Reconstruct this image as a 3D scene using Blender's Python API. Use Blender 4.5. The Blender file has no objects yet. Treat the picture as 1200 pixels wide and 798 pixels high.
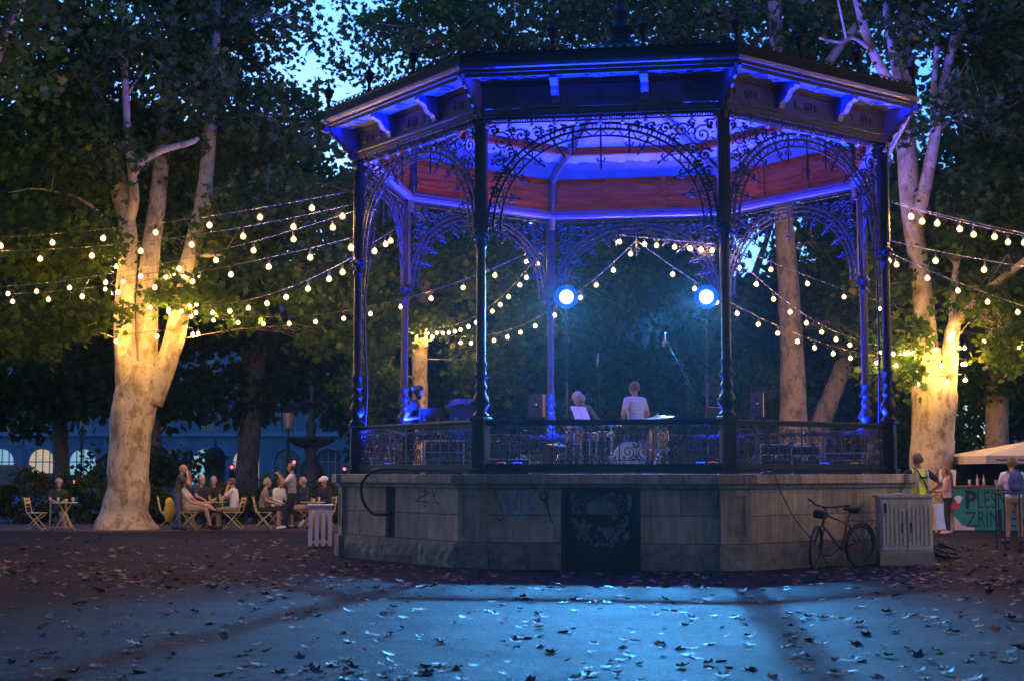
import bpy, bmesh, math, random
import numpy as np
from mathutils import Vector, Matrix, Euler, noise as mnoise

scene = bpy.context.scene
R_ = math.radians
PI = math.pi

# ------------------------------------------------------------------ camera
CAM_H, PITCH, FPX = 1.513, 0.0919, 1668.0
cam_data = bpy.data.cameras.new('camera')
cam = bpy.data.objects.new('camera', cam_data)
scene.collection.objects.link(cam)
cam.location = (0, 0, CAM_H)
cam.rotation_euler = (PI / 2 + PITCH, 0, 0)
cam_data.sensor_width = 36.0
cam_data.lens = 36.0 * FPX / 1200.0
cam_data.clip_end = 2000
cam_data.dof.use_dof = True
cam_data.dof.focus_distance = 23.0
cam_data.dof.aperture_fstop = 2.8
scene.camera = cam

# ------------------------------------------------------------------ dusk sky
world = bpy.data.worlds.new('World')
scene.world = world
world.use_nodes = True
wn = world.node_tree
wn.nodes.clear()
w_out = wn.nodes.new('ShaderNodeOutputWorld')
w_bg = wn.nodes.new('ShaderNodeBackground')
w_sky = wn.nodes.new('ShaderNodeTexSky')
w_sky.sky_type = 'NISHITA'
w_sky.sun_disc = False
w_sky.sun_elevation = R_(3.0)
w_sky.sun_rotation = R_(-12)
w_sky.altitude = 120
w_sky.air_density = 1.0
w_sky.dust_density = 0.6
w_sky.ozone_density = 3.0
w_bg.inputs['Strength'].default_value = 0.095
w_tint = wn.nodes.new('ShaderNodeMix')           # white balance of the photograph: tungsten
w_tint.data_type = 'RGBA'; w_tint.blend_type = 'MULTIPLY'; w_tint.inputs[0].default_value = 1.0
w_tint.inputs[7].default_value = (.30, .70, 1.75, 1)
wn.links.new(w_sky.outputs[0], w_tint.inputs[6])
wn.links.new(w_tint.outputs[2], w_bg.inputs[0])
wn.links.new(w_bg.outputs[0], w_out.inputs[0])

# ------------------------------------------------------------------ exposure
scene.view_settings.view_transform = 'Standard'
scene.view_settings.look = 'None'
scene.view_settings.exposure = 3.0          # a long dusk exposure; lamp powers below are scaled to it
LAMP = 1 / 8.0
scene.view_settings.gamma = 1.0
scene.view_settings.use_curve_mapping = False
scene.cycles.use_denoising = True
scene.cycles.max_bounces = 6
scene.cycles.diffuse_bounces = 2
scene.cycles.glossy_bounces = 2
scene.cycles.transmission_bounces = 3
scene.cycles.transparent_max_bounces = 16
scene.cycles.caustics_reflective = False
scene.cycles.caustics_refractive = False
scene.cycles.sample_clamp_indirect = 3.0
scene.cycles.use_light_tree = True

# ------------------------------------------------------------------ helpers
def pix(x, y, Y):
    """world point seen at photograph pixel (x, y) standing Y metres away"""
    u, v = (x - 600) / FPX, (399 - y) / FPX
    c, s = math.cos(PITCH), math.sin(PITCH)
    t = Y / (c - v * s)
    return Vector((t * u, Y, CAM_H + t * (s + v * c)))

def gpix(x, y):
    """ground point under pixel (x, y)"""
    a = math.atan((y - 399) / FPX) - PITCH
    Y = CAM_H / math.tan(a)
    p = pix(x, y, Y)
    return Vector((p.x, Y, 0))

def link(o):
    scene.collection.objects.link(o)
    return o

def tag(o, label=None, cat=None, group=None, kind=None):
    if label: o['label'] = label
    if cat: o['category'] = cat
    if group: o['group'] = group
    if kind: o['kind'] = kind
    return o

def empty(name, loc=(0, 0, 0), rz=0.0, label=None, cat=None, group=None):
    o = link(bpy.data.objects.new(name, None))
    o.location = loc
    o.rotation_euler = (0, 0, rz)
    o.empty_display_size = 0.2
    return tag(o, label, cat, group)

def obj(name, me, parent=None, loc=None, rot=None):
    o = link(bpy.data.objects.new(name, me))
    if parent is not None: o.parent = parent
    if loc is not None: o.location = loc
    if rot is not None: o.rotation_euler = rot
    return o

def copy_tree(o, parent=None):
    c = o.copy()
    scene.collection.objects.link(c)
    c.parent = parent
    for ch in list(o.children):
        copy_tree(ch, c)
    return c

class MB:
    """collects shapes and turns them into one mesh"""
    def __init__(self):
        self.v, self.f, self.m, self.s = [], [], [], []
        self.cur = 0
        self.smooth = False
    def add(self, vs, fs):
        b = len(self.v)
        self.v.extend([tuple(p) for p in vs])
        for f in fs:
            self.f.append([i + b for i in f]); self.m.append(self.cur); self.s.append(self.smooth)
        return self
    def box(self, c, d, M=None, ch=0.0):
        x, y, z = d[0] / 2, d[1] / 2, d[2] / 2
        if ch <= 0:
            vs = [(sx * x, sy * y, sz * z) for sz in (-1, 1) for sy in (-1, 1) for sx in (-1, 1)]
            fs = [(0, 2, 3, 1), (4, 5, 7, 6), (0, 1, 5, 4), (2, 6, 7, 3), (0, 4, 6, 2), (1, 3, 7, 5)]
        else:
            k = min(ch, x * .9, y * .9, z * .9)
            vs, fs = [], []
            for (zz, kk) in ((-z, k), (-z + k, 0), (z - k, 0), (z, k)):
                a, b = x - kk, y - kk
                q = k * .6 if kk == 0 else 0
                vs += [(-a, -b, zz), (a, -b, zz), (a, b, zz), (-a, b, zz)]
            for i in range(3):
                for j in range(4):
                    fs.append((i * 4 + j, i * 4 + (j + 1) % 4, i * 4 + 4 + (j + 1) % 4, i * 4 + 4 + j))
            fs += [(3, 2, 1, 0), (12, 13, 14, 15)]
        vs = [Vector(p) for p in vs]
        if M is not None: vs = [M @ p for p in vs]
        c = Vector(c)
        return self.add([p + c for p in vs], fs)
    def tube(self, pts, r, n=8, caps=True, twist=0.0):
        pts = [Vector(p) for p in pts]
        N = len(pts)
        rs = r if hasattr(r, '__len__') else [r] * N
        d0 = (pts[1] - pts[0]).normalized()
        ref = Vector((0, 0, 1)) if abs(d0.z) < .9 else Vector((1, 0, 0))
        nrm = d0.cross(ref).normalized()
        vs, fs = [], []
        for i in range(N):
            d = (pts[min(i + 1, N - 1)] - pts[max(i - 1, 0)])
            d = d.normalized() if d.length > 1e-9 else d0
            nrm = (nrm - d * nrm.dot(d))
            nrm = nrm.normalized() if nrm.length > 1e-6 else d.orthogonal().normalized()
            bn = d.cross(nrm)
            for k in range(n):
                a = 2 * PI * k / n + twist
                vs.append(pts[i] + (nrm * math.cos(a) + bn * math.sin(a)) * rs[i])
        for i in range(N - 1):
            for k in range(n):
                k2 = (k + 1) % n
                fs.append((i * n + k, i * n + k2, (i + 1) * n + k2, (i + 1) * n + k))
        if caps:
            fs.append(tuple(range(n - 1, -1, -1)))
            fs.append(tuple((N - 1) * n + k for k in range(n)))
        return self.add(vs, fs)
    def lathe(self, prof, n=16, c=(0, 0, 0), M=None):
        vs, fs = [], []
        c = Vector(c)
        for (r, z) in prof:
            for k in range(n):
                a = 2 * PI * k / n
                p = Vector((max(r, 1e-4) * math.cos(a), max(r, 1e-4) * math.sin(a), z))
                if M is not None: p = M @ p
                vs.append(p + c)
        for i in range(len(prof) - 1):
            for k in range(n):
                k2 = (k + 1) % n
                fs.append((i * n + k, i * n + k2, (i + 1) * n + k2, (i + 1) * n + k))
        fs.append(tuple(range(n - 1, -1, -1)))
        fs.append(tuple((len(prof) - 1) * n + k for k in range(n)))
        return self.add(vs, fs)
    def prism(self, poly, v):
        """polygon (3d points) extruded by vector v"""
        n = len(poly)
        v = Vector(v)
        vs = [Vector(p) for p in poly] + [Vector(p) + v for p in poly]
        fs = [tuple(range(n - 1, -1, -1)), tuple(range(n, 2 * n))]
        for i in range(n):
            j = (i + 1) % n
            fs.append((i, j, n + j, n + i))
        return self.add(vs, fs)
    def sphere(self, c, r, n=10, m=6, M=None):
        rr = r if hasattr(r, '__len__') else (r, r, r)
        prof = [(math.sin(PI * i / m), -math.cos(PI * i / m)) for i in range(m + 1)]
        S = Matrix.Diagonal((rr[0], rr[1], rr[2]))
        if M is not None: S = M @ S
        return self.lathe(prof, n, c, S)
    def torus(self, c, R, r, M=None, n=20, k=6):
        vs, fs = [], []
        c = Vector(c)
        for i in range(n):
            a = 2 * PI * i / n
            for j in range(k):
                b = 2 * PI * j / k
                p = Vector(((R + r * math.cos(b)) * math.cos(a), (R + r * math.cos(b)) * math.sin(a), r * math.sin(b)))
                if M is not None: p = M @ p
                vs.append(p + c)
        for i in range(n):
            for j in range(k):
                i2, j2 = (i + 1) % n, (j + 1) % k
                fs.append((i * k + j, i2 * k + j, i2 * k + j2, i * k + j2))
        return self.add(vs, fs)
    def mesh(self, name, mats):
        me = bpy.data.meshes.new(name)
        me.from_pydata(self.v, [], self.f)
        if not isinstance(mats, (list, tuple)): mats = [mats]
        for m in mats: me.materials.append(m)
        me.polygons.foreach_set('material_index', self.m)
        me.polygons.foreach_set('use_smooth', self.s)
        bm = bmesh.new(); bm.from_mesh(me)
        bmesh.ops.recalc_face_normals(bm, faces=bm.faces)
        bm.to_mesh(me); bm.free()
        me.update()
        return me
    def build(self, name, mats, parent=None, loc=None, rot=None):
        return obj(name, self.mesh(name, mats), parent, loc, rot)

def mesh_np(name, verts, faces, mat, smooth=False):
    """mesh from numpy arrays; faces all the same size"""
    me = bpy.data.meshes.new(name)
    nv, (nf, k) = len(verts), faces.shape
    me.vertices.add(nv); me.vertices.foreach_set('co', verts.astype(np.float32).ravel())
    me.loops.add(nf * k); me.loops.foreach_set('vertex_index', faces.astype(np.int32).ravel())
    me.polygons.add(nf)
    me.polygons.foreach_set('loop_start', np.arange(0, nf * k, k, dtype=np.int32))
    me.polygons.foreach_set('loop_total', np.full(nf, k, dtype=np.int32))
    if smooth: me.polygons.foreach_set('use_smooth', np.ones(nf, dtype=bool))
    me.materials.append(mat)
    me.update(calc_edges=True)
    return me

def catmull(pts, per=5):
    """smooth a list of tuples of any width"""
    P = [np.array(p, float) for p in pts]
    P = [2 * P[0] - P[1]] + P + [2 * P[-1] - P[-2]]
    out = []
    for i in range(1, len(P) - 2):
        for k in range(per):
            t = k / per
            out.append(.5 * ((2 * P[i]) + (P[i + 1] - P[i - 1]) * t + (2 * P[i - 1] - 5 * P[i] + 4 * P[i + 1] - P[i + 2]) * t * t
                             + (3 * P[i] - P[i - 1] - 3 * P[i + 1] + P[i + 2]) * t ** 3))
    out.append(P[-2])
    return out

# ------------------------------------------------------------------ materials
def nt_new(name):
    m = bpy.data.materials.new(name)
    m.use_nodes = True
    nt = m.node_tree
    return m, nt, nt.nodes['Principled BSDF'], nt.nodes['Material Output']

def mat(name, col, rough=.6, metal=0.0, var=.25, scale=6.0, bump=0.0, bscale=40.0, col2=None, detail=6, spec=.5, objvar=0.0, stretch=None):
    m, nt, p, out = nt_new(name)
    N, L = nt.nodes, nt.links
    tc = N.new('ShaderNodeTexCoord')
    oi = N.new('ShaderNodeObjectInfo')
    add = N.new('ShaderNodeVectorMath'); add.operation = 'MULTIPLY_ADD'
    comb = N.new('ShaderNodeCombineXYZ')
    for i in range(3): L.new(oi.outputs['Random'], comb.inputs[i])
    add.inputs[1].default_value = (37, 53, 71)
    L.new(comb.outputs[0], add.inputs[0]); L.new(tc.outputs['Object'], add.inputs[2])
    vec = add.outputs[0]
    if stretch:
        mp = N.new('ShaderNodeMapping'); mp.inputs['Scale'].default_value = stretch
        L.new(vec, mp.inputs[0]); vec = mp.outputs[0]
    nz = N.new('ShaderNodeTexNoise'); nz.inputs['Scale'].default_value = scale; nz.inputs['Detail'].default_value = detail
    nz.inputs['Roughness'].default_value = .62
    L.new(vec, nz.inputs['Vector'])
    ramp = N.new('ShaderNodeValToRGB')
    c2 = col2 if col2 else tuple(c * (1 - var) for c in col)
    c1 = tuple(min(c * (1 + var * .5), 1) for c in col)
    ramp.color_ramp.elements[0].position = .32; ramp.color_ramp.elements[0].color = (*c2, 1)
    ramp.color_ramp.elements[1].position = .68; ramp.color_ramp.elements[1].color = (*c1, 1)
    L.new(nz.outputs['Fac'], ramp.inputs[0])
    colout = ramp.outputs[0]
    if objvar:
        hs = N.new('ShaderNodeHueSaturation')
        mr = N.new('ShaderNodeMapRange'); mr.inputs['To Min'].default_value = 1 - objvar; mr.inputs['To Max'].default_value = 1 + objvar
        L.new(oi.outputs['Random'], mr.inputs['Value']); L.new(mr.outputs[0], hs.inputs['Value'])
        L.new(colout, hs.inputs['Color']); colout = hs.outputs[0]
    L.new(colout, p.inputs['Base Color'])
    mrr = N.new('ShaderNodeMapRange'); mrr.inputs['To Min'].default_value = max(rough - .1, .03); mrr.inputs['To Max'].default_value = min(rough + .12, 1)
    L.new(nz.outputs['Fac'], mrr.inputs['Value']); L.new(mrr.outputs[0], p.inputs['Roughness'])
    p.inputs['Metallic'].default_value = metal
    p.inputs['Specular IOR Level'].default_value = spec
    if bump:
        nb = N.new('ShaderNodeTexNoise'); nb.inputs['Scale'].default_value = bscale; nb.inputs['Detail'].default_value = 4
        L.new(vec, nb.inputs['Vector'])
        bp = N.new('ShaderNodeBump'); bp.inputs['Strength'].default_value = bump; bp.inputs['Distance'].default_value = .02
        L.new(nb.outputs['Fac'], bp.inputs['Height']); L.new(bp.outputs[0], p.inputs['Normal'])
    return m

def emit(name, col, strength, sampling='AUTO'):
    m, nt, p, out = nt_new(name)
    nt.nodes.remove(p)
    e = nt.nodes.new('ShaderNodeEmission')
    e.inputs[0].default_value = (*col, 1); e.inputs[1].default_value = strength * LAMP
    nt.links.new(e.outputs[0], out.inputs[0])
    m.cycles.emission_sampling = sampling
    return m

M = {}
M['iron'] = mat('black_painted_iron', (.012, .013, .016), .5, .0, .4, 14, .15, 60, spec=.28)
M['iron_gold'] = mat('dark_bronze_paint', (.055, .045, .032), .42, .0, .45, 10, .15, 50, spec=.6)
M['soffit'] = mat('soffit_led_blue_tint', (.15, .17, .40), .5, 0, .2, 5)  # blue of the LED light is put into this paint colour
M['mould'] = mat('moulding_led_blue_tint', (.08, .075, .16), .5, 0, .2, 5)  # LED blue mixed into the moulding colour
M['wood'] = mat('red_brown_wood', (.27, .052, .010), .5, 0, .55, 5, .2, 30, stretch=(.35, 4, 4), objvar=.18, spec=.12)
M['board'] = mat('ceiling_board_led_tint', (.19, .17, .34), .55, 0, .22, 5, .12, 30, stretch=(5, .6, 5), objvar=.14, spec=.2)  # violet-blue of the stage light put into the board colour
M['iron_gloss'] = mat('glossy_black_ironwork', (.016, .017, .022), .3, .0, .4, 14, .15, 60, spec=.7)
M['deck'] = mat('stage_deck_wood', (.22, .20, .18), .6, 0, .4, 4)
M['roof'] = mat('dark_roof_sheet', (.03, .035, .035), .5, .3, .4, 3)
M['dark'] = mat('matt_black', (.012, .012, .014), .6, 0, .3, 10)
M['rubber'] = mat('black_rubber', (.014, .014, .015), .55, 0, .3, 20)
M['metal'] = mat('grey_steel', (.35, .35, .37), .35, .8, .2, 12)
M['white'] = mat('white_paint', (.74, .73, .70), .5, 0, .12, 8)
M['bulbglass'] = None
# ------------------------------------------------------------------ stone, ground materials
def stone_mat():
    m, nt, p, out = nt_new('weathered_limestone')
    N, L = nt.nodes, nt.links
    tc = N.new('ShaderNodeTexCoord'); oi = N.new('ShaderNodeObjectInfo')
    geo = N.new('ShaderNodeNewGeometry')
    def noise(scale, vec, detail=6, rough=.6):
        n = N.new('ShaderNodeTexNoise'); n.inputs['Scale'].default_value = scale; n.inputs['Detail'].default_value = detail
        n.inputs['Roughness'].default_value = rough; L.new(vec, n.inputs['Vector']); return n.outputs['Fac']
    def ramp(fac, a, b, ca, cb):
        r = N.new('ShaderNodeValToRGB'); r.color_ramp.elements[0].position = a; r.color_ramp.elements[1].position = b
        r.color_ramp.elements[0].color = (*ca, 1); r.color_ramp.elements[1].color = (*cb, 1); L.new(fac, r.inputs[0]); return r.outputs[0]
    def mix(a, b, f, mode='MIX'):
        x = N.new('ShaderNodeMix'); x.data_type = 'RGBA'; x.blend_type = mode
        if isinstance(f, float): x.inputs[0].default_value = f
        else: L.new(f, x.inputs[0])
        L.new(a, x.inputs[6]); L.new(b, x.inputs[7]); return x.outputs[2]
    pos = geo.outputs['Position']
    base = ramp(noise(3.0, pos), .3, .7, (.38, .32, .24), (.58, .50, .39))
    mp = N.new('ShaderNodeMapping'); mp.inputs['Scale'].default_value = (7, 7, .7); L.new(pos, mp.inputs[0])
    streak = ramp(noise(1.6, mp.outputs[0], 8, .7), .38, .66, (.42, .38, .32), (1, 1, 1))
    c = mix(base, streak, .75, 'MULTIPLY')
    pits = ramp(noise(28, pos, 5, .7), .30, .42, (.35, .3, .26), (1, 1, 1))
    c = mix(c, pits, .55, 'MULTIPLY')
    hs = N.new('ShaderNodeHueSaturation'); mr = N.new('ShaderNodeMapRange')
    mr.inputs['To Min'].default_value = .8; mr.inputs['To Max'].default_value = 1.22
    L.new(oi.outputs['Random'], mr.inputs['Value']); L.new(mr.outputs[0], hs.inputs['Value']); L.new(c, hs.inputs['Color'])
    L.new(hs.outputs[0], p.inputs['Base Color'])
    p.inputs['Roughness'].default_value = .8
    bp = N.new('ShaderNodeBump'); bp.inputs['Strength'].default_value = .5; bp.inputs['Distance'].default_value = .012
    L.new(noise(45, pos, 5), bp.inputs['Height']); L.new(bp.outputs[0], p.inputs['Normal'])
    return m
M['stone'] = stone_mat()
M['rubble'] = mat('rough_base_stone', (.26, .22, .17), .85, 0, .5, 4, 1.0, 14, objvar=.15)

def asphalt_mat():
    m, nt, p, out = nt_new('worn_park_asphalt')
    N, L = nt.nodes, nt.links
    geo = N.new('ShaderNodeNewGeometry'); pos = geo.outputs['Position']
    def noise(scale, detail=6, rough=.6, st=None):
        n = N.new('ShaderNodeTexNoise'); n.inputs['Scale'].default_value = scale; n.inputs['Detail'].default_value = detail
        n.inputs['Roughness'].default_value = rough
        if st:
            mp = N.new('ShaderNodeMapping'); mp.inputs['Scale'].default_value = st; L.new(pos, mp.inputs[0]); L.new(mp.outputs[0], n.inputs['Vector'])
        else: L.new(pos, n.inputs['Vector'])
        return n.outputs['Fac']
    def ramp(fac, a, b, ca, cb):
        r = N.new('ShaderNodeValToRGB'); r.color_ramp.elements[0].position = a; r.color_ramp.elements[1].position = b
        r.color_ramp.elements[0].color = (*ca, 1); r.color_ramp.elements[1].color = (*cb, 1); L.new(fac, r.inputs[0]); return r.outputs[0]
    def mix(a, b, f, mode='MULTIPLY'):
        x = N.new('ShaderNodeMix'); x.data_type = 'RGBA'; x.blend_type = mode; x.inputs[0].default_value = f
        L.new(a, x.inputs[6]); L.new(b, x.inputs[7]); return x.outputs[2]
    c = ramp(noise(.35, 7, .65), .3, .7, (.042, .045, .054), (.085, .089, .104))
    c = mix(c, ramp(noise(.9, 5, .6, (.25, 2.2, 1)), .40, .62, (.55, .55, .56), (1, 1, 1)), .7)
    c = mix(c, ramp(noise(30, 5, .9), .40, .60, (.22, .22, .24), (1.0, 1.0, 1.0)), .95)
    c = mix(c, ramp(noise(13, 5, .8), .40, .60, (.30, .30, .31), (1.25, 1.25, 1.25)), .95)
    c = mix(c, ramp(noise(2.6, 6, .7), .40, .58, (.50, .50, .51), (1.15, 1.15, 1.15)), .9)
    c = mix(c, ramp(noise(40, 3, .8), .58, .68, (1, 1, 1), (2.6, 2.6, 2.6)), 1.0)
    L.new(c, p.inputs['Base Color'])
    rr = N.new('ShaderNodeMapRange'); p.inputs['Specular IOR Level'].default_value = .03
    rr.inputs['To Min'].default_value = .55; rr.inputs['To Max'].default_value = .85
    L.new(noise(1.3, 6), rr.inputs['Value']); L.new(rr.outputs[0], p.inputs['Roughness'])
    vo = N.new('ShaderNodeTexVoronoi'); vo.inputs['Scale'].default_value = 30; L.new(pos, vo.inputs['Vector'])
    bp = N.new('ShaderNodeBump'); bp.inputs['Strength'].default_value = 1.0; bp.inputs['Distance'].default_value = .03
    L.new(noise(34, 6, .75), bp.inputs['Height'])
    bp2 = N.new('ShaderNodeBump'); bp2.inputs['Strength'].default_value = .5; bp2.inputs['Distance'].default_value = .05
    L.new(noise(2.2, 5), bp2.inputs['Height']); L.new(bp.outputs[0], bp2.inputs['Normal'])
    L.new(bp2.outputs[0], p.inputs['Normal'])
    return m
M['asphalt'] = asphalt_mat()
M['soil'] = mat('bare_park_soil', (.085, .062, .042), .9, 0, .5, .8, .6, 18)

g = MB(); g.add([(-500, -60, 0), (500, -60, 0), (500, 700, 0), (-500, 700, 0)], [(0, 1, 2, 3)])
tag(g.build('ground', M['soil']), kind='structure')
# the square in front of the bandstand, with an uneven far edge
random.seed(4)
edge = []
for i in range(61):
    x = -60 + 2 * i
    y = 36.9 + .25 * math.sin(x * .7) + .15 * math.sin(x * 2.1 + 1) + (6.5 if x > 8 else 0) + max(0, min(1, (x - 4) / 4)) * .1
    edge.append((x, y, .004))
g = MB(); g.add([(-60, -8, .004)] + edge[:1] + edge[1:] + [(60, -8, .004)], [tuple(range(len(edge) + 2))])
tag(g.build('pavement', M['asphalt']), kind='structure')

# ------------------------------------------------------------------ bandstand
BC = Vector((2.119, 27.175, 0)); BROT = -.1468
CR = 5.1
FL = 1.48
C8 = math.cos(PI / 8); S8 = math.sin(PI / 8); T8 = math.tan(PI / 8)
stand = empty('bandstand', BC, BROT, 'octagonal iron bandstand on a stone plinth with blue lit eaves and filigree arches', 'bandstand')

def vang(k): return -PI / 2 - PI / 8 + k * PI / 4
def bvert(k, r, z=0): return Vector((r * math.cos(vang(k)), r * math.sin(vang(k)), z))
def bworld(k, r, z=0):
    return BC + Matrix.Rotation(BROT, 3, 'Z') @ bvert(k, r, z)
def fr(k): return (0, 0, k * PI / 4)          # rotation that takes face 0 to face k

# plinth core
AP = 5.00                                     # wall plane distance from the centre
def octa(r_ap, z0, z1, mb):
    r = r_ap / C8
    vs = [bvert(k, r, z0) for k in range(8)] + [bvert(k, r, z1) for k in range(8)]
    mb.add(vs, [tuple(range(7, -1, -1)), tuple(range(8, 16))] + [(k, (k + 1) % 8, 8 + (k + 1) % 8, 8 + k) for k in range(8)])
mb = MB(); octa(AP - .12, 0, FL - .16, mb)
plinth = mb.build('plinth', M['dark'], stand)
mb = MB(); octa(AP - .02, FL - .15, FL - .012, mb)
mb.build('stage_floor', M['deck'], stand)

blockmesh = {}
def stone_block(w, h, d, material, seed=0):
    key = (round(w, 3), round(h, 3), d, material.name, seed)
    if key not in blockmesh:
        rnd = random.Random(hash(key[:3]) % 1000 + seed)
        q = MB(); q.box((0, d / 2, 0), (w, d, h), ch=.009)
        if material is M['rubble']:
            q = MB()
            nx, nz = max(2, int(w / .12)), 3
            vs, fs = [], []
            for j in range(nz + 1):
                for i in range(nx + 1):
                    e = i in (0, nx) or j in (0, nz)
                    vs.append((-w / 2 + w * i / nx, .012 if e else -rnd.uniform(.0, .03), -h / 2 + h * j / nz))
            for j in range(nz):
                for i in range(nx):
                    a = j * (nx + 1) + i; fs.append((a, a + 1, a + nx + 2, a + nx + 1))
            b0 = len(vs)
            vs += [(-w / 2, d, -h / 2), (w / 2, d, -h / 2), (w / 2, d, h / 2), (-w / 2, d, h / 2)]
            top = [nz * (nx + 1) + i for i in range(nx + 1)]; bot = list(range(nx + 1))
            lef = [j * (nx + 1) for j in range(nz + 1)]; rig = [j * (nx + 1) + nx for j in range(nz + 1)]
            fs += [tuple(top + [b0 + 2, b0 + 3]), tuple(bot[::-1] + [b0, b0 + 1]), tuple(lef + [b0 + 3, b0]), tuple(rig[::-1] + [b0 + 1, b0 + 2])]
            q.add(vs, fs)
        blockmesh[key] = q.mesh('stone_block', material)
    return blockmesh[key]

def put_block(k, x0, x1, z0, z1, ap, material=None, d=.16, name='stone_block', seed=0):
    material = material or M['stone']
    gap = .006
    me = stone_block(x1 - x0 - gap, z1 - z0 - gap, d, material, seed)
    o = obj(name, me, plinth)
    o.rotation_euler = fr(k)
    o.location = Matrix.Rotation(k * PI / 4, 3, 'Z') @ Vector(((x0 + x1) / 2, -ap, (z0 + z1) / 2))
    return o
HW = 1.80                                      # half length of the wall between the corner piers
rows = {
    0: dict(up=[-HW, -1.25, -.62, None, .60, 1.22, HW], lo=[-HW, -1.50, -.62, None, .60, 1.45, HW], ba=[-HW, -1.18, -.62, None, .60, 1.22, HW]),
    1: dict(up=[-HW, -1.05, -.1, .75, HW], lo=[-HW, -1.30, -.45, .42, 1.25, HW], ba=[-HW, -.7, .55, HW]),
    7: dict(up=[-HW, -.98, -.44, None, -.15, .42, .60 , HW], lo=[-HW, -1.32, -.44, None, -.15, .85, HW], ba=[-HW, -.6, .65, HW]),
}
rnd = random.Random(3)
for k in range(8):
    rr = rows.get(k) or dict(up=[-HW, -.9, .15, 1.0, HW], lo=[-HW, -1.2, -.3, .6, HW], ba=[-HW, -.5, .6, HW])
    for key, z0, z1, ap, mt in (('ba', 0.0, .41, AP + .06, M['rubble']), ('lo', .41, .835, AP, M['stone']), ('up', .835, 1.255, AP, M['stone'])):
        xs = rr[key]
        for a, b in zip(xs[:-1], xs[1:]):
            if a is None or b is None: continue
            put_block(k, a, b, z0, z1, ap + rnd.uniform(-.003, .003), mt, .18 if key == 'ba' else .12)
    for a, b in ((-HW - .02, -.63), (.61, HW + .02)) if k == 0 else ((-HW - .02, -.1), (-.1, HW + .02)):
        put_block(k, a, b, 1.255, 1.325, AP + .045, M['stone'], .16, 'moulding_stone')
    if k == 0: put_block(k, -.63, .61, 1.275, 1.325, AP + .045, M['stone'], .16, 'moulding_stone')
    for a, b in ((-2.02, -.75), (-.75, .32), (.32, 1.3), (1.3, 2.02)):
        put_block(k, a, b, 1.325, FL, AP + .13 + rnd.uniform(-.003, .003), M['stone'], .42, 'cap_stone')
# corner piers
for k in range(8):
    q = MB(); rp = 5.36; w = .50
    q.box((0, rp + .0 - .15, .41 + .4225), (w, .30, .845), ch=.008)
    pier = q.build('corner_pier', M['stone'], plinth, rot=(0, 0, vang(k) - PI / 2))
    q = MB()
    for (cx, cz, dx, dz) in ((-.205, .835, .085, .84), (.205, .835, .085, .84), (0, 1.205, .325, .10), (0, .465, .325, .10)):
        q.box((cx, rp + .012, cz), (dx, .03, dz), ch=.006)
    for (cx, cz, dx, dz) in ((-.150, .835, .02, .62), (.150, .835, .02, .62), (0, 1.14, .28, .02), (0, .53, .28, .02)):
        q.box((cx, rp + .006, cz), (dx, .02, dz))
    q.build('pier_panel', M['stone'], plinth, rot=(0, 0, vang(k) - PI / 2))
    q = MB(); q.box((0, rp - .10, .205), (w + .08, .37, .40), ch=.015)
    q.build('pier_base', M['rubble'], plinth, rot=(0, 0, vang(k) - PI / 2))
    q = MB(); q.box((0, rp - .09, 1.29), (w + .04, .34, .066), ch=.01)
    q.build('pier_moulding', M['stone'], plinth, rot=(0, 0, vang(k) - PI / 2))
    q = MB(); q.box((0, rp - .09, 1.401), (w + .13, .46, .152), ch=.01)
    q.build('pier_cap', M['stone'], plinth, rot=(0, 0, vang(k) - PI / 2))

# iron door with cut-out crest in the front wall
door = empty('iron_door', (0, 0, 0)); door.parent = plinth
q = MB()
for (cx, cz, dx, dz) in ((-.585, .64, .055, 1.26), (.565, .64, .055, 1.26), (-.01, 1.24, 1.1, .06), (-.01, .04, 1.1, .07)):
    q.box((cx, -AP + .01, cz), (dx, .06, dz), ch=.006)
q.build('door_frame', M['dark'], door)
q = MB(); q.box((-.01, -AP + .05, .64), (1.12, .02, 1.16))
q.build('door_leaf', mat('dark_blue_grey_sheet', (.014, .016, .02), .5, .2, .4, 6), door)
random.seed(11)
crest = mat('worn_grey_relief', (.20, .21, .23), .55, .2, .7, 9)
def relief(poly, name, dep=.018, y=-AP + .04):
    # outline traced from a crest: small raised plates
    q = MB(); q.prism([(x - .01, y, z) for (x, z) in poly], (0, -dep, 0))
    return q.build(name, crest, door)
relief([(-.20, .86), (.20, .86), (.24, 1.0), (.17, 1.06), (.07, 1.05), (.045, 1.13), (-.045, 1.13), (-.07, 1.05), (-.16, 1.06), (-.24, .98)], 'crest_crown')
relief([(.10, .46), (.20, .58), (.19, .66), (.06, .66), (.03, .58)], 'crest_shield')
for s in (-1, 1):
    relief([(s * .44, .80), (s * .41, .70), (s * .16, .42), (s * .12, .44), (s * .36, .72), (s * .40, .82)], 'crest_ribbon', .014)
    relief([(s * .47, 1.18), (s * .40, 1.18), (s * .43, 1.05), (s * .40, .95), (s * .45, .90), (s * .48, 1.02)], 'crest_edge', .014)
for i in range(80):
    a = random.uniform(0, 2 * PI); rr_ = random.uniform(.18, .52)
    x, z = rr_ * math.cos(a), .80 + rr_ * .85 * math.sin(a)
    if abs(x) > .5 or z > 1.19: continue
    n = random.randint(5, 7); s_ = random.uniform(.018, .05)
    pts = [(x + s_ * random.uniform(.5, 1.3) * math.cos(2 * PI * j / n), z + s_ * random.uniform(.5, 1.5) * math.sin(2 * PI * j / n)) for j in range(n)]
    relief(pts, 'crest_leaf', random.uniform(.006, .016))
q = MB(); q.smooth = True
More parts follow.
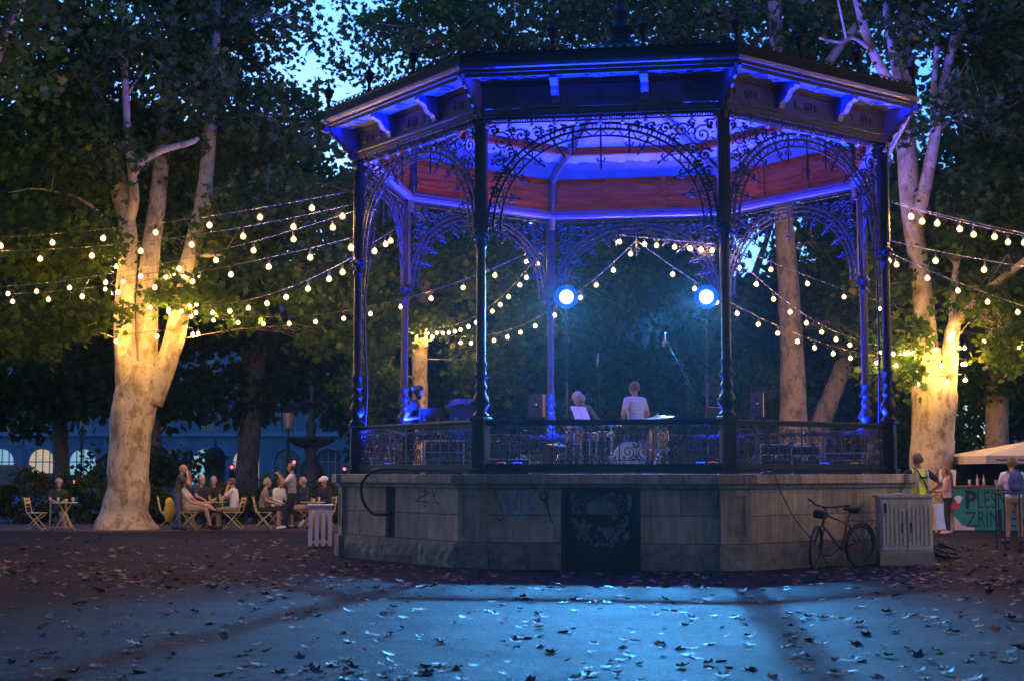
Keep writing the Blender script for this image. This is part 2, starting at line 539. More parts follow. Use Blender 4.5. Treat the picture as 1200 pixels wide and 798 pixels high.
for s in (-1, 1):
    for (cx, cz, r0, tn) in ((.30, .98, .13, 1.6), (.27, .60, .10, 1.5), (.13, 1.10, .07, 1.2)):
        pts = [(s * (cx + r0 * (1 - t * .8) * math.cos(t * tn * 2 * PI)) - .01, -AP + .02, cz + r0 * (1 - t * .8) * math.sin(t * tn * 2 * PI)) for t in [i / 24 for i in range(25)]]
        q.tube(pts, .011, 5)
q.build('crest_scrolls', crest, door)

# cable hatch in the left wall
q = MB()
q.box((-.295, -AP + .07, .70), (.28, .02, .80))
hatch = q.build('cable_hatch', M['dark'], plinth, rot=fr(7))

# ---- graffiti: flat spray paint on the stone
def text_mesh(txt, size, material, extrude=.0, font_shear=0.0, offset=0.0, sx=1.0):
    cu = bpy.data.curves.new('lettering', 'FONT'); cu.body = txt; cu.size = size; cu.extrude = extrude; cu.shear = font_shear
    cu.align_x = 'LEFT'; cu.offset = offset; cu.resolution_u = 4
    t = bpy.data.objects.new('lettering_curve', cu); scene.collection.objects.link(t)
    dg = bpy.context.evaluated_depsgraph_get()
    me = bpy.data.meshes.new_from_object(t.evaluated_get(dg))
    bpy.data.objects.remove(t); bpy.data.curves.remove(cu)
    me.materials.clear(); me.materials.append(material)
    for v in me.vertices: v.co.x *= sx
    return me
M['spray_blue'] = mat('faded_pale_spray_paint', (.34, .40, .52), .6, 0, .5, 14)
M['spray_black'] = mat('black_spray_paint', (.03, .03, .035), .6, 0, .3, 9)
def strokes(name, k, lines, r, material, ap):
    q = MB()
    for ln in lines:
        pts = [Vector(p) for p in ln]
        for a, b in zip(pts[:-1], pts[1:]):
            d = (b - a); d2 = Vector((d.x, d.y)).normalized() if d.length else Vector((1, 0))
            n = Vector((-d2.y, d2.x)) * r; e = d2 * r * .6
            a2, b2 = Vector(a) - e, Vector(b) + e
            vs = [(a2.x + n.x, -ap, a2.y + n.y), (a2.x - n.x, -ap, a2.y - n.y), (b2.x - n.x, -ap, b2.y - n.y), (b2.x + n.x, -ap, b2.y + n.y)]
            ap += .0004
            q.add(vs, [(0, 1, 2, 3)])
    return q.build(name, material, plinth, rot=fr(k))
strokes('graffiti', 0, [[(-1.62, 1.22), (-1.50, .90), (-1.36, 1.22)], [(-1.28, 1.14), (-1.30, .90)], [(-1.24, 1.22), (-1.06, .90)], [(-.96, 1.24), (-1.22, .92)], [(-1.46, .87), (-.92, .89)]], .021, M['spray_blue'], AP + .007)
cir = [(-.90 + .055 * math.cos(t), 1.14 + .065 * math.sin(t)) for t in [i * PI / 6 for i in range(13)]]
strokes('graffiti', 0, [cir, [(-.87, 1.08), (-.83, .92), (-.79, .76)], [(-.79, .76), (-.75, .74)], [(-1.66, .80), (-1.60, .76), (-1.55, .79)]], .011, M['spray_black'], AP + .007)
strokes('graffiti', 7, [[(.72, 1.20), (.86, 1.21)], [(.79, 1.2), (.76, 1.10), (.80, 1.0)], [(.92, 1.19), (.50, 1.04), (.93, 1.02)], [(1.0, 1.2), (1.06, 1.10), (1.12, 1.21)], [(1.05, 1.12), (1.10, 1.0)], [(1.12, 1.02), (1.22, 1.0)], [(.74, .97), (.84, .96)]], .010, M['spray_black'], AP + .007)

# ---- columns
def column_parts():
    col = MB(); col.smooth = True
    prof = [(.13, .90), (.125, .95), (.095, .97), (.085, 1.02), (.115, 1.05), (.13, 1.10), (.135, 1.16), (.12, 1.22), (.085, 1.28), (.075, 1.33), (.10, 1.36), (.10, 1.40),
            (.078, 1.43), (.07, 1.50), (.095, 1.54), (.10, 1.58), (.085, 1.62), (.078, 1.72), (.095, 1.74), (.095, 1.78), (.076, 1.80), (.074, 2.6), (.072, 3.5), (.070, 3.62),
            (.092, 3.64), (.092, 3.68), (.070, 3.70), (.068, 3.80)]
    col.lathe(prof, 14, (0, 0, FL))
    col.smooth = False
    for (zz, rr_, hh) in ((1.13, .15, .07), (1.56, .11, .05)):
        for j in range(8):
            a = j * PI / 4
            col.box((rr_ * .88 * math.cos(a), rr_ * .88 * math.sin(a), FL + zz), (.045, .03, hh), Matrix.Rotation(a, 3, 'Z'), ch=.008)
    ped = MB()
    ped.box((0, 0, FL + .045), (.27, .27, .09), ch=.01)
    ped.box((0, 0, FL + .47), (.20, .20, .76), ch=.012)
    ped.box((0, 0, FL + .43), (.13, .215, .52), ch=.004); ped.box((0, 0, FL + .43), (.215, .13, .52), ch=.004)
    ped.box((0, 0, FL + .875), (.27, .27, .06), ch=.012)
    cap = MB()
    cap.smooth = True
    cap.lathe([(.068, 3.79), (.10, 3.82), (.13, 3.86), (.135, 3.89), (.10, 3.905), (.085, 3.95)], 14, (0, 0, FL))
    cap.smooth = False
    for j in range(8):
        a = j * PI / 4 + PI / 8
        for (r0, z0, tz) in ((.105, 3.80, -.5), (.13, 3.86, -.9)):
            Mx = Matrix.Rotation(a, 3, 'Z') @ Matrix.Rotation(tz, 3, 'Y')
            cap.box((r0 * math.cos(a), r0 * math.sin(a), FL + z0), (.022, .055, .085), Mx, ch=.006)
    cap.box((0, 0, FL + 4.85), (.155, .155, 1.80), ch=.01)
    for s in (-1, 1):
        cap.box((s * .085, 0, FL + 4.85), (.02, .075, 1.70)); cap.box((0, s * .085, FL + 4.85), (.075, .02, 1.70))
    cap.box((0, 0, FL + 5.72), (.22, .22, .07), ch=.01)
    return col.mesh('column', M['iron']), ped.mesh('pedestal', M['iron']), cap.mesh('capital', M['iron'])
cme, pme, kme = column_parts()
for k in range(8):
    c = obj('column', cme, stand, bvert(k, CR), (0, 0, vang(k)))
    obj('pedestal', pme, c); obj('capital', kme, c)

# ---- railing bays
APC = CR * C8
HB = CR * S8                                   # half bay
def spiral(cx, cz, r0, turns, a0, s=1, inner=.12, n=20):
    out = []
    for i in range(n + 1):
        t = i / n
        r = r0 * (1 - t * (1 - inner)); a = a0 + s * t * turns * 2 * PI
        out.append((cx + r * math.cos(a), cz + r * math.sin(a)))
    return out
def to3(pts, y): return [(x, y, z) for x, z in pts]

def railing_meshes():
    y = -APC
    hr = MB()
    W = 2 * HB - .20
    hr.box((0, y, FL + .835), (W, .10, .05), ch=.012); hr.box((0, y, FL + .79), (W, .05, .045), ch=.004)
    br = MB(); br.box((0, y, FL + .13), (W, .05, .06), ch=.004); br.box((0, y, FL + .085), (W, .09, .035), ch=.004)
    br.box((0, y, FL + .05), (W, .03, .05))
    sc = MB()
    r = .010
    z0, z1 = FL + .16, FL + .768
    for zz in (z0 + .06, z1 - .06): sc.box((0, y, zz), (W, .012, .014))
    n = 7
    pw = W / n
    for i in range(n + 1): sc.box((-W / 2 + i * pw, y, (z0 + z1) / 2), (.018, .018, z1 - z0))
    for i in range(n):
        cx = -W / 2 + (i + .5) * pw; cz = (z0 + z1) / 2
        for s in (-1, 1):
            for t in (-1, 1):
                sc.tube(to3(spiral(cx + s * .125, cz + t * .115, .105, 1.45, PI / 2 * t, s * t, n=14), y), r, 4, False)
                sc.tube(to3(spiral(cx + s * .055, cz + t * .20, .05, 1.2, -PI / 2 * t, -s * t, n=10), y), r, 4, False)
                sc.box((cx + s * .19, y, cz + t * .205), (.05, .014, .03), Matrix.Rotation(s * t * .7, 3, 'Y'))
        sc.torus((cx, y, cz), .05, r * 1.1, Matrix.Rotation(PI / 2, 3, 'X'), 12, 4)
        for a in range(8):
            an = a * PI / 4
            sc.box((cx + .027 * math.cos(an), y, cz + .027 * math.sin(an)), (.03, .012, .016), Matrix.Rotation(-an, 3, 'Y'))
        sc.box((cx, y, cz + .16), (.012, .012, .2)); sc.box((cx, y, cz - .16), (.012, .012, .2))
        for t in (-1, 1): # row of little hoops along the rails
            for j in range(4):
                sc.torus((-W / 2 + i * pw + pw * (j + .5) / 4, y, cz + t * .272), .026, .006, Matrix.Rotation(PI / 2, 3, 'X'), 8, 4)
    return hr.mesh('handrail', M['iron']), br.mesh('bottom_rail', M['iron']), sc.mesh('scrollwork', M['iron_gloss'])
hme, bme, sme = railing_meshes()
for k in range(8):
    r = empty('railing'); r.parent = stand; r.rotation_euler = fr(k)
    obj('handrail', hme, r); obj('bottom_rail', bme, r); obj('scrollwork', sme, r)

# ---- arch tracery
AZ0, AZ1 = FL + 3.90, FL + 5.62                # spring and crown
def arch_pt(t, a, h, zb=AZ0):                  # t 0..1 left to right
    th = PI * (1 - t)
    return (a * math.copysign(abs(math.cos(th)) ** .92, math.cos(th)), zb + h * abs(math.sin(th)) ** .92)
def tracery_meshes():
    y = -APC
    ring = MB(); spn = MB(); pen = MB()
    A, Hh = HB - .10, AZ1 - AZ0
    N = 40
    for off in (0.0, .10, .22):
        pts = [arch_pt(i / N, A - off, Hh - off * .95) for i in range(N + 1)]
        rr_ = .026 if off < .2 else .020
        for a, b in zip(pts[:-1], pts[1:]):
            ring.tube(to3([a, b], y), rr_, 4, False, PI / 4)
    # little rings between the two outer hoops
    for i in range(34):
        t = (i + .5) / 34
        x, z = arch_pt(t, A - .05, Hh - .048)
        ring.torus((x, y, z), .036, .011, Matrix.Rotation(PI / 2, 3, 'X'), 8, 4)
    # zig-zag between second and third hoops
    for i in range(24):
        p0 = arch_pt(i / 24, A - .10, Hh - .095); p1 = arch_pt((i + .5) / 24, A - .22, Hh - .21); p2 = arch_pt((i + 1) / 24, A - .10, Hh - .095)
        ring.tube(to3([p0, p1], y), .011, 4, False); ring.tube(to3([p1, p2], y), .011, 4, False)
    # rectangular frame
    spn.box((-A - .02, y, (AZ0 + AZ1 + .12) / 2), (.022, .03, AZ1 - AZ0 + .12)); spn.box((A + .02, y, (AZ0 + AZ1 + .12) / 2), (.022, .03, AZ1 - AZ0 + .12))
    spn.box((0, y, AZ1 + .055), (2 * A, .03, .02)); spn.box((0, y, AZ1 + .125), (2 * A, .05, .03))
    for i in range(46):
        x = -A + 2 * A * (i + .5) / 46
        spn.torus((x, y, AZ1 + .09), .027, .010, Matrix.Rotation(PI / 2, 3, 'X'), 8, 4)
    for s in (-1, 1):
        # beaded strip beside the column
        for i in range(24):
            spn.torus((s * (A + .055), y, AZ0 + .06 + i * .072), .024, .006, Matrix.Rotation(PI / 2, 3, 'X'), 6, 4)
        # scrolls filling the corner
        big = [(1.62, 1.44, .17, 1.7), (1.30, 1.52, .12, 1.5), (1.66, 1.12, .11, 1.5), (1.03, 1.56, .09, 1.4), (1.70, .86, .08, 1.3), (.80, 1.60, .07, 1.3), (1.46, 1.24, .08, 1.4),
               (1.73, .64, .06, 1.3), (1.16, 1.40, .07, 1.3), (1.55, .98, .06, 1.2), (.60, 1.63, .05, 1.2), (1.75, 1.62, .07, 1.3), (1.47, 1.62, .06, 1.3)]
        for (cx, cz, r0, tn) in big:
            cx *= A / 1.85; cz *= Hh / 1.68
            spn.tube(to3(spiral(s * cx, AZ0 + cz, r0, tn, .6 if s > 0 else PI - .6, s, n=18), y), .015, 4, False)
            spn.tube(to3(spiral(s * (cx - r0 * .9), AZ0 + cz + r0 * .3, r0 * .5, 1.1, PI, -s, n=10), y), .013, 4, False)
            for j in range(6):
                an = random.uniform(0, 2 * PI)
                spn.box((s * cx + r0 * 1.0 * math.cos(an), y, AZ0 + cz + r0 * 1.0 * math.sin(an)), (.055, .012, .028), Matrix.Rotation(-an, 3, 'Y'), ch=.004)
            spn.box((s * cx, y, AZ0 + cz), (.035, .016, .035), Matrix.Rotation(.7, 3, 'Y'))
    # spokes with fleur-de-lis tips pointing into the opening
    tips = [.10, .18, .27, .36, .43, .5, .57, .64, .73, .82, .90]
    pens = []
    for t in tips:
        pen = MB()
        p0 = Vector(arch_pt(t, A - .0, Hh)); c = Vector((0, AZ0 + .3))
        d = (c - p0).normalized()
        if .42 < t < .58: d = Vector((0, -1))
        L_ = .44 if abs(t - .5) > .01 else .72
        p1 = p0 + d * L_
        pen.tube([(p0.x, y, p0.y), (p1.x, y, p1.y)], .017, 4)
        n = Vector((-d.y, d.x))
        for s in (-1, 1):
            q = p1 - d * .10
            pts = [q, q + n * s * .045 + d * .01, q + n * s * .065 - d * .035, q + n * s * .04 - d * .06]
            pen.tube([(a.x, y, a.y) for a in pts], [.017, .019, .015, .008], 4)
        a = p1
        pen.add([(a.x + d.x * .05, y, a.y + d.y * .05), (a.x + n.x * .022, y - .01, a.y + n.y * .022), (a.x - d.x * .05, y, a.y - d.y * .05), (a.x - n.x * .022, y - .01, a.y - n.y * .022),
                 (a.x, y + .02, a.y)], [(0, 1, 2, 3), (0, 4, 1), (1, 4, 2), (2, 4, 3), (3, 4, 0)])
        pens.append(pen.mesh('fleur_pendant', M['iron']))
    return ring.mesh('arch_ring', M['iron']), spn.mesh('spandrel_scrolls', M['iron']), pens
random.seed(5)
rme, spme, penmes = tracery_meshes()
for k in range(8):
    r = empty('arch_tracery'); r.parent = stand; r.rotation_euler = fr(k)
    obj('arch_ring', rme, r); obj('spandrel_scrolls', spme, r)
    for pm in penmes: obj('fleur_pendant', pm, r)
# curved stays from the columns up to the eaves (thin bright hoops behind the side arches)

# ---- entablature: profiles are (distance from centre along the face normal, height), swept mitred along each side
def sweep(prof, k=0, close=True):
    q = MB()
    vs, fs = [], []
    n = len(prof)
    for s in (-1, 1):
        for (a, z) in prof: vs.append((s * a * T8, -a, z))
    for i in range(n if close else n - 1):
        j = (i + 1) % n
        fs.append((i, j, n + j, n + i))
    if close: fs += [tuple(range(n - 1, -1, -1)), tuple(range(n, 2 * n))]
    q.add(vs, fs)
    return q
Z0 = AZ1 + .14                                  # underside of the architrave, about 7.24
a0 = APC
arch_prof = [(a0 - .09, Z0), (a0 + .07, Z0), (a0 + .07, Z0 + .05), (a0 + .09, Z0 + .055), (a0 + .09, Z0 + .11), (a0 + .12, Z0 + .125), (a0 + .12, Z0 + .155), (a0 + .05, Z0 + .165), (a0 - .09, Z0 + .165)]
frz_prof = [(a0 - .06, Z0 + .165), (a0 + .05, Z0 + .165), (a0 + .05, Z0 + .50), (a0 + .09, Z0 + .515), (a0 + .09, Z0 + .56), (a0 - .06, Z0 + .56)]
ZS = Z0 + .56                                   # soffit height
RE = 5.70 * C8                                  # cornice distance
sof_prof = [(a0 + .05, ZS), (RE - .03, ZS + .03), (RE - .03, ZS + .05), (a0 + .05, ZS + .05)]
cor_prof = [(RE - .06, ZS - .01), (RE - .02, ZS - .02), (RE - .02, ZS + .035), (RE + .02, ZS + .045), (RE + .02, ZS + .09), (RE + .06, ZS + .115), (RE + .08, ZS + .155), (RE + .08, ZS + .175), (RE - .06, ZS + .18)]
gut_prof = [(RE - .05, ZS + .18), (RE + .05, ZS + .18), (RE + .03, ZS + .22), (RE + .03, ZS + .33), (RE + .05, ZS + .345), (RE + .05, ZS + .36), (RE - .05, ZS + .36)]
pieces = [('architrave', arch_prof, M['iron_gold']), ('frieze', frz_prof, M['iron_gold']), ('soffit', sof_prof, M['soffit']), ('cornice', cor_prof, M['iron_gold']), ('parapet', gut_prof, M['iron'])]
for nm, prof, mt in pieces:
    me = sweep(prof).mesh(nm, mt)
    for k in range(8): obj(nm, me, stand, rot=fr(k))
# brackets, rosettes, soffit roundels
br = MB()
zb, zt = Z0 + .17, ZS
prof = [(0, zt), (.40, zt + .02), (.41, zt - .05), (.36, zt - .09), (.30, zt - .10), (.25, zt - .14), (.22, zt - .20), (.17, zt - .25), (.10, zt - .27), (.07, zt - .31), (.05, zt - .37), (0, zt - .38)]
br.prism([(-.06, -(a0 + .06 + p[0]), p[1]) for p in prof], (.12, 0, 0))
for t in (.08, .20, .32):
    br.tube([(-.068, -(a0 + .06 + t), zt - .06), (.068, -(a0 + .06 + t), zt - .06)], .02, 6)
brm = br.mesh('bracket', M['soffit'])
rs = MB()
Mx = Matrix.Rotation(PI / 2, 3, 'X')
rs.torus((0, -(a0 + .055), Z0 + .33), .085, .014, Mx, 18, 6); rs.torus((0, -(a0 + .055), Z0 + .33), .05, .012, Mx, 14, 6)
rs.lathe([(.001, 0), (.03, 0), (.02, .025), (.001, .03)], 10, (0, -(a0 + .05), Z0 + .33), Mx)
for s in (-1, 1):
    rs.box((s * .24, -(a0 + .055), Z0 + .33), (.20, .012, .15), ch=.004); rs.box((s * .24, -(a0 + .065), Z0 + .33), (.15, .012, .10), ch=.004)
rsm = rs.mesh('rosette', M['iron_gold'])
rd = MB()
rd.torus((0, -(a0 + .33), ZS + .012), .12, .014, None, 20, 6); rd.torus((0, -(a0 + .33), ZS + .014), .06, .012, None, 16, 6)
rdm = rd.mesh('soffit_roundel', M['soffit'])
for k in range(8):
    Mk = Matrix.Rotation(k * PI / 4, 3, 'Z')
    for x in (-.72, .72): obj('bracket', brm, stand, Mk @ Vector((x, 0, 0)), fr(k))
    for x in (-1.42, 0, 1.42):
        obj('rosette', rsm, stand, Mk @ Vector((x, 0, 0)), fr(k)); obj('soffit_roundel', rdm, stand, Mk @ Vector((x, 0, 0)), fr(k))
# corner brackets: broad scrolled boards at the hips
cb = MB()
prof = [(0, ZS + .02), (.62, ZS + .04), (.65, ZS - .01), (.58, ZS - .05), (.52, ZS - .04), (.48, ZS - .10), (.40, ZS - .14), (.36, ZS - .22), (.28, ZS - .26), (.24, ZS - .36), (.14, ZS - .42), (.13, ZS - .52), (.06, ZS - .58), (.05, ZS - .68), (0, ZS - .70)]
cb.prism([(CR + .02 + p[0], -.035, p[1]) for p in prof], (0, .07, 0))
cbm = cb.mesh('corner_bracket', M['soffit'])
ce = MB()
ce.tube([(CR + .03 + p[0], 0, p[1]) for p in prof[1:]], .045, 6)
cem = ce.mesh('corner_bracket_edge', M['iron_gold'])
for k in range(8):
    o = obj('corner_bracket', cbm, stand, rot=(0, 0, vang(k))); obj('corner_bracket_edge', cem, o)
# cresting and finials
cr_ = MB()
for i in range(30):
    x = -2.1 + 4.2 * (i + .5) / 30
    cr_.torus((x, -(RE - .03), ZS + .40), .05, .011, Mx, 8, 4)
    cr_.tube([(x + .07, -(RE - .03), ZS + .36), (x + .07, -(RE - .03), ZS + .47)], [.012, .004], 4)
crm = cr_.mesh('cresting', M['iron'])
fin_prof = [(.06, 0), (.06, .06), (.035, .08), (.03, .20), (.05, .23), (.075, .27), (.085, .31), (.07, .335), (.105, .35), (.11, .37), (.07, .40), (.045, .43), (.025, .46), (.03, .48), (.012, .52)]
fin = MB(); fin.smooth = True; fin.lathe(fin_prof, 12)
fim = fin.mesh('finial', M['iron'])
for k in range(8):
    obj('cresting', crm, stand, rot=fr(k))
    Mk = Matrix.Rotation(k * PI / 4, 3, 'Z')
    for x in (-.72, .72): obj('finial', fim, stand, Mk @ Vector((x, -(RE - .02), ZS + .34)))
    if k != 0: obj('finial', fim, stand, bvert(k, (RE - .02) / C8, ZS + .34))
# roof
APEX = 9.72
q = MB()
vs = [bvert(k, 5.66, ZS + .10) for k in range(8)] + [bvert(k, .5, APEX) for k in range(8)] + [Vector((0, 0, APEX + .12))]
q.add(vs, [(k, (k + 1) % 8, 8 + (k + 1) % 8, 8 + k) for k in range(8)] + [(8 + k, 8 + (k + 1) % 8, 16) for k in range(8)])
q.build('roof', M['roof'], stand)
q = MB(); q.smooth = True
q.lathe([(.42, 0), (.44, .08), (.30, .14), (.24, .22), (.20, .30), (.28, .36), (.30, .42), (.16, .48), (.12, .6), (.17, .68), (.19, .74), (.11, .82), (.07, .95), (.10, 1.02), (.05, 1.1), (.03, 1.5), (.005, 1.8)], 14, (0, 0, APEX - .02))
q.build('crown_finial', M['iron'], stand)

# ---- inside: wood frieze, mouldings, ceiling boards
ai = a0 - .10
ZC = 8.22                                       # top of the wood frieze
mo = sweep([(ai - .10, Z0 + .0), (ai + .0, Z0 - .02), (ai + .0, Z0 + .17), (ai - .04, Z0 + .17), (ai - .07, Z0 + .13), (ai - .07, Z0 + .09), (ai - .10, Z0 + .06)]).mesh('inner_moulding', M['mould'])
bk = sweep([(ai + .01, Z0 + .17), (ai + .04, Z0 + .17), (ai + .04, ZC), (ai + .01, ZC)]).mesh('frieze_backing', M['wood'])
tm = sweep([(ai - .10, ZC - .04), (ai + .01, ZC - .04), (ai + .01, ZC + .03), (ai - .10, ZC + .03)]).mesh('top_moulding', M['wood'])
wp = MB()
zc = (Z0 + .17 + ZC - .04) / 2; zh = ZC - .04 - Z0 - .17
wp.box((0, -(ai + .0), zc), (1.16, .03, zh - .22), ch=.008)
for i in range(3): wp.box((0, -(ai - .018), zc + (i - 1) * (zh - .36) / 3), (1.02, .02, (zh - .36) / 3 - .012), ch=.004)
wpm = wp.mesh('wood_panel', M['wood'])
st = MB(); st.box((0, -(ai - .012), zc), (.10, .045, zh), ch=.006)
stm = st.mesh('panel_stile', M['wood'])
for k in range(8):
    obj('inner_moulding', mo, stand, rot=fr(k)); obj('frieze_backing', bk, stand, rot=fr(k)); obj('top_moulding', tm, stand, rot=fr(k))
    Mk = Matrix.Rotation(k * PI / 4, 3, 'Z')
    for x in (-1.26, 0, 1.26): obj('wood_panel', wpm, stand, Mk @ Vector((x, 0, 0)), fr(k))
    for x in (-1.86, -.63, .63, 1.86): obj('panel_stile', stm, stand, Mk @ Vector((x, 0, 0)), fr(k))
def ceil_z(a): return ZC + (ai - a) * .24       # slope up to the middle
a_mid = 3.35
nb = 22
half = ai * T8
for i in range(nb):
    x0, x1 = -half + 2 * half * i / nb + .004, -half + 2 * half * (i + 1) / nb - .004
    # board runs up the slope and is cut at the hip where the segment narrows
    xm = max(abs(x0), abs(x1))
    a_end = max(a_mid, xm / T8)
    q = MB()
    lim0, lim1 = max(a_mid, abs(x0) / T8), max(a_mid, abs(x1) / T8)
    q.prism([(x0, -ai, ceil_z(ai)), (x1, -ai, ceil_z(ai)), (x1, -min(lim1, ai), ceil_z(min(lim1, ai))), (x0, -min(lim0, ai), ceil_z(min(lim0, ai)))], (0, 0, .03))
    me = q.mesh('ceiling_board', M['board'])
    for k in range(8): obj('ceiling_board', me, stand, (0, 0, .004 * ((i * 7 + k * 3) % 3)), fr(k))
q = MB()
h2 = a_mid * T8
for i in range(16):
    x0, x1 = -h2 + 2 * h2 * i / 16 + .004, -h2 + 2 * h2 * (i + 1) / 16 - .004
    l0, l1 = max(.3, abs(x0) / T8), max(.3, abs(x1) / T8)
    q.prism([(x0, -a_mid, ceil_z(a_mid) + .01), (x1, -a_mid, ceil_z(a_mid) + .01), (x1, -l1, ceil_z(l1) + .01), (x0, -l0, ceil_z(l0) + .01)], (0, 0, .02))
ibm = q.mesh('inner_ceiling_boards', M['board'])
rb = sweep([(a_mid - .09, ceil_z(a_mid) - .13), (a_mid + .07, ceil_z(a_mid) - .13), (a_mid + .07, ceil_z(a_mid)+.02), (a_mid - .09, ceil_z(a_mid) + .02)]).mesh('ring_beam', M['wood'])
for k in range(8):
    tag(obj('inner_ceiling_boards', ibm, stand, rot=fr(k)), kind='stuff')
    obj('ring_beam', rb, stand, rot=fr(k))
q = MB()
p0, p1 = bvert(0, CR - .10, Z0 + .1), bvert(0, .3, ceil_z(.3 * C8) - .05)
hp = [bvert(0, CR - .12, FL + 5.5), bvert(0, CR - .16, Z0 + .2), bvert(0, CR - .22, ZC - .16), bvert(0, CR - .45, ZC - .02), bvert(0, 3.6, ceil_z(3.6 * C8) - .08), bvert(0, .3, ceil_z(.3) - .06)]
q.tube(hp, .075, 4, True, PI / 4)
hpm = q.mesh('hip_beam', M['iron_gold'])
for k in range(8): obj('hip_beam', hpm, stand, rot=fr(k))

# ------------------------------------------------------------------ stage lighting
def spot(name, parent, loc, direction, energy, color, size, blend, radius=.05):
    d = bpy.data.lights.new(name, 'SPOT')
    d.energy = energy * LAMP; d.color = color; d.spot_size = R_(size); d.spot_blend = blend; d.shadow_soft_size = radius
    o = link(bpy.data.objects.new(name, d)); o.parent = parent; o.location = loc
    o.rotation_euler = Vector(direction).to_track_quat('-Z', 'Y').to_euler()
    return o
BLUE = (.006, .03, 1.0)
def led_can(k, r, aim, energy, color, label, size=100, lab_em=None):
    p = bworld(k, r, FL - .012)
    e = empty('stage_uplight', p, 0, label, 'stage light', 'uplights on the stage floor')
    q = MB(); q.lathe([(.085, .0), (.09, .02), (.09, .12), (.08, .14), (.075, .15)], 12, (0, 0, .05)); q.box((0, 0, .03), (.26, .10, .03), ch=.008)
    q.box((-.12, 0, .11), (.015, .05, .16)); q.box((.12, 0, .11), (.015, .05, .16))
    q.build('housing', M['dark'], e)
    q = MB(); q.lathe([(.001, 0), (.068, 0), (.068, .004), (.001, .005)], 12, (0, 0, .20))
    q.build('lens', emit('lit_led_lens_%d' % k, color, 30.0 if color is BLUE else 1.5), e)
    spot('lamp', e, (0, 0, .23), aim, energy, color, size, .6, .06)
    return e
cen = BC
def aim_to(k, r, target):
    p = bworld(k, r, FL + .1); return (Vector(target) - p)
names = {0: 'by the column left of the iron door', 1: 'by the column right of the iron door', 2: 'by the column beside the grey cabinet', 3: 'by the rear column before the leaning trunk',
         4: 'at the rear column beside the right floodlight', 5: 'at the rear column beside the left floodlight', 6: 'at the rear column behind the guitarist', 7: 'at the column facing the fountain'}
for k in range(8):
    rc = CR - (.6 if k == 7 else 1.15)
    up = bworld(k, CR + .15, FL + 6.3) - bworld(k, rc, FL + .2)
    led_can(k, rc, up, 14500, BLUE, 'small black LED uplight glowing blue ' + names[k], 106)
def face_in(k): return BC + Matrix.Rotation(BROT + k * PI / 4, 3, 'Z') @ Vector((0, -4.5, 7.8))
for (k, tgt, col, en) in ((0, face_in(3), (1.0, .12, .5), 34), (1, face_in(5), (1.0, .15, .4), 34), (7, face_in(2), (1.0, .30, .10), 150), (2, face_in(5), (1.0, .30, .10), 150)):  # added pink and orange uplights that tint the frieze and ceiling
    p = bworld(k, CR - .62, FL - .012)
    led_can(k, CR - .62, Vector(tgt) - p, en, col, 'added warm-tinted LED uplight ' + names[k], 46)

def floodlight(x, y, Y, label, tx):
    top = pix(x, y, Y)
    e = empty('floodlight', (top.x, top.y, FL - .012), 0, label, 'floodlight', 'floodlights on tall stands')
    h = top.z - FL
    q = MB(); q.smooth = True
    q.tube([(0, .10, .3), (0, .10, h * .55)], .022, 8); q.tube([(0, .10, h * .5), (0, .10, h - .12)], .016, 8)
    q.tube([(0, .10, h * .52), (0, .10, h * .56)], .034, 8)
    q.build('pole', M['dark'], e)
    for j in range(3):
        a = j * 2 * PI / 3 + .4
        q = MB(); q.tube([(0, .10, .75), (.55 * math.cos(a), .10 + .55 * math.sin(a), .02)], .014, 6); q.tube([(0, .1, .32), (.3 * math.cos(a), .10 + .3 * math.sin(a), .36)], .009, 6)
        q.build('leg', M['dark'], e)
    d = Vector((tx - top.x, 13 - top.y, 0 - top.z)).normalized()
    Q = d.to_track_quat('Z', 'Y').to_matrix()
    hd = Vector((0, 0, h))
    q = MB(); q.smooth = True
    q.lathe([(.08, -.26), (.13, -.22), (.15, -.08), (.175, .0), (.175, .03)], 18, hd, Q)
    q.smooth = False
    q.tube([hd + Q @ Vector((-.2, 0, -.1)), hd + Vector((-.2, .1, -.15)), hd + Vector((0, .10, -.2)), hd + Vector((.2, .1, -.15)), hd + Q @ Vector((.2, 0, -.1))], .012, 6)
    q.build('lamp_head', M['dark'], e)
    q = MB(); q.lathe([(.001, 0), (.155, 0), (.155, .012), (.08, .03), (.001, .035)], 24, hd + Q @ Vector((0, 0, .045)), Q)
    q.build('lens', M['floodlens'], e)
    for (r0, r1, z0, z1, mk) in ((.155, .20, .045, .06, 'floodhalo'), (.20, .25, .06, .085, 'floodhalo_rim')):
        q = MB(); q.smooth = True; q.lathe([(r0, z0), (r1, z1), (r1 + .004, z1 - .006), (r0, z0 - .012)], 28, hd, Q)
        q.build('reflector', M[mk], e)  # glowing rings shaped to stand for the lamp's halo
    spot('lamp', e, hd + Q @ Vector((0, 0, .12)), d, FLOOD_W, (.07, .42, 1.0), 50, 1.0, .12)
    return e
FLOOD_W = 23000
M['floodhalo'] = emit('flood_halo_ring', (.16, .50, 1.0), 2.6)  # emission that imitates bloom round the flood lens
M['floodhalo_rim'] = emit('flood_halo_blue_rim', (.01, .10, 1.0), 1.0)
M['floodlens'] = emit('blue_white_flood_lens', (.45, .75, 1.0), 16.0)
floodlight(664, 347, 29.6, 'bright blue-white floodlight on a stand beside the hunched musician', -0.6)
floodlight(828, 347, 29.2, 'bright blue-white floodlight on a stand beside the boom microphone', 0.2)
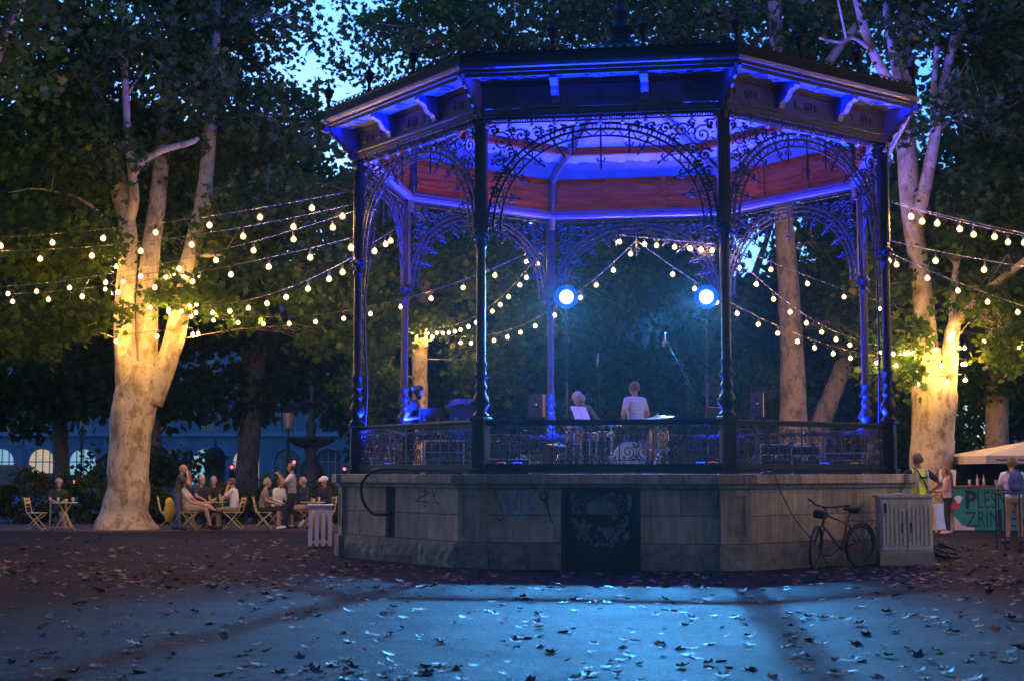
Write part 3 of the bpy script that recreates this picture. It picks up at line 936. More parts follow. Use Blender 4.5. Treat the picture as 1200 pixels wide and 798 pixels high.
# ------------------------------------------------------------------ bark and leaves
def bark_mat(name, pale, mid, dark):
    m, nt, p, out = nt_new(name)
    N, L = nt.nodes, nt.links
    geo = N.new('ShaderNodeNewGeometry'); pos = geo.outputs['Position']
    mp = N.new('ShaderNodeMapping'); mp.inputs['Scale'].default_value = (1, 1, .6); L.new(pos, mp.inputs[0])
    def noise(scale, detail=5, rough=.6, vec=None):
        n = N.new('ShaderNodeTexNoise'); n.inputs['Scale'].default_value = scale; n.inputs['Detail'].default_value = detail
        n.inputs['Roughness'].default_value = rough; L.new(vec or mp.outputs[0], n.inputs['Vector']); return n
    n1 = noise(2.4, 6, .62)
    r = N.new('ShaderNodeValToRGB'); e = r.color_ramp.elements
    e[0].position = .34; e[0].color = (*dark, 1); e[1].position = .44; e[1].color = (*mid, 1)
    k = e.new(.52); k.color = (*pale, 1); k = e.new(.70); k.color = (*[c * .82 for c in pale], 1)
    L.new(n1.outputs['Fac'], r.inputs[0])
    n3 = noise(3.6, 9, .55)
    r3 = N.new('ShaderNodeValToRGB'); r3.color_ramp.elements[0].position = .575; r3.color_ramp.elements[0].color = (0, 0, 0, 1); r3.color_ramp.elements[1].position = .59; r3.color_ramp.elements[1].color = (.75, .75, .75, 1)
    L.new(n3.outputs['Fac'], r3.inputs[0])
    fm = N.new('ShaderNodeMix'); fm.data_type = 'RGBA'; L.new(r3.outputs[0], fm.inputs[0]); L.new(r.outputs[0], fm.inputs[6]); fm.inputs[7].default_value = (dark[0] * 1.25, dark[1] * 1.3, dark[2] * 1.15, 1)
    n2 = noise(11, 5, .7)
    r2 = N.new('ShaderNodeValToRGB'); r2.color_ramp.elements[0].position = .33; r2.color_ramp.elements[0].color = (.30, .24, .18, 1)
    r2.color_ramp.elements[1].position = .45; r2.color_ramp.elements[1].color = (1, 1, 1, 1)
    L.new(n2.outputs['Fac'], r2.inputs[0])
    mx = N.new('ShaderNodeMix'); mx.data_type = 'RGBA'; mx.blend_type = 'MULTIPLY'; mx.inputs[0].default_value = .8
    L.new(fm.outputs[2], mx.inputs[6]); L.new(r2.outputs[0], mx.inputs[7]); L.new(mx.outputs[2], p.inputs['Base Color'])
    p.inputs['Roughness'].default_value = .85; p.inputs['Specular IOR Level'].default_value = .25
    b1 = N.new('ShaderNodeBump'); b1.inputs['Strength'].default_value = .9; b1.inputs['Distance'].default_value = .09
    L.new(n1.outputs['Fac'], b1.inputs['Height'])
    b2 = N.new('ShaderNodeBump'); b2.inputs['Strength'].default_value = .5; b2.inputs['Distance'].default_value = .02
    L.new(noise(26, 5, .7).outputs['Fac'], b2.inputs['Height']); L.new(b1.outputs[0], b2.inputs['Normal']); L.new(b2.outputs[0], p.inputs['Normal'])
    return m
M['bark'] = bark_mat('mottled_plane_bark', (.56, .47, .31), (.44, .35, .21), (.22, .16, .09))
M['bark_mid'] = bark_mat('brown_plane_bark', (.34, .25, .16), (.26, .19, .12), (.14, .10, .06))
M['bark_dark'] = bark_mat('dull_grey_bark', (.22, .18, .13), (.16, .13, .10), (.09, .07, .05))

def leaf_mat(name, a, b, transl=.45):
    m, nt, p, out = nt_new(name)
    N, L = nt.nodes, nt.links
    geo = N.new('ShaderNodeNewGeometry')
    r = N.new('ShaderNodeValToRGB'); e = r.color_ramp.elements
    e[0].position = 0; e[0].color = (*a, 1); e[1].position = .93; e[1].color = (*b, 1)
    k = e.new(1.0); k.color = (b[0] * 2.6, b[1] * 1.3, b[2] * .8, 1)
    L.new(geo.outputs['Random Per Island'], r.inputs[0])
    L.new(r.outputs[0], p.inputs['Base Color'])
    p.inputs['Roughness'].default_value = .55; p.inputs['Specular IOR Level'].default_value = .12
    t = N.new('ShaderNodeBsdfTranslucent')
    g = N.new('ShaderNodeMix'); g.data_type = 'RGBA'; g.blend_type = 'MULTIPLY'; g.inputs[0].default_value = 1.0
    g.inputs[7].default_value = (1.5, 1.35, .6, 1); L.new(r.outputs[0], g.inputs[6]); L.new(g.outputs[2], t.inputs[0])
    ms = N.new('ShaderNodeMixShader'); ms.inputs[0].default_value = transl
    L.new(p.outputs[0], ms.inputs[1]); L.new(t.outputs[0], ms.inputs[2]); L.new(ms.outputs[0], out.inputs[0])
    return m
M['leaf'] = leaf_mat('plane_leaves', (.028, .068, .012), (.070, .130, .020))
M['leaf_far'] = leaf_mat('far_leaves', (.024, .058, .014), (.05, .095, .020))
M['leaf_hedge'] = leaf_mat('hedge_leaves', (.03, .055, .016), (.06, .085, .022))

# five-lobed leaf outline in its own plane, stem at the origin, tip along +y
_l = [(0, 0), (.20, .02), (.46, .16), (.30, .34), (.52, .62), (.20, .60), (0, 1.0), (-.20, .60), (-.52, .62), (-.30, .34), (-.46, .16), (-.20, .02)]
LEAF_V = np.array([(0, .38, -.05)] + [(x, y, .07 * abs(x) * 2 - .06 * (y - .4) ** 2) for x, y in _l])
LEAF_F = np.array([(0, 1 + i, 1 + (i + 1) % 12) for i in range(12)])
QUAD_V = np.array([(0, 0, 0), (.34, .30, .05), (.24, .72, .02), (0, 1, -.05), (-.24, .72, .02), (-.34, .30, .05)])
QUAD_F = np.array([(0, 1, 2), (0, 2, 3), (0, 3, 4), (0, 4, 5)])

def leaves_mesh(name, P, size, rng, material, near=True, droop=.55, flat=.8):
    """one mesh of leaves at points P"""
    TV, TF = (LEAF_V, LEAF_F) if near else (QUAD_V, QUAD_F)
    n = len(P)
    nrm = rng.normal(0, flat, (n, 3)); nrm[:, 2] = np.abs(rng.normal(.75, .35, n)); nrm /= np.linalg.norm(nrm, axis=1)[:, None]
    d = rng.normal(0, 1, (n, 3)); d[:, 2] -= droop
    d -= nrm * np.sum(d * nrm, 1)[:, None]; d /= np.linalg.norm(d, axis=1)[:, None] + 1e-9
    x = np.cross(d, nrm)
    s = size * rng.uniform(.65, 1.25, n)
    V = (TV[None, :, 0, None] * x[:, None] + TV[None, :, 1, None] * d[:, None] + TV[None, :, 2, None] * nrm[:, None]) * s[:, None, None] + P[:, None]
    F = (TF[None] + (np.arange(n) * len(TV))[:, None, None]).reshape(-1, 3)
    return mesh_np(name, V.reshape(-1, 3), F, material)

def in_lobe(rng, c, r, n, shell=.35):
    """points in an uneven ellipsoid, denser towards the outside"""
    d = rng.normal(0, 1, (n, 3)); d /= np.linalg.norm(d, axis=1)[:, None]
    t = rng.uniform(shell ** 3, 1, n) ** (1 / 3)
    w = 1 + .25 * np.sin(d[:, 0] * 5 + c[0]) * np.cos(d[:, 2] * 4 + c[1]) + rng.normal(0, .08, n)
    return np.array(c) + d * (t * w)[:, None] * np.array(r)

def limb_tube(mb, pts, rng, sides=10, lump=.10, per=5):
    S = catmull(pts, per)
    P = [Vector(s[:3]) for s in S]; Rr = [max(float(s[3]), .004) for s in S]
    b0 = len(mb.v)
    mb.tube(P, Rr, sides, True)
    if lump:
        for i in range(len(P)):
            for k in range(sides):
                v = Vector(mb.v[b0 + i * sides + k])
                q = mnoise.noise(v * 1.7 / max(Rr[i] * 2.2, .2) ) * .65 + mnoise.noise(v * 4.0 / max(Rr[i] * 2.2, .2)) * .35
                mb.v[b0 + i * sides + k] = tuple(P[i] + (v - P[i]) * (1 + lump * 1.6 * q))
    return [(p, r) for p, r in zip(P, Rr)]

def tree(name, label, limbs, lobes, seed, group=None, near=True, leaf=.21, per_spray=18, spread=.30, bark='bark', leafm='leaf', twigs=True, flare=None, base=None, sides=12):
    """limbs: list of [(x,y,z,r)...] in world metres; lobes: (centre, radii, sprays)"""
    rng = np.random.default_rng(seed)
    base = Vector(base if base is not None else limbs[0][0][:3]); base.z = 0
    root = empty(name, base, 0, label, 'tree', group)
    mb = MB(); mb.smooth = True
    samples = []
    for i, lm in enumerate(limbs):
        pts = [(p[0] - base.x, p[1] - base.y, p[2], p[3]) for p in lm]
        samples += limb_tube(mb, pts, rng, sides if i == 0 else max(7, sides - 3), .12 if i == 0 else .07)
    trunk = mb.build('trunk', M[bark], root)
    SP = np.array([tuple(p) for p, r in samples]); 
    allP = []; tw = MB()
    bv = np.array(base)
    for (c, r, n) in lobes:
        c = np.array(c) - bv
        sp = in_lobe(rng, c, r, n)
        sp = sp[sp[:, 2] > 1.2]
        # a bough from the nearest limb to the lobe, twigs from the bough to some sprays
        if twigs and len(SP):
            j = int(np.argmin(np.linalg.norm(SP - c, axis=1) + np.maximum(0, SP[:, 2] - c[2]) * 2))
            s = SP[j]; mid = (s + c) / 2 + np.array([0, 0, .5]) + rng.normal(0, .25, 3)
            r0 = min(samples[j][1] * .6, .04 if c[2] > 7 else .018)
            bough = catmull([(*s, r0), (*mid, r0 * .7), (*c, r0 * .4)], 4)
            tw.smooth = True
            tw.tube([b[:3] for b in bough], [b[3] for b in bough], 6)
            for q in sp[::max(1, len(sp) // 16)]:
                t = rng.uniform(.35, 1); b = bough[int(t * (len(bough) - 1))]
                m = (b[:3] + q) / 2 + rng.normal(0, .18, 3) + np.array([0, 0, .15])
                tw.tube([b[:3], m, q], [r0 * .32, r0 * .2, .006], 5)
        k = per_spray
        pp = np.repeat(sp, k, axis=0) + rng.normal(0, 1, (len(sp) * k, 3)) * np.array([spread, spread, spread * .55])
        allP.append(pp)
    if tw.v: tag(tw.build('boughs', M[bark], root), kind='stuff')
    if allP:
        me = leaves_mesh('crown', np.concatenate(allP), leaf, rng, M[leafm], near)
        tag(obj('crown', me, root), kind='stuff')
    return root

def W(x, y, Y, r):                              # limb point through a photo pixel
    p = pix(x, y, Y); return (p.x, p.y, p.z, r)
def L3(x, y, Y): p = pix(x, y, Y); return (p.x, p.y, p.z)

# the big plane tree by the tables
Y1 = 38.5
def base_pts(x, y, Y, r, n=3):
    p = gpix(x, y); return (p.x, Y, -.15, r)
bx = pix(147, 610, Y1).x
T1 = [[(bx, Y1, -.2, 1.0), (bx - .02, Y1, .10, .84), (bx, Y1, .42, .66), (bx + .04, Y1, .9, .575), W(150, 560, Y1, .54), W(152, 520, Y1, .55), W(156, 485, Y1, .61), W(161, 458, Y1, .58), W(166, 438, Y1, .48), W(169, 425, Y1, .36)],
      [W(156, 475, Y1, .42), W(148, 425, Y1 - .1, .31), W(146, 360, Y1 - .1, .27), W(150, 300, Y1 - .1, .25), W(149, 262, Y1 - .1, .24), W(141, 225, Y1, .27), W(132, 190, Y1, .20), W(124, 150, Y1 + .2, .16), W(112, 105, Y1 + .4, .13), W(90, 40, Y1 + .6, .10), W(70, -40, Y1 + 1, .07)],
      [W(149, 262, Y1 - .1, .19), W(157, 235, Y1 - .3, .14), W(155, 205, Y1 - .4, .12), W(150, 165, Y1 - .5, .11), W(147, 100, Y1 - .6, .10), W(145, 20, Y1 - .8, .07), W(140, -50, Y1 - 1, .05)],
      [W(155, 207, Y1 - .4, .11), W(165, 192, Y1 - .8, .095), W(190, 177, Y1 - 1.3, .085), W(222, 168, Y1 - 1.9, .075), W(232, 163, Y1 - 2.2, .05)],
      [W(168, 470, Y1 + .1, .40), W(172, 420, Y1 + .2, .31), W(172, 370, Y1 + .3, .30), W(175, 310, Y1 + .4, .26), W(184, 240, Y1 + .7, .24), W(190, 180, Y1 + 1, .21), W(196, 100, Y1 + 1.5, .17), W(205, 20, Y1 + 2, .13), W(210, -60, Y1 + 2.4, .09)],
      [W(176, 470, Y1, .36), W(193, 430, Y1 - .1, .30), W(206, 390, Y1 - .1, .28), W(215, 340, Y1, .27), W(226, 290, Y1 + .1, .24), W(237, 245, Y1 + .2, .23), W(243, 190, Y1 + .5, .20), W(248, 120, Y1 + .9, .18), W(252, 40, Y1 + 1.2, .15), W(255, -60, Y1 + 1.6, .10)],
      [W(238, 250, Y1 + .2, .08), W(250, 232, Y1 - .2, .05), W(262, 228, Y1 - .5, .03)],
      [W(222, 300, Y1, .08), W(245, 300, Y1 - .6, .05), W(262, 298, Y1 - 1, .03)],
      [W(126, 160, Y1, .05), W(110, 148, Y1 - .6, .04), W(85, 132, Y1 - 1.2, .02)],
      [W(112, 105, Y1 + .4, .08), W(95, 40, Y1 - .2, .05), W(40, 3, Y1 - .8, .03)],
      [W(148, 290, Y1, .06), W(105, 240, Y1 - .8, .04), W(50, 222, Y1 - 1.4, .025), W(10, 226, Y1 - 2, .015)]]
LB1 = [(L3(160, 50, 37.0), (.9, .7, .7), 20), (L3(200, 110, 37.6), (.8, .7, .7), 18), (L3(250, 90, 37.6), (.9, .7, .8), 20), (L3(100, 150, 37.2), (.9, .7, .7), 22), (L3(390, 250, 43), (1.6, 1.6, 1.2), 60), (L3(250, 60, 43), (2.4, 2, 1.6), 90), (L3(300, 120, 43), (2.0, 2, 1.4), 60), (L3(240, 10, 42), (2.2, 2, 1.2), 80), (L3(30, 120, 38), (2.2, 2.2, 1.6), 150), (L3(120, 150, 41), (2.2, 2, 1.6), 120), (L3(60, 60, 39), (2.6, 2.6, 1.8), 170), (L3(180, 40, 39.5), (2.6, 2.6, 1.7), 150), (L3(300, 30, 40.5), (2.2, 2.2, 1.3), 60), (L3(60, 190, 37.5), (2.3, 2.2, 1.4), 150), (L3(215, 170, 40.5), (2.0, 2, 1.4), 110),
       (L3(330, 150, 40), (2.0, 2.2, 1.3), 100), (L3(40, 290, 36.5), (2.2, 2.0, .9), 150), (L3(310, 260, 38.5), (1.9, 2.2, 1.2), 150), (L3(185, 300, 40.5), (2.0, 1.6, 1.0), 70),
       (L3(120, 250, 40.5), (2.2, 1.6, 1.2), 100), (L3(370, 330, 37.5), (1.7, 2.0, 1.0), 120), (L3(88, 365, 36.8), (1.0, 1.0, .55), 40), (L3(268, 345, 37.4), (1.1, 1.2, .75), 70), (L3(196, 348, 37.5), (.5, .4, .3), 12), (L3(20, 385, 37.5), (1.4, 1.4, .7), 50),
       (L3(140, -60, 39), (4.5, 4, 2.2), 220), (L3(330, -70, 41), (3.5, 3.5, 2), 90), (L3(385, 395, 38.5), (.9, 1.2, .5), 34)]
tree('plane_tree', 'massive pale plane tree with three main limbs beside the cafe tables', T1, LB1, 1, 'plane trees in the park', sides=16)

# tree behind the guitarist
Y2 = 45.0
T2 = [[W(495, 620, Y2, .45), W(494, 560, Y2, .34), W(493, 500, Y2, .26), W(492, 440, Y2, .245), W(492, 395, Y2, .25), W(495, 355, Y2, .22), W(500, 325, Y2, .18), W(497, 290, Y2, .15), W(488, 240, Y2, .13), W(478, 170, Y2, .10)],
      [W(495, 350, Y2, .14), W(512, 335, Y2 - .3, .10), W(535, 322, Y2 - .6, .07), W(560, 312, Y2 - 1, .04)],
      [W(492, 390, Y2, .14), W(480, 355, Y2 - .3, .11), W(462, 325, Y2 - .6, .08), W(440, 295, Y2 - 1, .05)],
      [W(500, 325, Y2, .12), W(520, 260, Y2 + .5, .1), W(560, 160, Y2 + 1, .08), W(600, 40, Y2 + 1.5, .05)]]
LB2 = [(L3(445, 300, 43.5), (1.7, 1.6, 1.3), 110), (L3(445, 385, 43.5), (1.1, 1.2, 1.1), 60), (L3(560, 310, 43), (1.6, 1.5, 1.0), 90), (L3(620, 350, 43.5), (1.3, 1.3, 1.3), 80), (L3(505, 372, 44.2), (.6, .5, .35), 22),
       (L3(500, 220, 45), (2.6, 2.2, 1.8), 120), (L3(620, 130, 46), (3, 2.4, 2.2), 150), (L3(470, 60, 46), (2.6, 2.4, 2.0), 90), (L3(600, 10, 46), (3.2, 2.6, 2), 200), (L3(520, 25, 50), (3.2, 2.4, 1.8), 170), (L3(700, 5, 50), (3.2, 2.4, 1.8), 170),  (L3(570, 420, 46), (1.4, 1.5, 1.2), 70), (L3(440, 450, 46), (1.2, 1.3, 1.0), 60), (L3(690, 330, 46.5), (1.8, 1.5, 1.6), 80)]
tree('plane_tree', 'slim pale plane tree trunk behind the seated guitarist', T2, LB2, 2, 'plane trees in the park')

# straight trunk and leaning trunk seen through the right-hand arch
Y3 = 44.0
T3 = [[W(932, 640, Y3, .75), W(931, 560, Y3, .50), W(930, 500, Y3, .44), W(929, 430, Y3, .38), W(925, 350, Y3, .34), W(920, 280, Y3, .31), W(915, 200, Y3, .28), W(912, 100, Y3, .25), W(905, -40, Y3, .2)],
      [W(915, 180, Y3, .2), W(960, 90, Y3 - .4, .16), W(1010, 20, Y3 - .6, .12), W(1040, -50, Y3 - 1, .1)]]
LB3 = [(L3(840, 0, 50), (3.2, 2.4, 1.8), 150), (L3(960, 60, 50), (2.6, 2.4, 2.2), 110), (L3(880, 20, 45), (3, 2.5, 2), 170), (L3(760, 10, 46), (3, 2.5, 2), 190), (L3(980, 40, 46), (2.4, 2, 1.6), 90), (L3(960, 300, 46), (1.6, 1.5, 1.2), 70), (L3(1000, 390, 45), (.8, .9, .8), 30), (L3(850, 200, 47), (3, 2, 2), 120), (L3(900, 470, 50), (2, 2, 1.5), 70)]
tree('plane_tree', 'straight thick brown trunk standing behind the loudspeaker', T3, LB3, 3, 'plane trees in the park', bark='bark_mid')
Y5 = 46.5
T5 = [[W(940, 610, Y5, .45), W(958, 510, Y5, .34), W(978, 455, Y5, .30), W(1000, 395, Y5, .26), W(1020, 320, Y5, .23), W(1035, 230, Y5, .2), W(1040, 120, Y5, .16)]]
LB5 = [(L3(1010, 300, 45.8), (1.5, 1.4, 1.6), 110), (L3(1020, 180, 47), (2.2, 2, 1.8), 90), (L3(980, 360, 45), (.7, .8, .6), 26)]
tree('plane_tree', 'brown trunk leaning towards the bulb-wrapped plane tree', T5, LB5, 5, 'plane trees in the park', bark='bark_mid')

# bulb-wrapped plane tree by the stall
Y4 = 38.0
T4 = [[W(1093, 630, Y4, .80), W(1093, 600, Y4, .62), W(1092, 555, Y4, .55), W(1093, 510, Y4, .57), W(1095, 470, Y4, .58), W(1093, 440, Y4, .52), W(1088, 410, Y4, .36)],
      [W(1087, 450, Y4, .34), W(1086, 405, Y4 + .1, .30), W(1082, 350, Y4 + .2, .27), W(1074, 290, Y4 + .3, .27), W(1068, 240, Y4 + .3, .30), W(1064, 200, Y4 + .4, .28), W(1060, 120, Y4 + .6, .24), W(1060, 40, Y4 + .8, .20), W(1062, -50, Y4 + 1, .15)],
      [W(1108, 470, Y4 - .1, .28), W(1113, 420, Y4 - .3, .22), W(1117, 385, Y4 - .4, .18), W(1125, 372, Y4 - .6, .13), W(1150, 347, Y4 - 1.2, .11), W(1180, 323, Y4 - 1.8, .10), W(1215, 295, Y4 - 2.4, .08)],
      [W(1117, 385, Y4 - .4, .12), W(1117, 350, Y4 - .2, .10), W(1122, 300, Y4, .08)],
      [W(1073, 265, Y4 + .3, .20), W(1083, 225, Y4, .18), W(1092, 180, Y4 - .2, .16), W(1102, 120, Y4 - .4, .14), W(1115, 60, Y4 - .6, .12), W(1130, 0, Y4 - .8, .1), W(1140, -60, Y4 - 1, .07)],
      [W(1094, 170, Y4 - .2, .10), W(1094, 110, Y4 - .5, .085), W(1098, 50, Y4 - .8, .07), W(1100, -20, Y4 - 1, .05)],
      [W(1062, 150, Y4 + .5, .16), W(1050, 80, Y4 + .3, .14), W(1040, 20, Y4, .12), W(1030, -50, Y4 - .2, .08)],
      [W(1050, 110, Y4 + .6, .16), W(1022, 60, Y4 + .2, .13), W(1005, 5, Y4 - .2, .11), W(990, -50, Y4 - .4, .08)],
      [W(1022, 60, Y4, .06), W(1000, 45, Y4 - .5, .05), W(985, 50, Y4 - .8, .04), W(960, 45, Y4 - 1.2, .03)],
      [W(992, 48, Y4 - .7, .035), W(985, 15, Y4 - .9, .03), W(978, -20, Y4 - 1.1, .02)]]
LB4 = [(L3(1075, 40, 36.8), (.8, .7, .6), 16), (L3(1125, 110, 36.4), (.7, .7, .6), 14), (L3(1060, 150, 37.2), (.5, .5, .5), 10), (L3(1160, 250, 38), (1.7, 2, 1.1), 150), (L3(1175, 345, 37), (1.2, 1.4, .7), 60), (L3(1135, 315, 39.4), (1.1, 1.0, .8), 60), (L3(1048, 395, 37.2), (.65, .6, .55), 34), (L3(1045, 440, 37.2), (.55, .5, .45), 26), (L3(1045, 330, 38.6), (.8, .8, .7), 34),
       (L3(1185, 400, 36.6), (.7, .8, .6), 26), (L3(1180, 60, 38), (1.8, 2, 1.6), 120), (L3(1100, 10, 37.5), (1.8, 2, 1.0), 60), (L3(1190, 160, 38.5), (1.6, 1.8, 1.1), 80), (L3(1020, -30, 38), (2.5, 2.5, 1.2), 110),
       (L3(1130, -70, 38), (3, 3, 1.8), 120), (L3(1090, 240, 39.8), (1.3, 1, 1), 40)]
tree('plane_tree', 'pale forked plane tree wrapped with bulbs beside the green stall', T4, LB4, 4, 'plane trees in the park', sides=14)
# tree beyond the stall
Y6 = 44.0
T6 = [[W(1165, 640, Y6, .5), W(1168, 520, Y6, .36), W(1168, 400, Y6, .32), W(1160, 280, Y6, .28), W(1178, 190, Y6, .25), W(1185, 130, Y6, .22), W(1195, 20, Y6, .18)],
      [W(1165, 240, Y6, .16), W(1200, 150, Y6, .13), W(1260, 60, Y6, .1)]]
LB6 = [(L3(1190, 20, 44), (2.2, 2.2, 1.6), 110), (L3(1170, 230, 44.5), (1.8, 1.8, 1.3), 90), (L3(1230, 200, 44), (2.2, 2.2, 2), 120), (L3(1180, 420, 44), (2.2, 1.8, 1.6), 130), (L3(1110, 470, 47), (2.2, 1.5, 1.6), 110), (L3(1250, 400, 43), (2.2, 1.8, 1.8), 90), (L3(1260, 0, 43), (3, 3, 2.5), 120)]
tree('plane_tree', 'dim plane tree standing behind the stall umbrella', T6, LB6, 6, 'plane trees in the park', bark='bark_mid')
# tree that carries the far ends of the long bulb strings
T7 = [[(-12.8, 29.5, -.2, .8), (-12.8, 29.5, .5, .52), (-12.7, 29.5, 2.5, .44), (-12.6, 29.5, 5, .42), (-12.9, 29.6, 8, .34), (-13.2, 29.8, 11, .24), (-13.4, 30, 14, .12)],
      [(-12.6, 29.5, 5.2, .26), (-11.8, 29.3, 7.5, .2), (-11.0, 29.4, 10, .14), (-10.2, 29.8, 12.5, .08)]]
LB7 = [((-11.4, 29.6, 10.6), (1.7, 2, 1.2), 90), ((-10.6, 30, 13.0), (2.6, 2.6, 1.8), 120), ((-14, 29.6, 9), (2.4, 2.4, 2), 90), ((-13.6, 30, 13), (3, 3, 2), 120)]
tree('plane_tree', 'plane tree holding the long bulb strings clear of the tables', T7, LB7, 7, 'plane trees in the park')

# ------------------------------------------------------------------ unseen plane trees added behind and beside the camera to shade the square
for i, (x, y) in enumerate([(-12.0, 15.0), (12.5, 14.0), (-9.0, 3.0), (9.5, 2.0), (-7.0, -9.0), (8.0, -9.0), (0.5, -15.0), (18.5, 24.0), (-20, 21), (21, 10), (-21, 8), (-16, -6), (17, -6), (-9, -20), (10, -20)]):
    rr = random.Random(300 + i)
    lm = [[(x, y, -.2, .8), (x, y, .5, .52), (x + .1, y, 2.5, .44), (x + .2, y, 5, .42), (x, y + .2, 9, .30), (x - .2, y, 13, .12)],
          [(x + .2, y, 5, .28), (x * .8, y + 1.5, 8, .2), (x * .55, y + 2.5, 11, .1)], [(x + .2, y, 5.2, .26), (x * 1.1, y - 2, 8.5, .18), (x * 1.2, y - 3, 11.5, .08)]]
    lb = []
    for j in range(26):
        a = rr.uniform(0, 2 * PI); q_ = 6.2 * rr.random() ** .5; z = rr.uniform(8.5, 15)
        if y < -5 or abs(x) > 15: z = rr.uniform(4.0, 14)
        cx, cy = x * .8 + q_ * math.cos(a), y + q_ * math.sin(a)
        if cy > 1 and abs(cx) < .40 * cy + 4.2: z = max(z, 1.5 + .36 * (cy + 4) + 3.0)
        if cy < 4 and (cx * cx + cy * cy) < 64: z = max(z, 9)
        lb.append(((cx, cy, z), (rr.uniform(2.2, 3.2), rr.uniform(2.2, 3.2), rr.uniform(1.1, 1.6)), 42))
    tree('plane_tree', 'unseen plane tree added to shade the open square', lm, lb, 300 + i, 'added plane trees shading the square', near=False, leaf=.62, per_spray=9, spread=.6, leafm='leaf_far', sides=9)

# ------------------------------------------------------------------ trees farther back
rb_ = random.Random(21)
back = [(-31, 60), (-24, 54), (-19.5, 62), (-14.2, 57), (-11.2, 60), (-6.2, 66), (-1.0, 60), (4.4, 64), (8.5, 58), (14, 62), (19, 55), (25, 60), (31, 56), (-27, 72), (0, 74), (20, 74)]
for i, (x, y) in enumerate(back):
    h = rb_.uniform(15, 19)
    r = rb_.uniform(.35, .55)
    dx = rb_.uniform(-.8, .8)
    lb = []
    zlo = 4.5
    thin = -.24 < x / y < -.09
    for j in range(9):
        a = rb_.uniform(0, 2 * PI); q = rb_.uniform(.5, 3.4); z = zlo + (h - zlo) * (j + .3) / 9
        if thin and z / y > .19 and rb_.random() < .35: continue
        lb.append(((x + q * math.cos(a), y + q * math.sin(a), z), (rb_.uniform(1.9, 3.1), rb_.uniform(1.9, 3.1), rb_.uniform(1.2, 1.9)), 62))
    lm = [[(x, y, -.2, r * 1.7), (x, y, .6, r * 1.05), (x + dx * .2, y, 3, r * .9), (x + dx * .5, y, 6, r * .8), (x + dx, y, 10, r * .5), (x + dx * 1.2, y, h - 1, .08)],
          [(x + dx * .4, y, 5, r * .5), (x + dx - 1.6, y + .5, 9, r * .3), (x - 2.4, y + .8, 12, .06)],
          [(x + dx * .4, y, 5.6, r * .5), (x + dx + 1.6, y - .5, 9.5, r * .3), (x + 2.4, y - .8, 12.5, .06)]]
    tree('park_tree', 'tall dark leafy tree in the row before the buildings', lm, lb, 40 + i, 'dark trees in the background', near=False, leaf=.42, per_spray=20, spread=.55, bark='bark_dark', leafm='leaf_far', sides=9)

# low trees and shrubs filling in behind the bandstand
shr = [(-13.5, 52, 2.2), (1.5, 55, 3.4), (4.8, 53, 3.0), (-.6, 56, 2.8), (8.2, 54, 3.6), (11.8, 52, 3.6), (15.4, 50, 3.3), (19, 50, 3.6), (22.5, 50, 3.4), (-4.6, 58, 3.0), (-2.6, 54, 3.6), (3.2, 57, 4.2), (6.6, 58, 4.4), (0.4, 59, 4.6), (10, 56, 4.4), (13.6, 55, 4.2)]
for i, (x, y, h) in enumerate(shr):
    lm = [[(x, y, -.1, .12), (x + .1, y, h * .3, .09), (x - .1, y, h * .6, .05), (x, y, h * .9, .02)]]
    lb = [((x, y, h * .35), (1.9, 1.4, h * .36), 40), ((x - .8, y, h * .6), (1.4, 1.2, h * .3), 30), ((x + .8, y, h * .65), (1.4, 1.2, h * .3), 30), ((x, y, h * .85), (1.3, 1.1, h * .3), 26)]
    r = tree('shrub', 'dense dark green shrub behind the bandstand', lm, lb, 80 + i, 'shrubs behind the bandstand', near=False, leaf=.26, per_spray=20, spread=.4, bark='bark_dark', leafm='leaf_hedge', sides=6)
    r['category'] = 'shrub'
# hedge behind the tables
rng = np.random.default_rng(9)
hedge_root = None
hx = -17.2
for i in range(9):
    w = [2.6, 2.2, 2.4, 1.9, 2.3, 2.4, 1.8, 1.9, 2.0][i]
    cx = hx + w / 2; hx += w * .82
    h = [1.25, 1.5, 1.3, 1.0, 1.15, 1.3, 1.1, 1.2, 1.0][i]
    e = empty('hedge_bush', (cx, 42.2, 0), 0, 'rounded dark hedge bush behind the cafe chairs', 'hedge', 'hedge bushes behind the cafe tables')
    n = 1500
    P = in_lobe(rng, (0, 0, h * .5), (w * .52, .7, h * .52), n, .7); P = P[P[:, 2] > .03]
    tag(obj('foliage', leaves_mesh('foliage', P, .14, rng, M['leaf_hedge'], True, .1, .9), e), kind='stuff')
    q = MB()
    for j in range(5):
        a = rng.uniform(0, 6.28); q.tube([(0, 0, 0), (.3 * math.cos(a), .3 * math.sin(a), h * .4), (.7 * math.cos(a) * w * .4, .5 * math.sin(a), h * .8)], [.03, .02, .008], 5)
    q.build('stems', M['bark_dark'], e)

# ------------------------------------------------------------------ bulb strings
def bulb_glass():
    m, nt, p, out = nt_new('bulb_glass_amber_halo')
    N, L = nt.nodes, nt.links
    nt.nodes.remove(p)
    e = N.new('ShaderNodeEmission'); e.inputs[0].default_value = (1.0, .44, .08, 1); e.inputs[1].default_value = 1.15 * LAMP  # amber emission stands for the halo round the filament
    t = N.new('ShaderNodeBsdfTransparent'); t.inputs[0].default_value = (1, .93, .8, 1)
    a = N.new('ShaderNodeAddShader'); L.new(e.outputs[0], a.inputs[0]); L.new(t.outputs[0], a.inputs[1]); L.new(a.outputs[0], out.inputs[0])
    m.cycles.emission_sampling = 'NONE'
    return m
M['bulbglass'] = bulb_glass()
BULB_L = 560.0
M['bulbcore'] = emit('glowing_filament', (1.0, .58, .20), BULB_L)
M['wire'] = mat('black_wire', (.02, .02, .02), .5)
M['wire_pale'] = mat('grey_wire', (.11, .105, .095), .5)
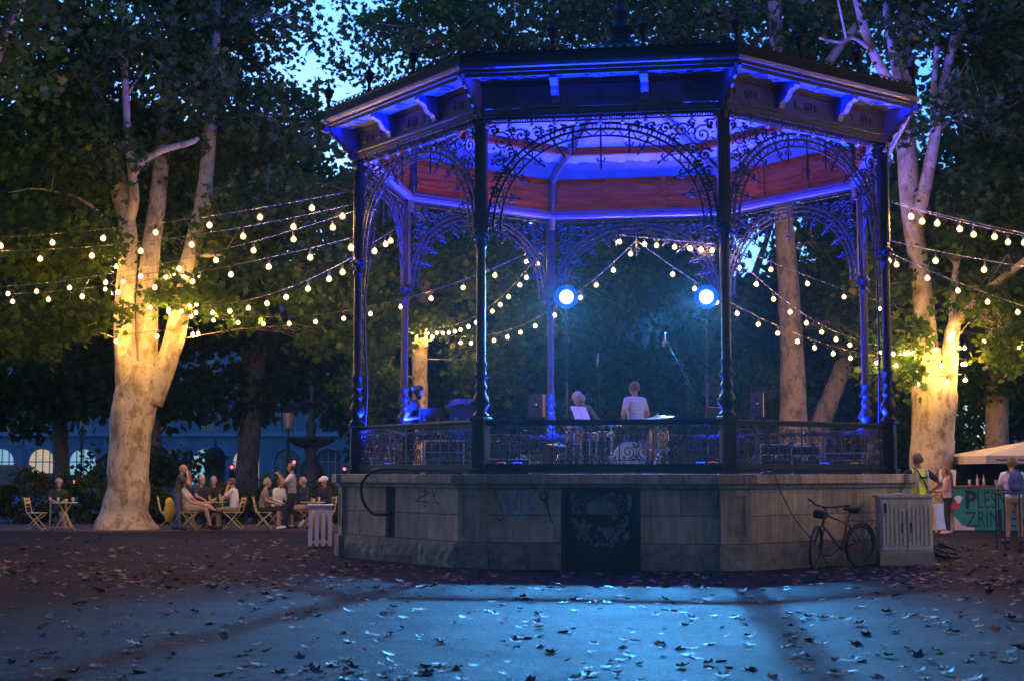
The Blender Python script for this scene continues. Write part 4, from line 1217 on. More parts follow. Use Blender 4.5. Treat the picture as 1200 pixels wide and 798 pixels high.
M['glass_off'] = mat('clear_unlit_glass', (.5, .5, .5), .12, 0, .1, 3, spec=.9)
q = MB(); q.smooth = True
q.lathe([(.012, .058), (.024, .046), (.048, .02), (.058, -.014), (.050, -.047), (.026, -.066), (.001, -.071)], 12)
GL = q.mesh('bulb', M['bulbglass'])
q = MB(); q.smooth = True; q.sphere((0, 0, -.012), .036, 8, 5); FI = q.mesh('filament', M['bulbcore'])
q = MB(); q.lathe([(.02, .05), (.022, .06), (.022, .11), (.012, .12), (.006, .16)], 8); SO = q.mesh('socket', M['dark'])
q = MB(); q.smooth = True
q.lathe([(.010, .04), (.018, .03), (.03, .01), (.034, -.015), (.026, -.036), (.001, -.044)], 10)
GO = q.mesh('bulb', M['glass_off'])

def px_of(p):
    c, s = math.cos(PITCH), math.sin(PITCH)
    z = p.z - CAM_H; d = p.y * c + z * s; u = -p.y * s + z * c
    return 600 + FPX * p.x / d, 399 - FPX * u / d
def bulb_string(label, a, b, mid, xs, group, lit=True, drop=.17, n=24, wire='wire_pale', wr=.006):
    A_, B_ = Vector(a), Vector(b)
    def at(t, sag): 
        p = A_.lerp(B_, t); p.z -= 4 * sag * t * (1 - t); return p
    def t_of(x):
        best, bt = 1e9, .5
        for i in range(401):
            t = i / 400; e_ = abs(px_of(A_.lerp(B_, t))[0] - x)
            if e_ < best: best, bt = e_, t
        return bt
    sag = 0
    if mid is not None:
        t = min(max(t_of(mid[0]), .05), .95)
        p = A_.lerp(B_, t)
        lo, hi = -3.0, 6.0
        for _ in range(40):
            m_ = (lo + hi) / 2
            if px_of(at(t, m_))[1] < mid[1]: lo = m_
            else: hi = m_
        sag = (lo + hi) / 2
    e = empty('bulb_string', A_, 0, label, 'string lights', group)
    q = MB(); q.smooth = True
    q.tube([at(i / n, sag) - A_ for i in range(n + 1)], wr, 5)
    q.build('cable', M[wire], e)
    rr_ = random.Random(int(A_.x * 100) + len(xs))
    for x in xs:
        t = t_of(x) if isinstance(x, int) else x
        p = at(t, sag) - A_ - Vector((0, 0, drop))
        rot = (rr_.uniform(-.15, .15), rr_.uniform(-.15, .15), 0)
        if lit:
            g = obj('bulb', GL, e, p, rot); obj('filament', FI, g)
        else:
            g = obj('bulb', GO, e, p + Vector((0, 0, drop - .14)), rot)
        obj('socket', SO, g)
    return e
colA, colD, colE, colF, colG, colH = (bworld(k, CR) for k in (7, 2, 3, 4, 5, 6))
def on(col, y): 
    p = pix(600, y, col.y); return Vector((col.x, col.y, p.z))
LG = 'long bulb strings over the cafe tables'
lab = 'string of warm bulbs running from the bandstand past the massive plane tree'
far1 = Vector((-12.4, 29.2, 0))
bulb_string(lab, on(colA, 222), on(far1, 281), (183, 262), [366, 305, 246, 183, 122, 62, 2, -60], LG)
bulb_string(lab, on(colA, 238), on(far1, 293), (225, 276), [401, 344, 285, 225, 165, 109, 48, -12, -75], LG)
bulb_string(lab, on(colA, 246), L3(-90, 338, 37), (210, 305), [391, 345, 297, 253, 210, 166, 125, 83, 44, 10, -30], LG)
bulb_string(lab, on(colA, 277), L3(-90, 345, 36), (226, 320), [411, 364, 316, 271, 226, 182, 139, 97, 57, 16, -25], LG)
bulb_string('string of warm bulbs dipping from the bandstand to the fork of the massive plane tree', on(colA, 298), L3(188, 352, 38.1), (313, 346), [402, 386, 361, 336, 313, 292, 270, 250, 230, 213, 198], 'bulb strings ending at trees')
bulb_string('long low string of warm bulbs from the massive plane tree to a rear column', L3(186, 355, 38.1), on(colG, 284), (340, 371), [198, 224, 251, 280, 309, 340, 371, 403, 435, 470, 505, 543, 580, 617], 'bulb strings ending at trees')
bulb_string('short string of three warm bulbs between two columns near the fountain', on(colH, 262), on(colA, 296), (450, 277), [458, 452, 439], 'short bulb strings between columns')
bulb_string('closely spaced bulb string from the slim tree up to a rear column', L3(503, 382, 44.4), on(colG, 280), (577, 357), [512, 519, 526, 533, 540, 549, 558, 577, 586, 596, 609, 617, 630], 'bulb strings ending at trees')
crown = BC + Matrix.Rotation(BROT, 3, 'Z') @ (Matrix.Rotation(PI, 3, 'Z') @ Vector((0, -APC, 0)))
bulb_string('bulb string from the slim tree rising past a floodlight to the rear arch', L3(503, 386, 44.4), on(crown, 282), (627, 374), [540, 552, 579, 595, 610, 627, 650, 680, 699, 719, 739], 'bulb strings ending at trees')
bulb_string('bulb string from the rear arch down past the boom microphone to the bulb-wrapped tree', on(crown, 282), L3(1075, 422, 37.5), (911, 382), [788, 814, 840, 863, 888, 911, 934, 954, 976, 996, 1026, 1049], 'bulb strings ending at trees')
bulb_string('deeply sagging bulb string from a rear column to the bulb-wrapped tree', on(colF, 286), L3(1080, 404, 37.5), (944, 370), [866, 886, 906, 925, 944, 962, 979, 995, 1012, 1030, 1046, 1060, 1070], 'bulb strings ending at trees')
bulb_string('sparse upper bulb string from a rear column to the bulb-wrapped tree', on(colF, 284), L3(1090, 372, 37.6), (946, 324), [903, 946, 989, 1030, 1073], 'bulb strings ending at trees')
pF, pG = on(colF, 300), on(colG, 300)
cm = on(crown, 274)
bulb_string('bulbs hung along the rear arch between the two floodlights', pG.lerp(cm, .75) + Vector((0, 0, .1)), pF.lerp(cm, .1) + Vector((0, -.05, .2)), None, [.05, .3, .42, .6, .75, .86, .97], 'short bulb strings between columns', drop=.14)
RG = 'bulb strings over the stall'
labr = 'string of warm bulbs running from the bandstand over the stall'
fr1 = Vector((17.5, 29.0, 0))
bulb_string(labr, on(colD, 233), L3(1330, 292, 27), (1150, 263), [1067, 1098, 1124, 1165, 1200, 1235], RG)
bulb_string(labr, on(colD, 235), L3(1330, 296, 29), (1150, 266), [1080, 1140, 1181, 1215], RG)
bulb_string(labr, on(colD, 281), L3(1330, 325, 29), (1130, 301), [1096, 1153, 1205], RG)
bulb_string('sloping bulb string from the inner right column over the stall', on(colE, 281), L3(1330, 392, 33), (1122, 331), [1041, 1050, 1086, 1122, 1157, 1192], RG)
bulb_string('low bulb string leaving the bulb-wrapped tree behind the stall', L3(1098, 384, 37.5), L3(1330, 424, 36), (1180, 397), [1113, 1153, 1194, 1232], 'bulb strings ending at trees')
bulb_string('single bulb hung between the two right-hand columns', on(colE, 238), on(colD, 236), None, [.85], 'short bulb strings between columns', drop=.2)
nxt = 'unseen string of bulbs added to warm the plinth on the stall side'  # out of view, added to warm the plinth's stall side
for dz in (0, .5, 1.0):
    bulb_string(nxt, Vector((11.6 + dz, 27.0, 5.75 - dz)), Vector((11.0, 14.4, 5.6 + dz)), None, [(i + .5) / 13 for i in range(13)], 'added bulb strings out of view')
bulb_string('unseen string of bulbs added to warm the plinth on the table side', Vector((-12.4, 29.2, 5.9)), Vector((-11.6, 15.2, 6.0)), None, [(i + .5) / 13 for i in range(13)], 'added bulb strings out of view')  # out of view, added to light the plinth's table side
# coils of bulbs round the two lit trunks
def coil(label, cx, cy, rx, z0, z1, turns, nb, ry=1.0):
    e = empty('bulb_string', (cx, cy, 0), 0, label, 'string lights', 'bulbs wound round tree trunks')
    q = MB(); q.smooth = True
    pts = [Vector((rx * math.cos(t * turns * 2 * PI - 2.2), ry * rx * math.sin(t * turns * 2 * PI - 2.2), z0 + (z1 - z0) * t)) for t in [i / 40 for i in range(41)]]
    q.tube(pts, .008, 5); q.build('cable', M['wire'], e)
    for i in range(nb):
        p = pts[int((i + .5) / nb * 40)]
        g = obj('bulb', GL, e, p * 1 + Vector((p.x * .12, p.y * .12, -.14))); obj('filament', FI, g); obj('socket', SO, g)
p = pix(178, 360, Y1); coil('warm bulbs wound round the limbs of the massive plane tree', p.x, Y1 + .0, 1.12, p.z - .85, p.z + 1.5, 3.0, 24, .75)
p = pix(1090, 412, Y4); coil('warm bulbs wound round the forked plane tree by the stall', p.x, Y4, .80, p.z - .75, p.z + .35, 2.6, 24)
p = pix(492, 389, Y2); coil('warm bulbs wound round the slim tree behind the guitarist', p.x, Y2, .42, p.z - .05, p.z + .1, 1.5, 8)
# unlit festoon along the front architraves
for k, side in ((7, 'on the side facing the fountain'), (0, 'above the iron door'), (1, 'on the side facing the stall')):
    A_, B_ = bworld(k, CR + .16, Z0 - .02), bworld(k + 1, CR + .16, Z0 - .02)
    bulb_string('festoon of unlit clear bulbs under the eave ' + side, A_, B_, None, [(i + .5) / 11 for i in range(11)], 'unlit festoons under the eaves', lit=False)
# ------------------------------------------------------------------ buildings beyond the park
M['facade'] = mat('pale_plaster_facade', (.13, .127, .122), .8, 0, .35, .3)
M['trim'] = mat('pale_stone_trim', (.18, .175, .165), .75, 0, .15, .5)
M['pane'] = mat('dark_window_glass', (.02, .022, .028), .12, 0, .2, 1, spec=.8)
M['lit_warm'] = emit('lit_shop_window', (1.0, .82, .58), .5)
M['lit_cool'] = emit('lit_cool_window', (.36, .74, 1.0), .6)
M['roof_far'] = mat('dark_roof_tiles', (.07, .05, .045), .8, 0, .3, 1)
def bay_mesh(w=4.0, h=5.0, ow=1.35, zs=2.5, arched=True):
    """wall bay with a real opening"""
    q = MB(); d = .5
    q.box((-(w / 2 + ow) / 2, 0, h / 2), (w / 2 - ow, d, h)); q.box(((w / 2 + ow) / 2, 0, h / 2), (w / 2 - ow, d, h))
    n = 10
    if arched:
        pts = [(-ow * math.cos(PI * i / n), zs + ow * math.sin(PI * i / n)) for i in range(n + 1)]
        for (x0, z0), (x1, z1) in zip(pts[:-1], pts[1:]):
            q.prism([(x0, -d / 2, z0), (x1, -d / 2, z1), (x1, -d / 2, h), (x0, -d / 2, h)], (0, d, 0))
    else: q.box((0, 0, (zs + h) / 2), (2 * ow, d, h - zs))
    return q.mesh('wall_bay', M['facade'])
BAY_A = bay_mesh()
BAY_U = bay_mesh(4.0, 4.2, .65, 3.0, False)
q = MB(); ow, zs = 1.35, 2.5
fr_pts = [(-ow, 0, 0)] + [(-ow * math.cos(PI * i / 10), 0, zs + ow * math.sin(PI * i / 10)) for i in range(11)] + [(ow, 0, 0)]
q.tube([(x, -.27, z) for x, y, z in fr_pts], .10, 4)
for x in (-.68, 0, .68): q.box((x, .05, 1.9), (.09, .08, 3.7 if x == 0 else 3.3))
for z in (.9, 2.5): q.box((0, .055, z), (2.6, .07, .10))
FRA = q.mesh('frame', M['trim'])
q = MB()
for (cx, cz, dx, dz) in ((-.74, 1.5, .18, 3.1), (.74, 1.5, .18, 3.1), (0, 3.12, 1.9, .22), (0, -.08, 1.8, .18), (0, 3.36, 2.2, .16)): q.box((cx, -.3, cz), (dx, .14, dz))
FRU = q.mesh('frame', M['trim'])
def pane_mesh(m, up):
    q = MB()
    if up:
        q.box((-.32, .1, 1.5), (.58, .04, 2.9)); q.box((.32, .1, 1.5), (.58, .04, 2.9))
    else:
        q.prism([(-ow, .12, 0.3), (ow, .12, 0.3), (ow, .12, zs)] + [(ow * math.cos(PI * i / 10), .12, zs + ow * math.sin(PI * i / 10)) for i in range(1, 10)] + [(-ow, .12, zs)], (0, .04, 0))
    return q.mesh('pane', m)
PN = {(u, k): pane_mesh(M[k], u) for u in (False, True) for k in ('pane', 'lit_warm', 'lit_cool')}
def building(label, x0, Y, nb, floors, lit, rz=0):
    e = empty('town_building', (x0, Y, 0), rz, label, 'building')
    for i in range(nb):
        x = 4 * i + 2
        b = obj('wall_bay', BAY_A, e, (x, 0, 0))
        w_ = obj('window', FRA, e, (x, 0, 0)); obj('pane', PN[(False, lit.get(i, 'pane'))], w_)
        for f in range(floors):
            z = 5.4 + f * 4.2
            obj('wall_bay', BAY_U, e, (x, 0, z))
            w_ = obj('window', FRU, e, (x, 0, z)); obj('pane', PN[(True, lit.get((i, f), 'pane'))], w_)
    L_ = 4 * nb
    q = MB(); q.box((L_ / 2, -.2, 5.2), (L_ + .4, .9, .4)); q.box((L_ / 2, -.1, 4.95), (L_ + .2, .65, .12)); q.build('string_course', M['trim'], e)
    zt = 5.4 + floors * 4.2
    q = MB(); q.box((L_ / 2, -.3, zt + .3), (L_ + .6, 1.2, .35)); q.box((L_ / 2, -.15, zt + .06), (L_ + .3, .8, .14)); q.build('cornice', M['trim'], e)
    q = MB(); q.box((L_ / 2, 6.4, zt / 2), (L_, 12, zt - .1)); q.build('rear_block', M['facade'], e)
    q = MB(); q.prism([(0, -.6, zt + .48), (0, 13, zt + .48), (0, 6, zt + 3.8)], (L_, 0, 0)); q.build('roof', M['roof_far'], e)
    return e
building('long pale building with arched ground floor windows behind the fountain', -64, 140, 20, 3, {1: 'lit_cool', 3: 'lit_cool', 4: 'lit_warm', 6: 'lit_warm', 8: 'lit_cool', 9: 'lit_warm', 5: 'lit_cool', (6, 0): 'lit_cool', (11, 1): 'lit_cool'})
building('pale building glimpsed between the trunks behind the loudspeaker', 13, 142, 7, 3, {2: 'lit_cool', 3: 'lit_cool'})
building('far pale town house behind the trees beyond the stall', 50, 130, 6, 3, {1: 'lit_cool'})

# ------------------------------------------------------------------ fountain, lamps, kiosk, cars
q0 = pix(364, 553, 55)
fo = empty('fountain', (q0.x, 55, 0), 0, 'dark two-tiered bowl fountain behind the cafe tables', 'fountain')
M['bronze'] = mat('dark_weathered_metal', (.045, .055, .055), .5, .3, .4, 3, .2, 20)
q = MB(); q.smooth = True
q.lathe([(2.2, 0), (2.25, .1), (2.2, .45), (2.0, .5), (1.95, .3), (.6, .3)], 28); q.build('basin', M['stone'], fo)
q = MB(); q.smooth = True
q.lathe([(.66, .3), (.66, .5), (.52, .58), (.5, .9), (.62, .98), (.52, 1.1), (.40, 1.25), (.50, 1.5), (.46, 1.7), (.24, 1.95), (.2, 2.2), (.26, 2.35), (.30, 2.45)], 20); q.build('pedestal', M['bronze'], fo)
q = MB(); q.smooth = True
q.lathe([(.25, 2.4), (.55, 2.5), (.85, 2.66), (.96, 2.78), (1.0, 2.86), (.94, 2.87), (.7, 2.74), (.2, 2.66)], 28); q.build('lower_bowl', M['bronze'], fo)
q = MB(); q.smooth = True
q.lathe([(.20, 2.66), (.24, 2.8), (.15, 2.95), (.19, 3.15), (.22, 3.3), (.12, 3.5), (.09, 3.8), (.12, 3.98)], 16); q.build('upper_stem', M['bronze'], fo)
q = MB(); q.smooth = True
q.lathe([(.1, 3.95), (.3, 4.04), (.48, 4.16), (.52, 4.22), (.46, 4.22), (.1, 4.12)], 24); q.build('upper_bowl', M['bronze'], fo)
q = MB(); q.smooth = True
q.lathe([(.08, 4.1), (.12, 4.3), (.07, 4.45), (.11, 4.6), (.14, 4.72), (.05, 4.85), (.01, 4.95)], 14); q.build('finial', M['bronze'], fo)

M['lantern_glass'] = mat('pale_lantern_glass', (.55, .50, .42), .3, 0, .1, 3)
def lamp_post(x, Y, h, label):
    e = empty('street_lamp', (x, Y, 0), 0, label, 'street lamp', 'old lanterns in the park')
    q = MB(); q.smooth = True
    q.lathe([(.16, 0), (.17, .15), (.11, .25), (.10, .7), (.13, .75), (.06, .85), (.05, h - 1.2), (.075, h - 1.15), (.05, h - 1.05), (.04, h - .75), (.10, h - .70)], 12); q.build('post', M['iron'], e)
    q = MB(); q.lathe([(.11, h - .70), (.12, h - .66), (.20, h - .20), (.21, h - .16)], 6); q.build('lantern', M['lantern_glass'], e)
    q = MB()
    for j in range(6):
        a = j * PI / 3; q.tube([(.115 * math.cos(a), .115 * math.sin(a), h - .68), (.212 * math.cos(a), .212 * math.sin(a), h - .17)], .012, 4)
    q.lathe([(.25, h - .17), (.24, h - .12), (.14, h - .02), (.07, h + .02), (.06, h + .08), (.02, h + .16)], 6); q.build('lantern_cage', M['iron'], e)
lamp_post(pix(337, 553, 50).x, 50, 3.75, 'old street lantern on a post beside the fountain')
lamp_post(pix(287, 553, 72).x, 72, 3.6, 'old street lantern between the domed column and the fountain')
lamp_post(pix(95, 553, 72).x, 72, 3.7, 'old street lantern behind the lone seated woman')
ad = empty('advertising_column', (pix(252, 553, 66).x, 66, 0), 0, 'dark round column with a domed cap behind the seated group', 'column')
q = MB(); q.smooth = True; q.lathe([(.62, 0), (.64, .3), (.5, .4), (.48, 2.1), (.52, 2.15)], 18); q.build('shaft', M['bronze'], ad)
q = MB(); q.smooth = True; q.lathe([(.62, 2.12), (.66, 2.2), (.58, 2.3), (.42, 2.55), (.2, 2.72), (.06, 2.78), (.05, 2.95), (.01, 3.0)], 18); q.build('dome', M['bronze'], ad)
M['redglow'] = emit('red_signal_lens', (1.0, .08, .12), 6.0)
def traffic_light(x, y, Y, label):
    p = pix(x, y, Y); e = empty('traffic_light', (p.x, Y, 0), 0, label, 'traffic light', 'traffic lights at the street')
    q = MB(); q.tube([(0, .15, 0), (0, .15, p.z + .2)], .06, 8); q.build('pole', M['dark'], e)
    q = MB(); q.box((0, 0, p.z - .3), (.34, .2, 1.0), ch=.03)
    for j in range(3): q.tube([(0, -.1, p.z - j * .3 + .0), (0, -.25, p.z - j * .3)], .13, 8, False)
    q.build('signal_head', M['dark'], e)
    for j in range(3):
        q = MB(); q.lathe([(.001, 0), (.11, 0), (.10, .03), (.001, .04)], 12, (0, -.1, p.z - j * .3), Matrix.Rotation(PI / 2, 3, 'X')); q.build('lens', M['redglow'] if j == 0 else M['pane'], e)
traffic_light(272, 547, 100, 'traffic light showing red beside the domed column')
traffic_light(404, 549, 100, 'traffic light showing red beside the bandstand plinth')
traffic_light(345, 541, 100, 'traffic light showing red behind the walking man')
M['red_paint'] = mat('red_car_paint', (.55, .02, .03), .3, 0, .1, 2, spec=.7)
def car(x, Y, label, rz, van=False):
    e = empty('parked_car', (x, Y, 0), rz, label, 'car', 'red vehicles on the street')
    h = 2.0 if van else 1.45
    body = [(-2.1, .3), (-2.15, .8), (-1.9, 1.0), (-1.5, h) if van else (-1.2, h), (1.7, h) if van else (.7, h), (2.0, 1.1) if van else (1.4, .95), (2.15, .85), (2.15, .3)]
    q = MB(); q.prism([(a, -.85, b) for a, b in body], (0, 1.7, 0)); q.build('body', M['red_paint'], e)
    q = MB(); top = h - .12
    for s in (-1, 1):
        q = MB()
        q.prism([(-1.55, s * .86, 1.02), (-1.2, s * .86, top), (1.0 if not van else 1.55, s * .86, top) if van else (.6, s * .86, top), (1.1, s * .86, 1.0)], (0, s * .01, 0))
        q.build('side_window', M['pane'], e)
    for wx in (-1.35, 1.35):
        for s in (-1, 1):
            q = MB(); q.lathe([(.1, -.1), (.32, -.1), (.34, 0), (.32, .1), (.1, .1)], 16, (wx, s * .8, .34), Matrix.Rotation(PI / 2, 3, 'X')); w_ = q.build('wheel', M['rubber'], e)
            q = MB(); q.lathe([(.02, -.11), (.19, -.11), (.19, .11), (.02, .11)], 12, (wx, s * .8, .34), Matrix.Rotation(PI / 2, 3, 'X')); q.build('rim', M['metal'], w_)
    for s in (-1, 1):
        q = MB(); q.box((2.15, s * .65, .75), (.04, .3, .12)); q.build('headlight', M['white'], e)
        q = MB(); q.box((-2.14, s * .65, .8), (.05, .25, .16)); q.build('taillight', M['redglow'], e)
car(pix(4, 553, 96).x, 96, 'red van parked on the street behind the hedge', PI, True)
car(pix(47, 553, 97).x, 97, 'low red car parked on the street behind the hedge', PI)

# ------------------------------------------------------------------ tables and chairs
M['cream'] = mat('cream_yellow_paint', (.62, .50, .22), .5, 0, .15, 10)
M['chrome'] = mat('chromed_steel', (.6, .6, .62), .2, 1.0, .1, 10)
def chair_meshes():
    f1 = MB(); f1.smooth = True
    s = MB(); b = MB()
    for y in (-.20, .20):
        f1.tube([(.24, y, .0), (-.02, y, .28), (-.20, y, .50), (-.28, y, .86)], .014, 6)
        f1.tube([(-.26, y * .9, .0), (0, y * .9, .28), (.20, y * .9, .44)], .014, 6)
    for (x, z) in ((.20, .05), (-.22, .05), (-.24, .62)): f1.tube([(x, -.2, z), (x, .2, z)], .011, 6)
    for i in range(5): s.box((-.17 + i * .09, 0, .455), (.075, .42, .018), ch=.004)
    for z in (.72, .81): b.box((-.255 - (z - .72) * .2, 0, z), (.018, .42, .065), ch=.005)
    return f1.mesh('frame', M['cream']), s.mesh('seat', M['cream']), b.mesh('backrest', M['cream'])
CHM = chair_meshes()
def chair(x, Y, rz, label):
    e = empty('folding_chair', (x, Y, 0), rz, label, 'chair', 'cream folding chairs at the cafe tables')
    obj('frame', CHM[0], e); obj('seat', CHM[1], e); obj('backrest', CHM[2], e)
    return e
def cafe_table(x, Y, label, items):
    e = empty('cafe_table', (x, Y, 0), .3, label, 'table', 'small cafe tables')
    q = MB(); q.smooth = False; q.lathe([(.001, .70), (.33, .70), (.34, .71), (.34, .725), (.001, .727)], 24); q.build('tabletop', M['cream'], e)
    q = MB(); q.smooth = True
    for s in (-1, 1):
        q.tube([(s * .26, -.22, 0), (-s * .16, -.16, .70)], .012, 6); q.tube([(s * .26, .22, 0), (-s * .16, .16, .70)], .012, 6)
    q.build('leg_frame', M['cream'], e)
    for i, (dx, dy, kind) in enumerate(items):
        if kind == 'glass':
            t = empty('drinking_glass', (x + dx, Y + dy, .727), 0, 'drinking glass on the %s' % label, 'glass', 'glasses on the cafe tables')
            q = MB(); q.smooth = True; q.lathe([(.028, 0), (.036, .13), (.033, .13), (.026, .01), (.001, .01)], 12); q.build('tumbler', M['glass_off'], t)
            q = MB(); q.smooth = True; q.lathe([(.001, .012), (.026, .012), (.031, .09), (.001, .09)], 12); q.build('drink', M['amber'], t)
        elif kind == 'bottle':
            t = empty('bottle', (x + dx, Y + dy, .727), 0, 'dark bottle on the %s' % label, 'bottle', 'bottles on the cafe tables')
            q = MB(); q.smooth = True; q.lathe([(.033, 0), (.036, .02), (.036, .14), (.015, .19), (.013, .25)], 12); q.build('glass', M['bottle'], t)
            q = MB(); q.lathe([(.015, .245), (.015, .262), (.001, .263)], 10); q.build('cap', M['metal'], t)
        else:
            t = empty('potted_herb', (x + dx, Y + dy, .727), 0, 'small green potted herb on the %s' % label, 'plant', 'herbs on the cafe tables')
            q = MB(); q.smooth = True; q.lathe([(.04, 0), (.055, .09), (.05, .09), (.04, .06), (.001, .06)], 12); q.build('pot', M['cream'], t)
            rg = np.random.default_rng(int(abs(x) * 100)); P = in_lobe(rg, (0, 0, .16), (.09, .09, .08), 60, .2)
            tag(obj('leaves', leaves_mesh('leaves', P, .06, rg, M['leaf_hedge']), t), kind='stuff')
    return e
M['amber'] = mat('amber_drink', (.45, .20, .03), .2)
M['bottle'] = mat('brown_bottle_glass', (.05, .025, .012), .15, spec=.8)
def X_(x, Y): return pix(x, 600, Y).x
YT = 37.9
cafe_table(X_(76, 37.4), 37.4, 'table before the lone seated woman', [(-.15, -.1, 'glass'), (.05, -.12, 'plant'), (.2, 0, 'glass')])
cafe_table(X_(251, 38.1), 38.1, 'table amid the four seated people', [(-.1, -.1, 'glass'), (.08, .05, 'bottle'), (.0, -.2, 'plant'), (.18, -.1, 'glass')])
cafe_table(X_(366, 38.1), 38.1, 'table beside the walking man', [(-.12, 0, 'bottle'), (.03, -.05, 'plant'), (.17, .02, 'glass')])
chair(X_(43, 37.3), 37.3, 0, 'empty folding chair beside the lone seated woman')
chair(X_(68, 38.2), 38.2, -PI / 2 + .3, 'folding chair under the lone seated woman')
chair(X_(222, 37.7), 37.7, .05, 'folding chair under the man in the striped shirt')
chair(X_(234, 38.9), 38.9, -.8, 'folding chair under the balding man in dark clothes')
chair(X_(250, 39.2), 39.2, -PI / 2, 'folding chair under the grey-haired man in black')
chair(X_(274, 37.8), 37.8, PI - .1, 'folding chair under the woman in the white blouse')
chair(X_(309, 38.0), 38.0, .1, 'folding chair under the grey-haired woman in the patterned top')
chair(X_(325, 38.9), 38.9, -.5, 'folding chair under the woman in the pale cardigan')
chair(X_(357, 39.0), 39.0, PI + .5, 'folding chair under the man in the open jacket')
chair(X_(380, 38.8), 38.8, -2.2, 'folding chair under the person in the white cap')
# yellow jacket on a chair back
q = MB()
q.smooth = True
q.sphere((0, 0, .50), (.14, .20, .33), 12, 8)
jk = q.build('jacket', mat('yellow_fabric', (.70, .50, .05), .8, 0, .3, 8, .6, 12), None, (X_(198, 37.9), 37.95, .02))
for v in jk.data.vertices: v.co += v.normal * (.05 * mnoise.noise(v.co * 7)); v.co.z = max(v.co.z, .1)
tag(jk, 'yellow jacket hanging behind the standing man in jeans', 'jacket')
tag(chair(X_(197, 38.15), 38.15, .2, 'folding chair with a yellow jacket behind the standing man'))

# ------------------------------------------------------------------ slatted bin
p = gpix(375, 641)
bn = empty('slatted_bin', (p.x, p.y, 0), .12, 'whitewashed slatted wooden bin standing left of the plinth', 'bin')
bn['label'] = 'whitewashed slatted wooden bin beside the plinth corner'
Wd = .47
for (ax, s) in (('y', -1), ('y', 1), ('x', -1), ('x', 1)):
    for i in range(4):
        t = -.195 + i * .13
        q = MB()
        if ax == 'y': q.box((t, s * (Wd / 2 - .01), .43), (.075, .018, .80), ch=.004)
        else: q.box((s * (Wd / 2 - .01), t, .43), (.018, .075, .80), ch=.004)
        q.build('slat', M['white'], bn)
q = MB()
for z in (.12, .80):
    for s in (-1, 1):
        q.box((0, s * (Wd / 2 - .032), z), (Wd - .05, .025, .06)); q.box((s * (Wd / 2 - .032), 0, z), (.025, Wd - .11, .06))
q.build('inner_rails', M['white'], bn)
q = MB()
for (cx, cy, dx, dy) in ((0, -Wd / 2, Wd + .04, .07), (0, Wd / 2, Wd + .04, .07), (-Wd / 2, 0, .07, Wd - .07), (Wd / 2, 0, .07, Wd - .07)): q.box((cx, cy, .85), (dx, dy, .03), ch=.005)
q.build('rim', M['white'], bn)
q = MB(); q.smooth = True; q.lathe([(.16, .05), (.17, .75), (.15, .75), (.14, .06)], 14); q.build('bag', mat('yellow_liner_bag', (.55, .42, .04), .5), bn)

# ------------------------------------------------------------------ grey utility cabinet
M['cab'] = mat('weathered_grey_plastic', (.72, .67, .58), .6, 0, .3, 5, .1, 30)
M['cab2'] = mat('weathered_grey_door', (.74, .68, .58), .6, 0, .35, 4, .1, 30, stretch=(6, 6, .8))
cb = empty('utility_cabinet', (6.40, 23.42, 0), -.06, 'grey ribbed utility cabinet with two doors beside the red bicycle', 'cabinet')
q = MB(); q.box((0, 0, .11), (.86, .38, .22), ch=.01); q.build('base', mat('concrete_base', (.34, .31, .26), .85, 0, .3, 5), cb)
q = MB(); q.box((0, 0, .66), (.84, .36, .88), ch=.01); q.build('body', M['cab'], cb)
q = MB(); q.prism([(-.46, -.215, 1.10), (.46, -.215, 1.10), (.46, -.215, 1.14), (0, -.215, 1.17), (-.46, -.215, 1.14)], (0, .43, 0)); q.build('lid', M['cab'], cb)
for s in (-1, 1):
    q = MB(); q.box((s * .205, -.185, .66), (.39, .02, .82), ch=.006)
    for i in range(6): q.box((s * .205 - .165 + i * .066, -.2, .60 if i in (0,) else .64), (.024, .03, .62), ch=.006)
    dr = q.build('door', M['cab2'], cb)
    q = MB(); q.box((s * .07 + .0, -.215, .62), (.03, .025, .17), ch=.006); q.build('handle', mat('blue_grey_handle', (.10, .12, .16), .4), dr)
    q = MB(); q.lathe([(.001, 0), (.012, 0), (.012, .01), (.001, .01)], 10, (s * .07, -.20, .42), Matrix.Rotation(PI / 2, 3, 'X')); q.build('lock', M['dark'], dr)
q = MB(); q.box((-.335, -.212, .93), (.035, .006, .15)); q.build('vent_slot', M['dark'], cb)
q = MB(); q.box((-.06, -.212, .90), (.05, .004, .06)); q.box((-.22, -.2122, 1.0), (.06, .004, .04)); q.box((.27, -.2122, 1.0), (.08, .004, .04)); q.box((-.25, -.212, .4), (.05, .004, .05)); q.build('sticker', M['white'], cb)

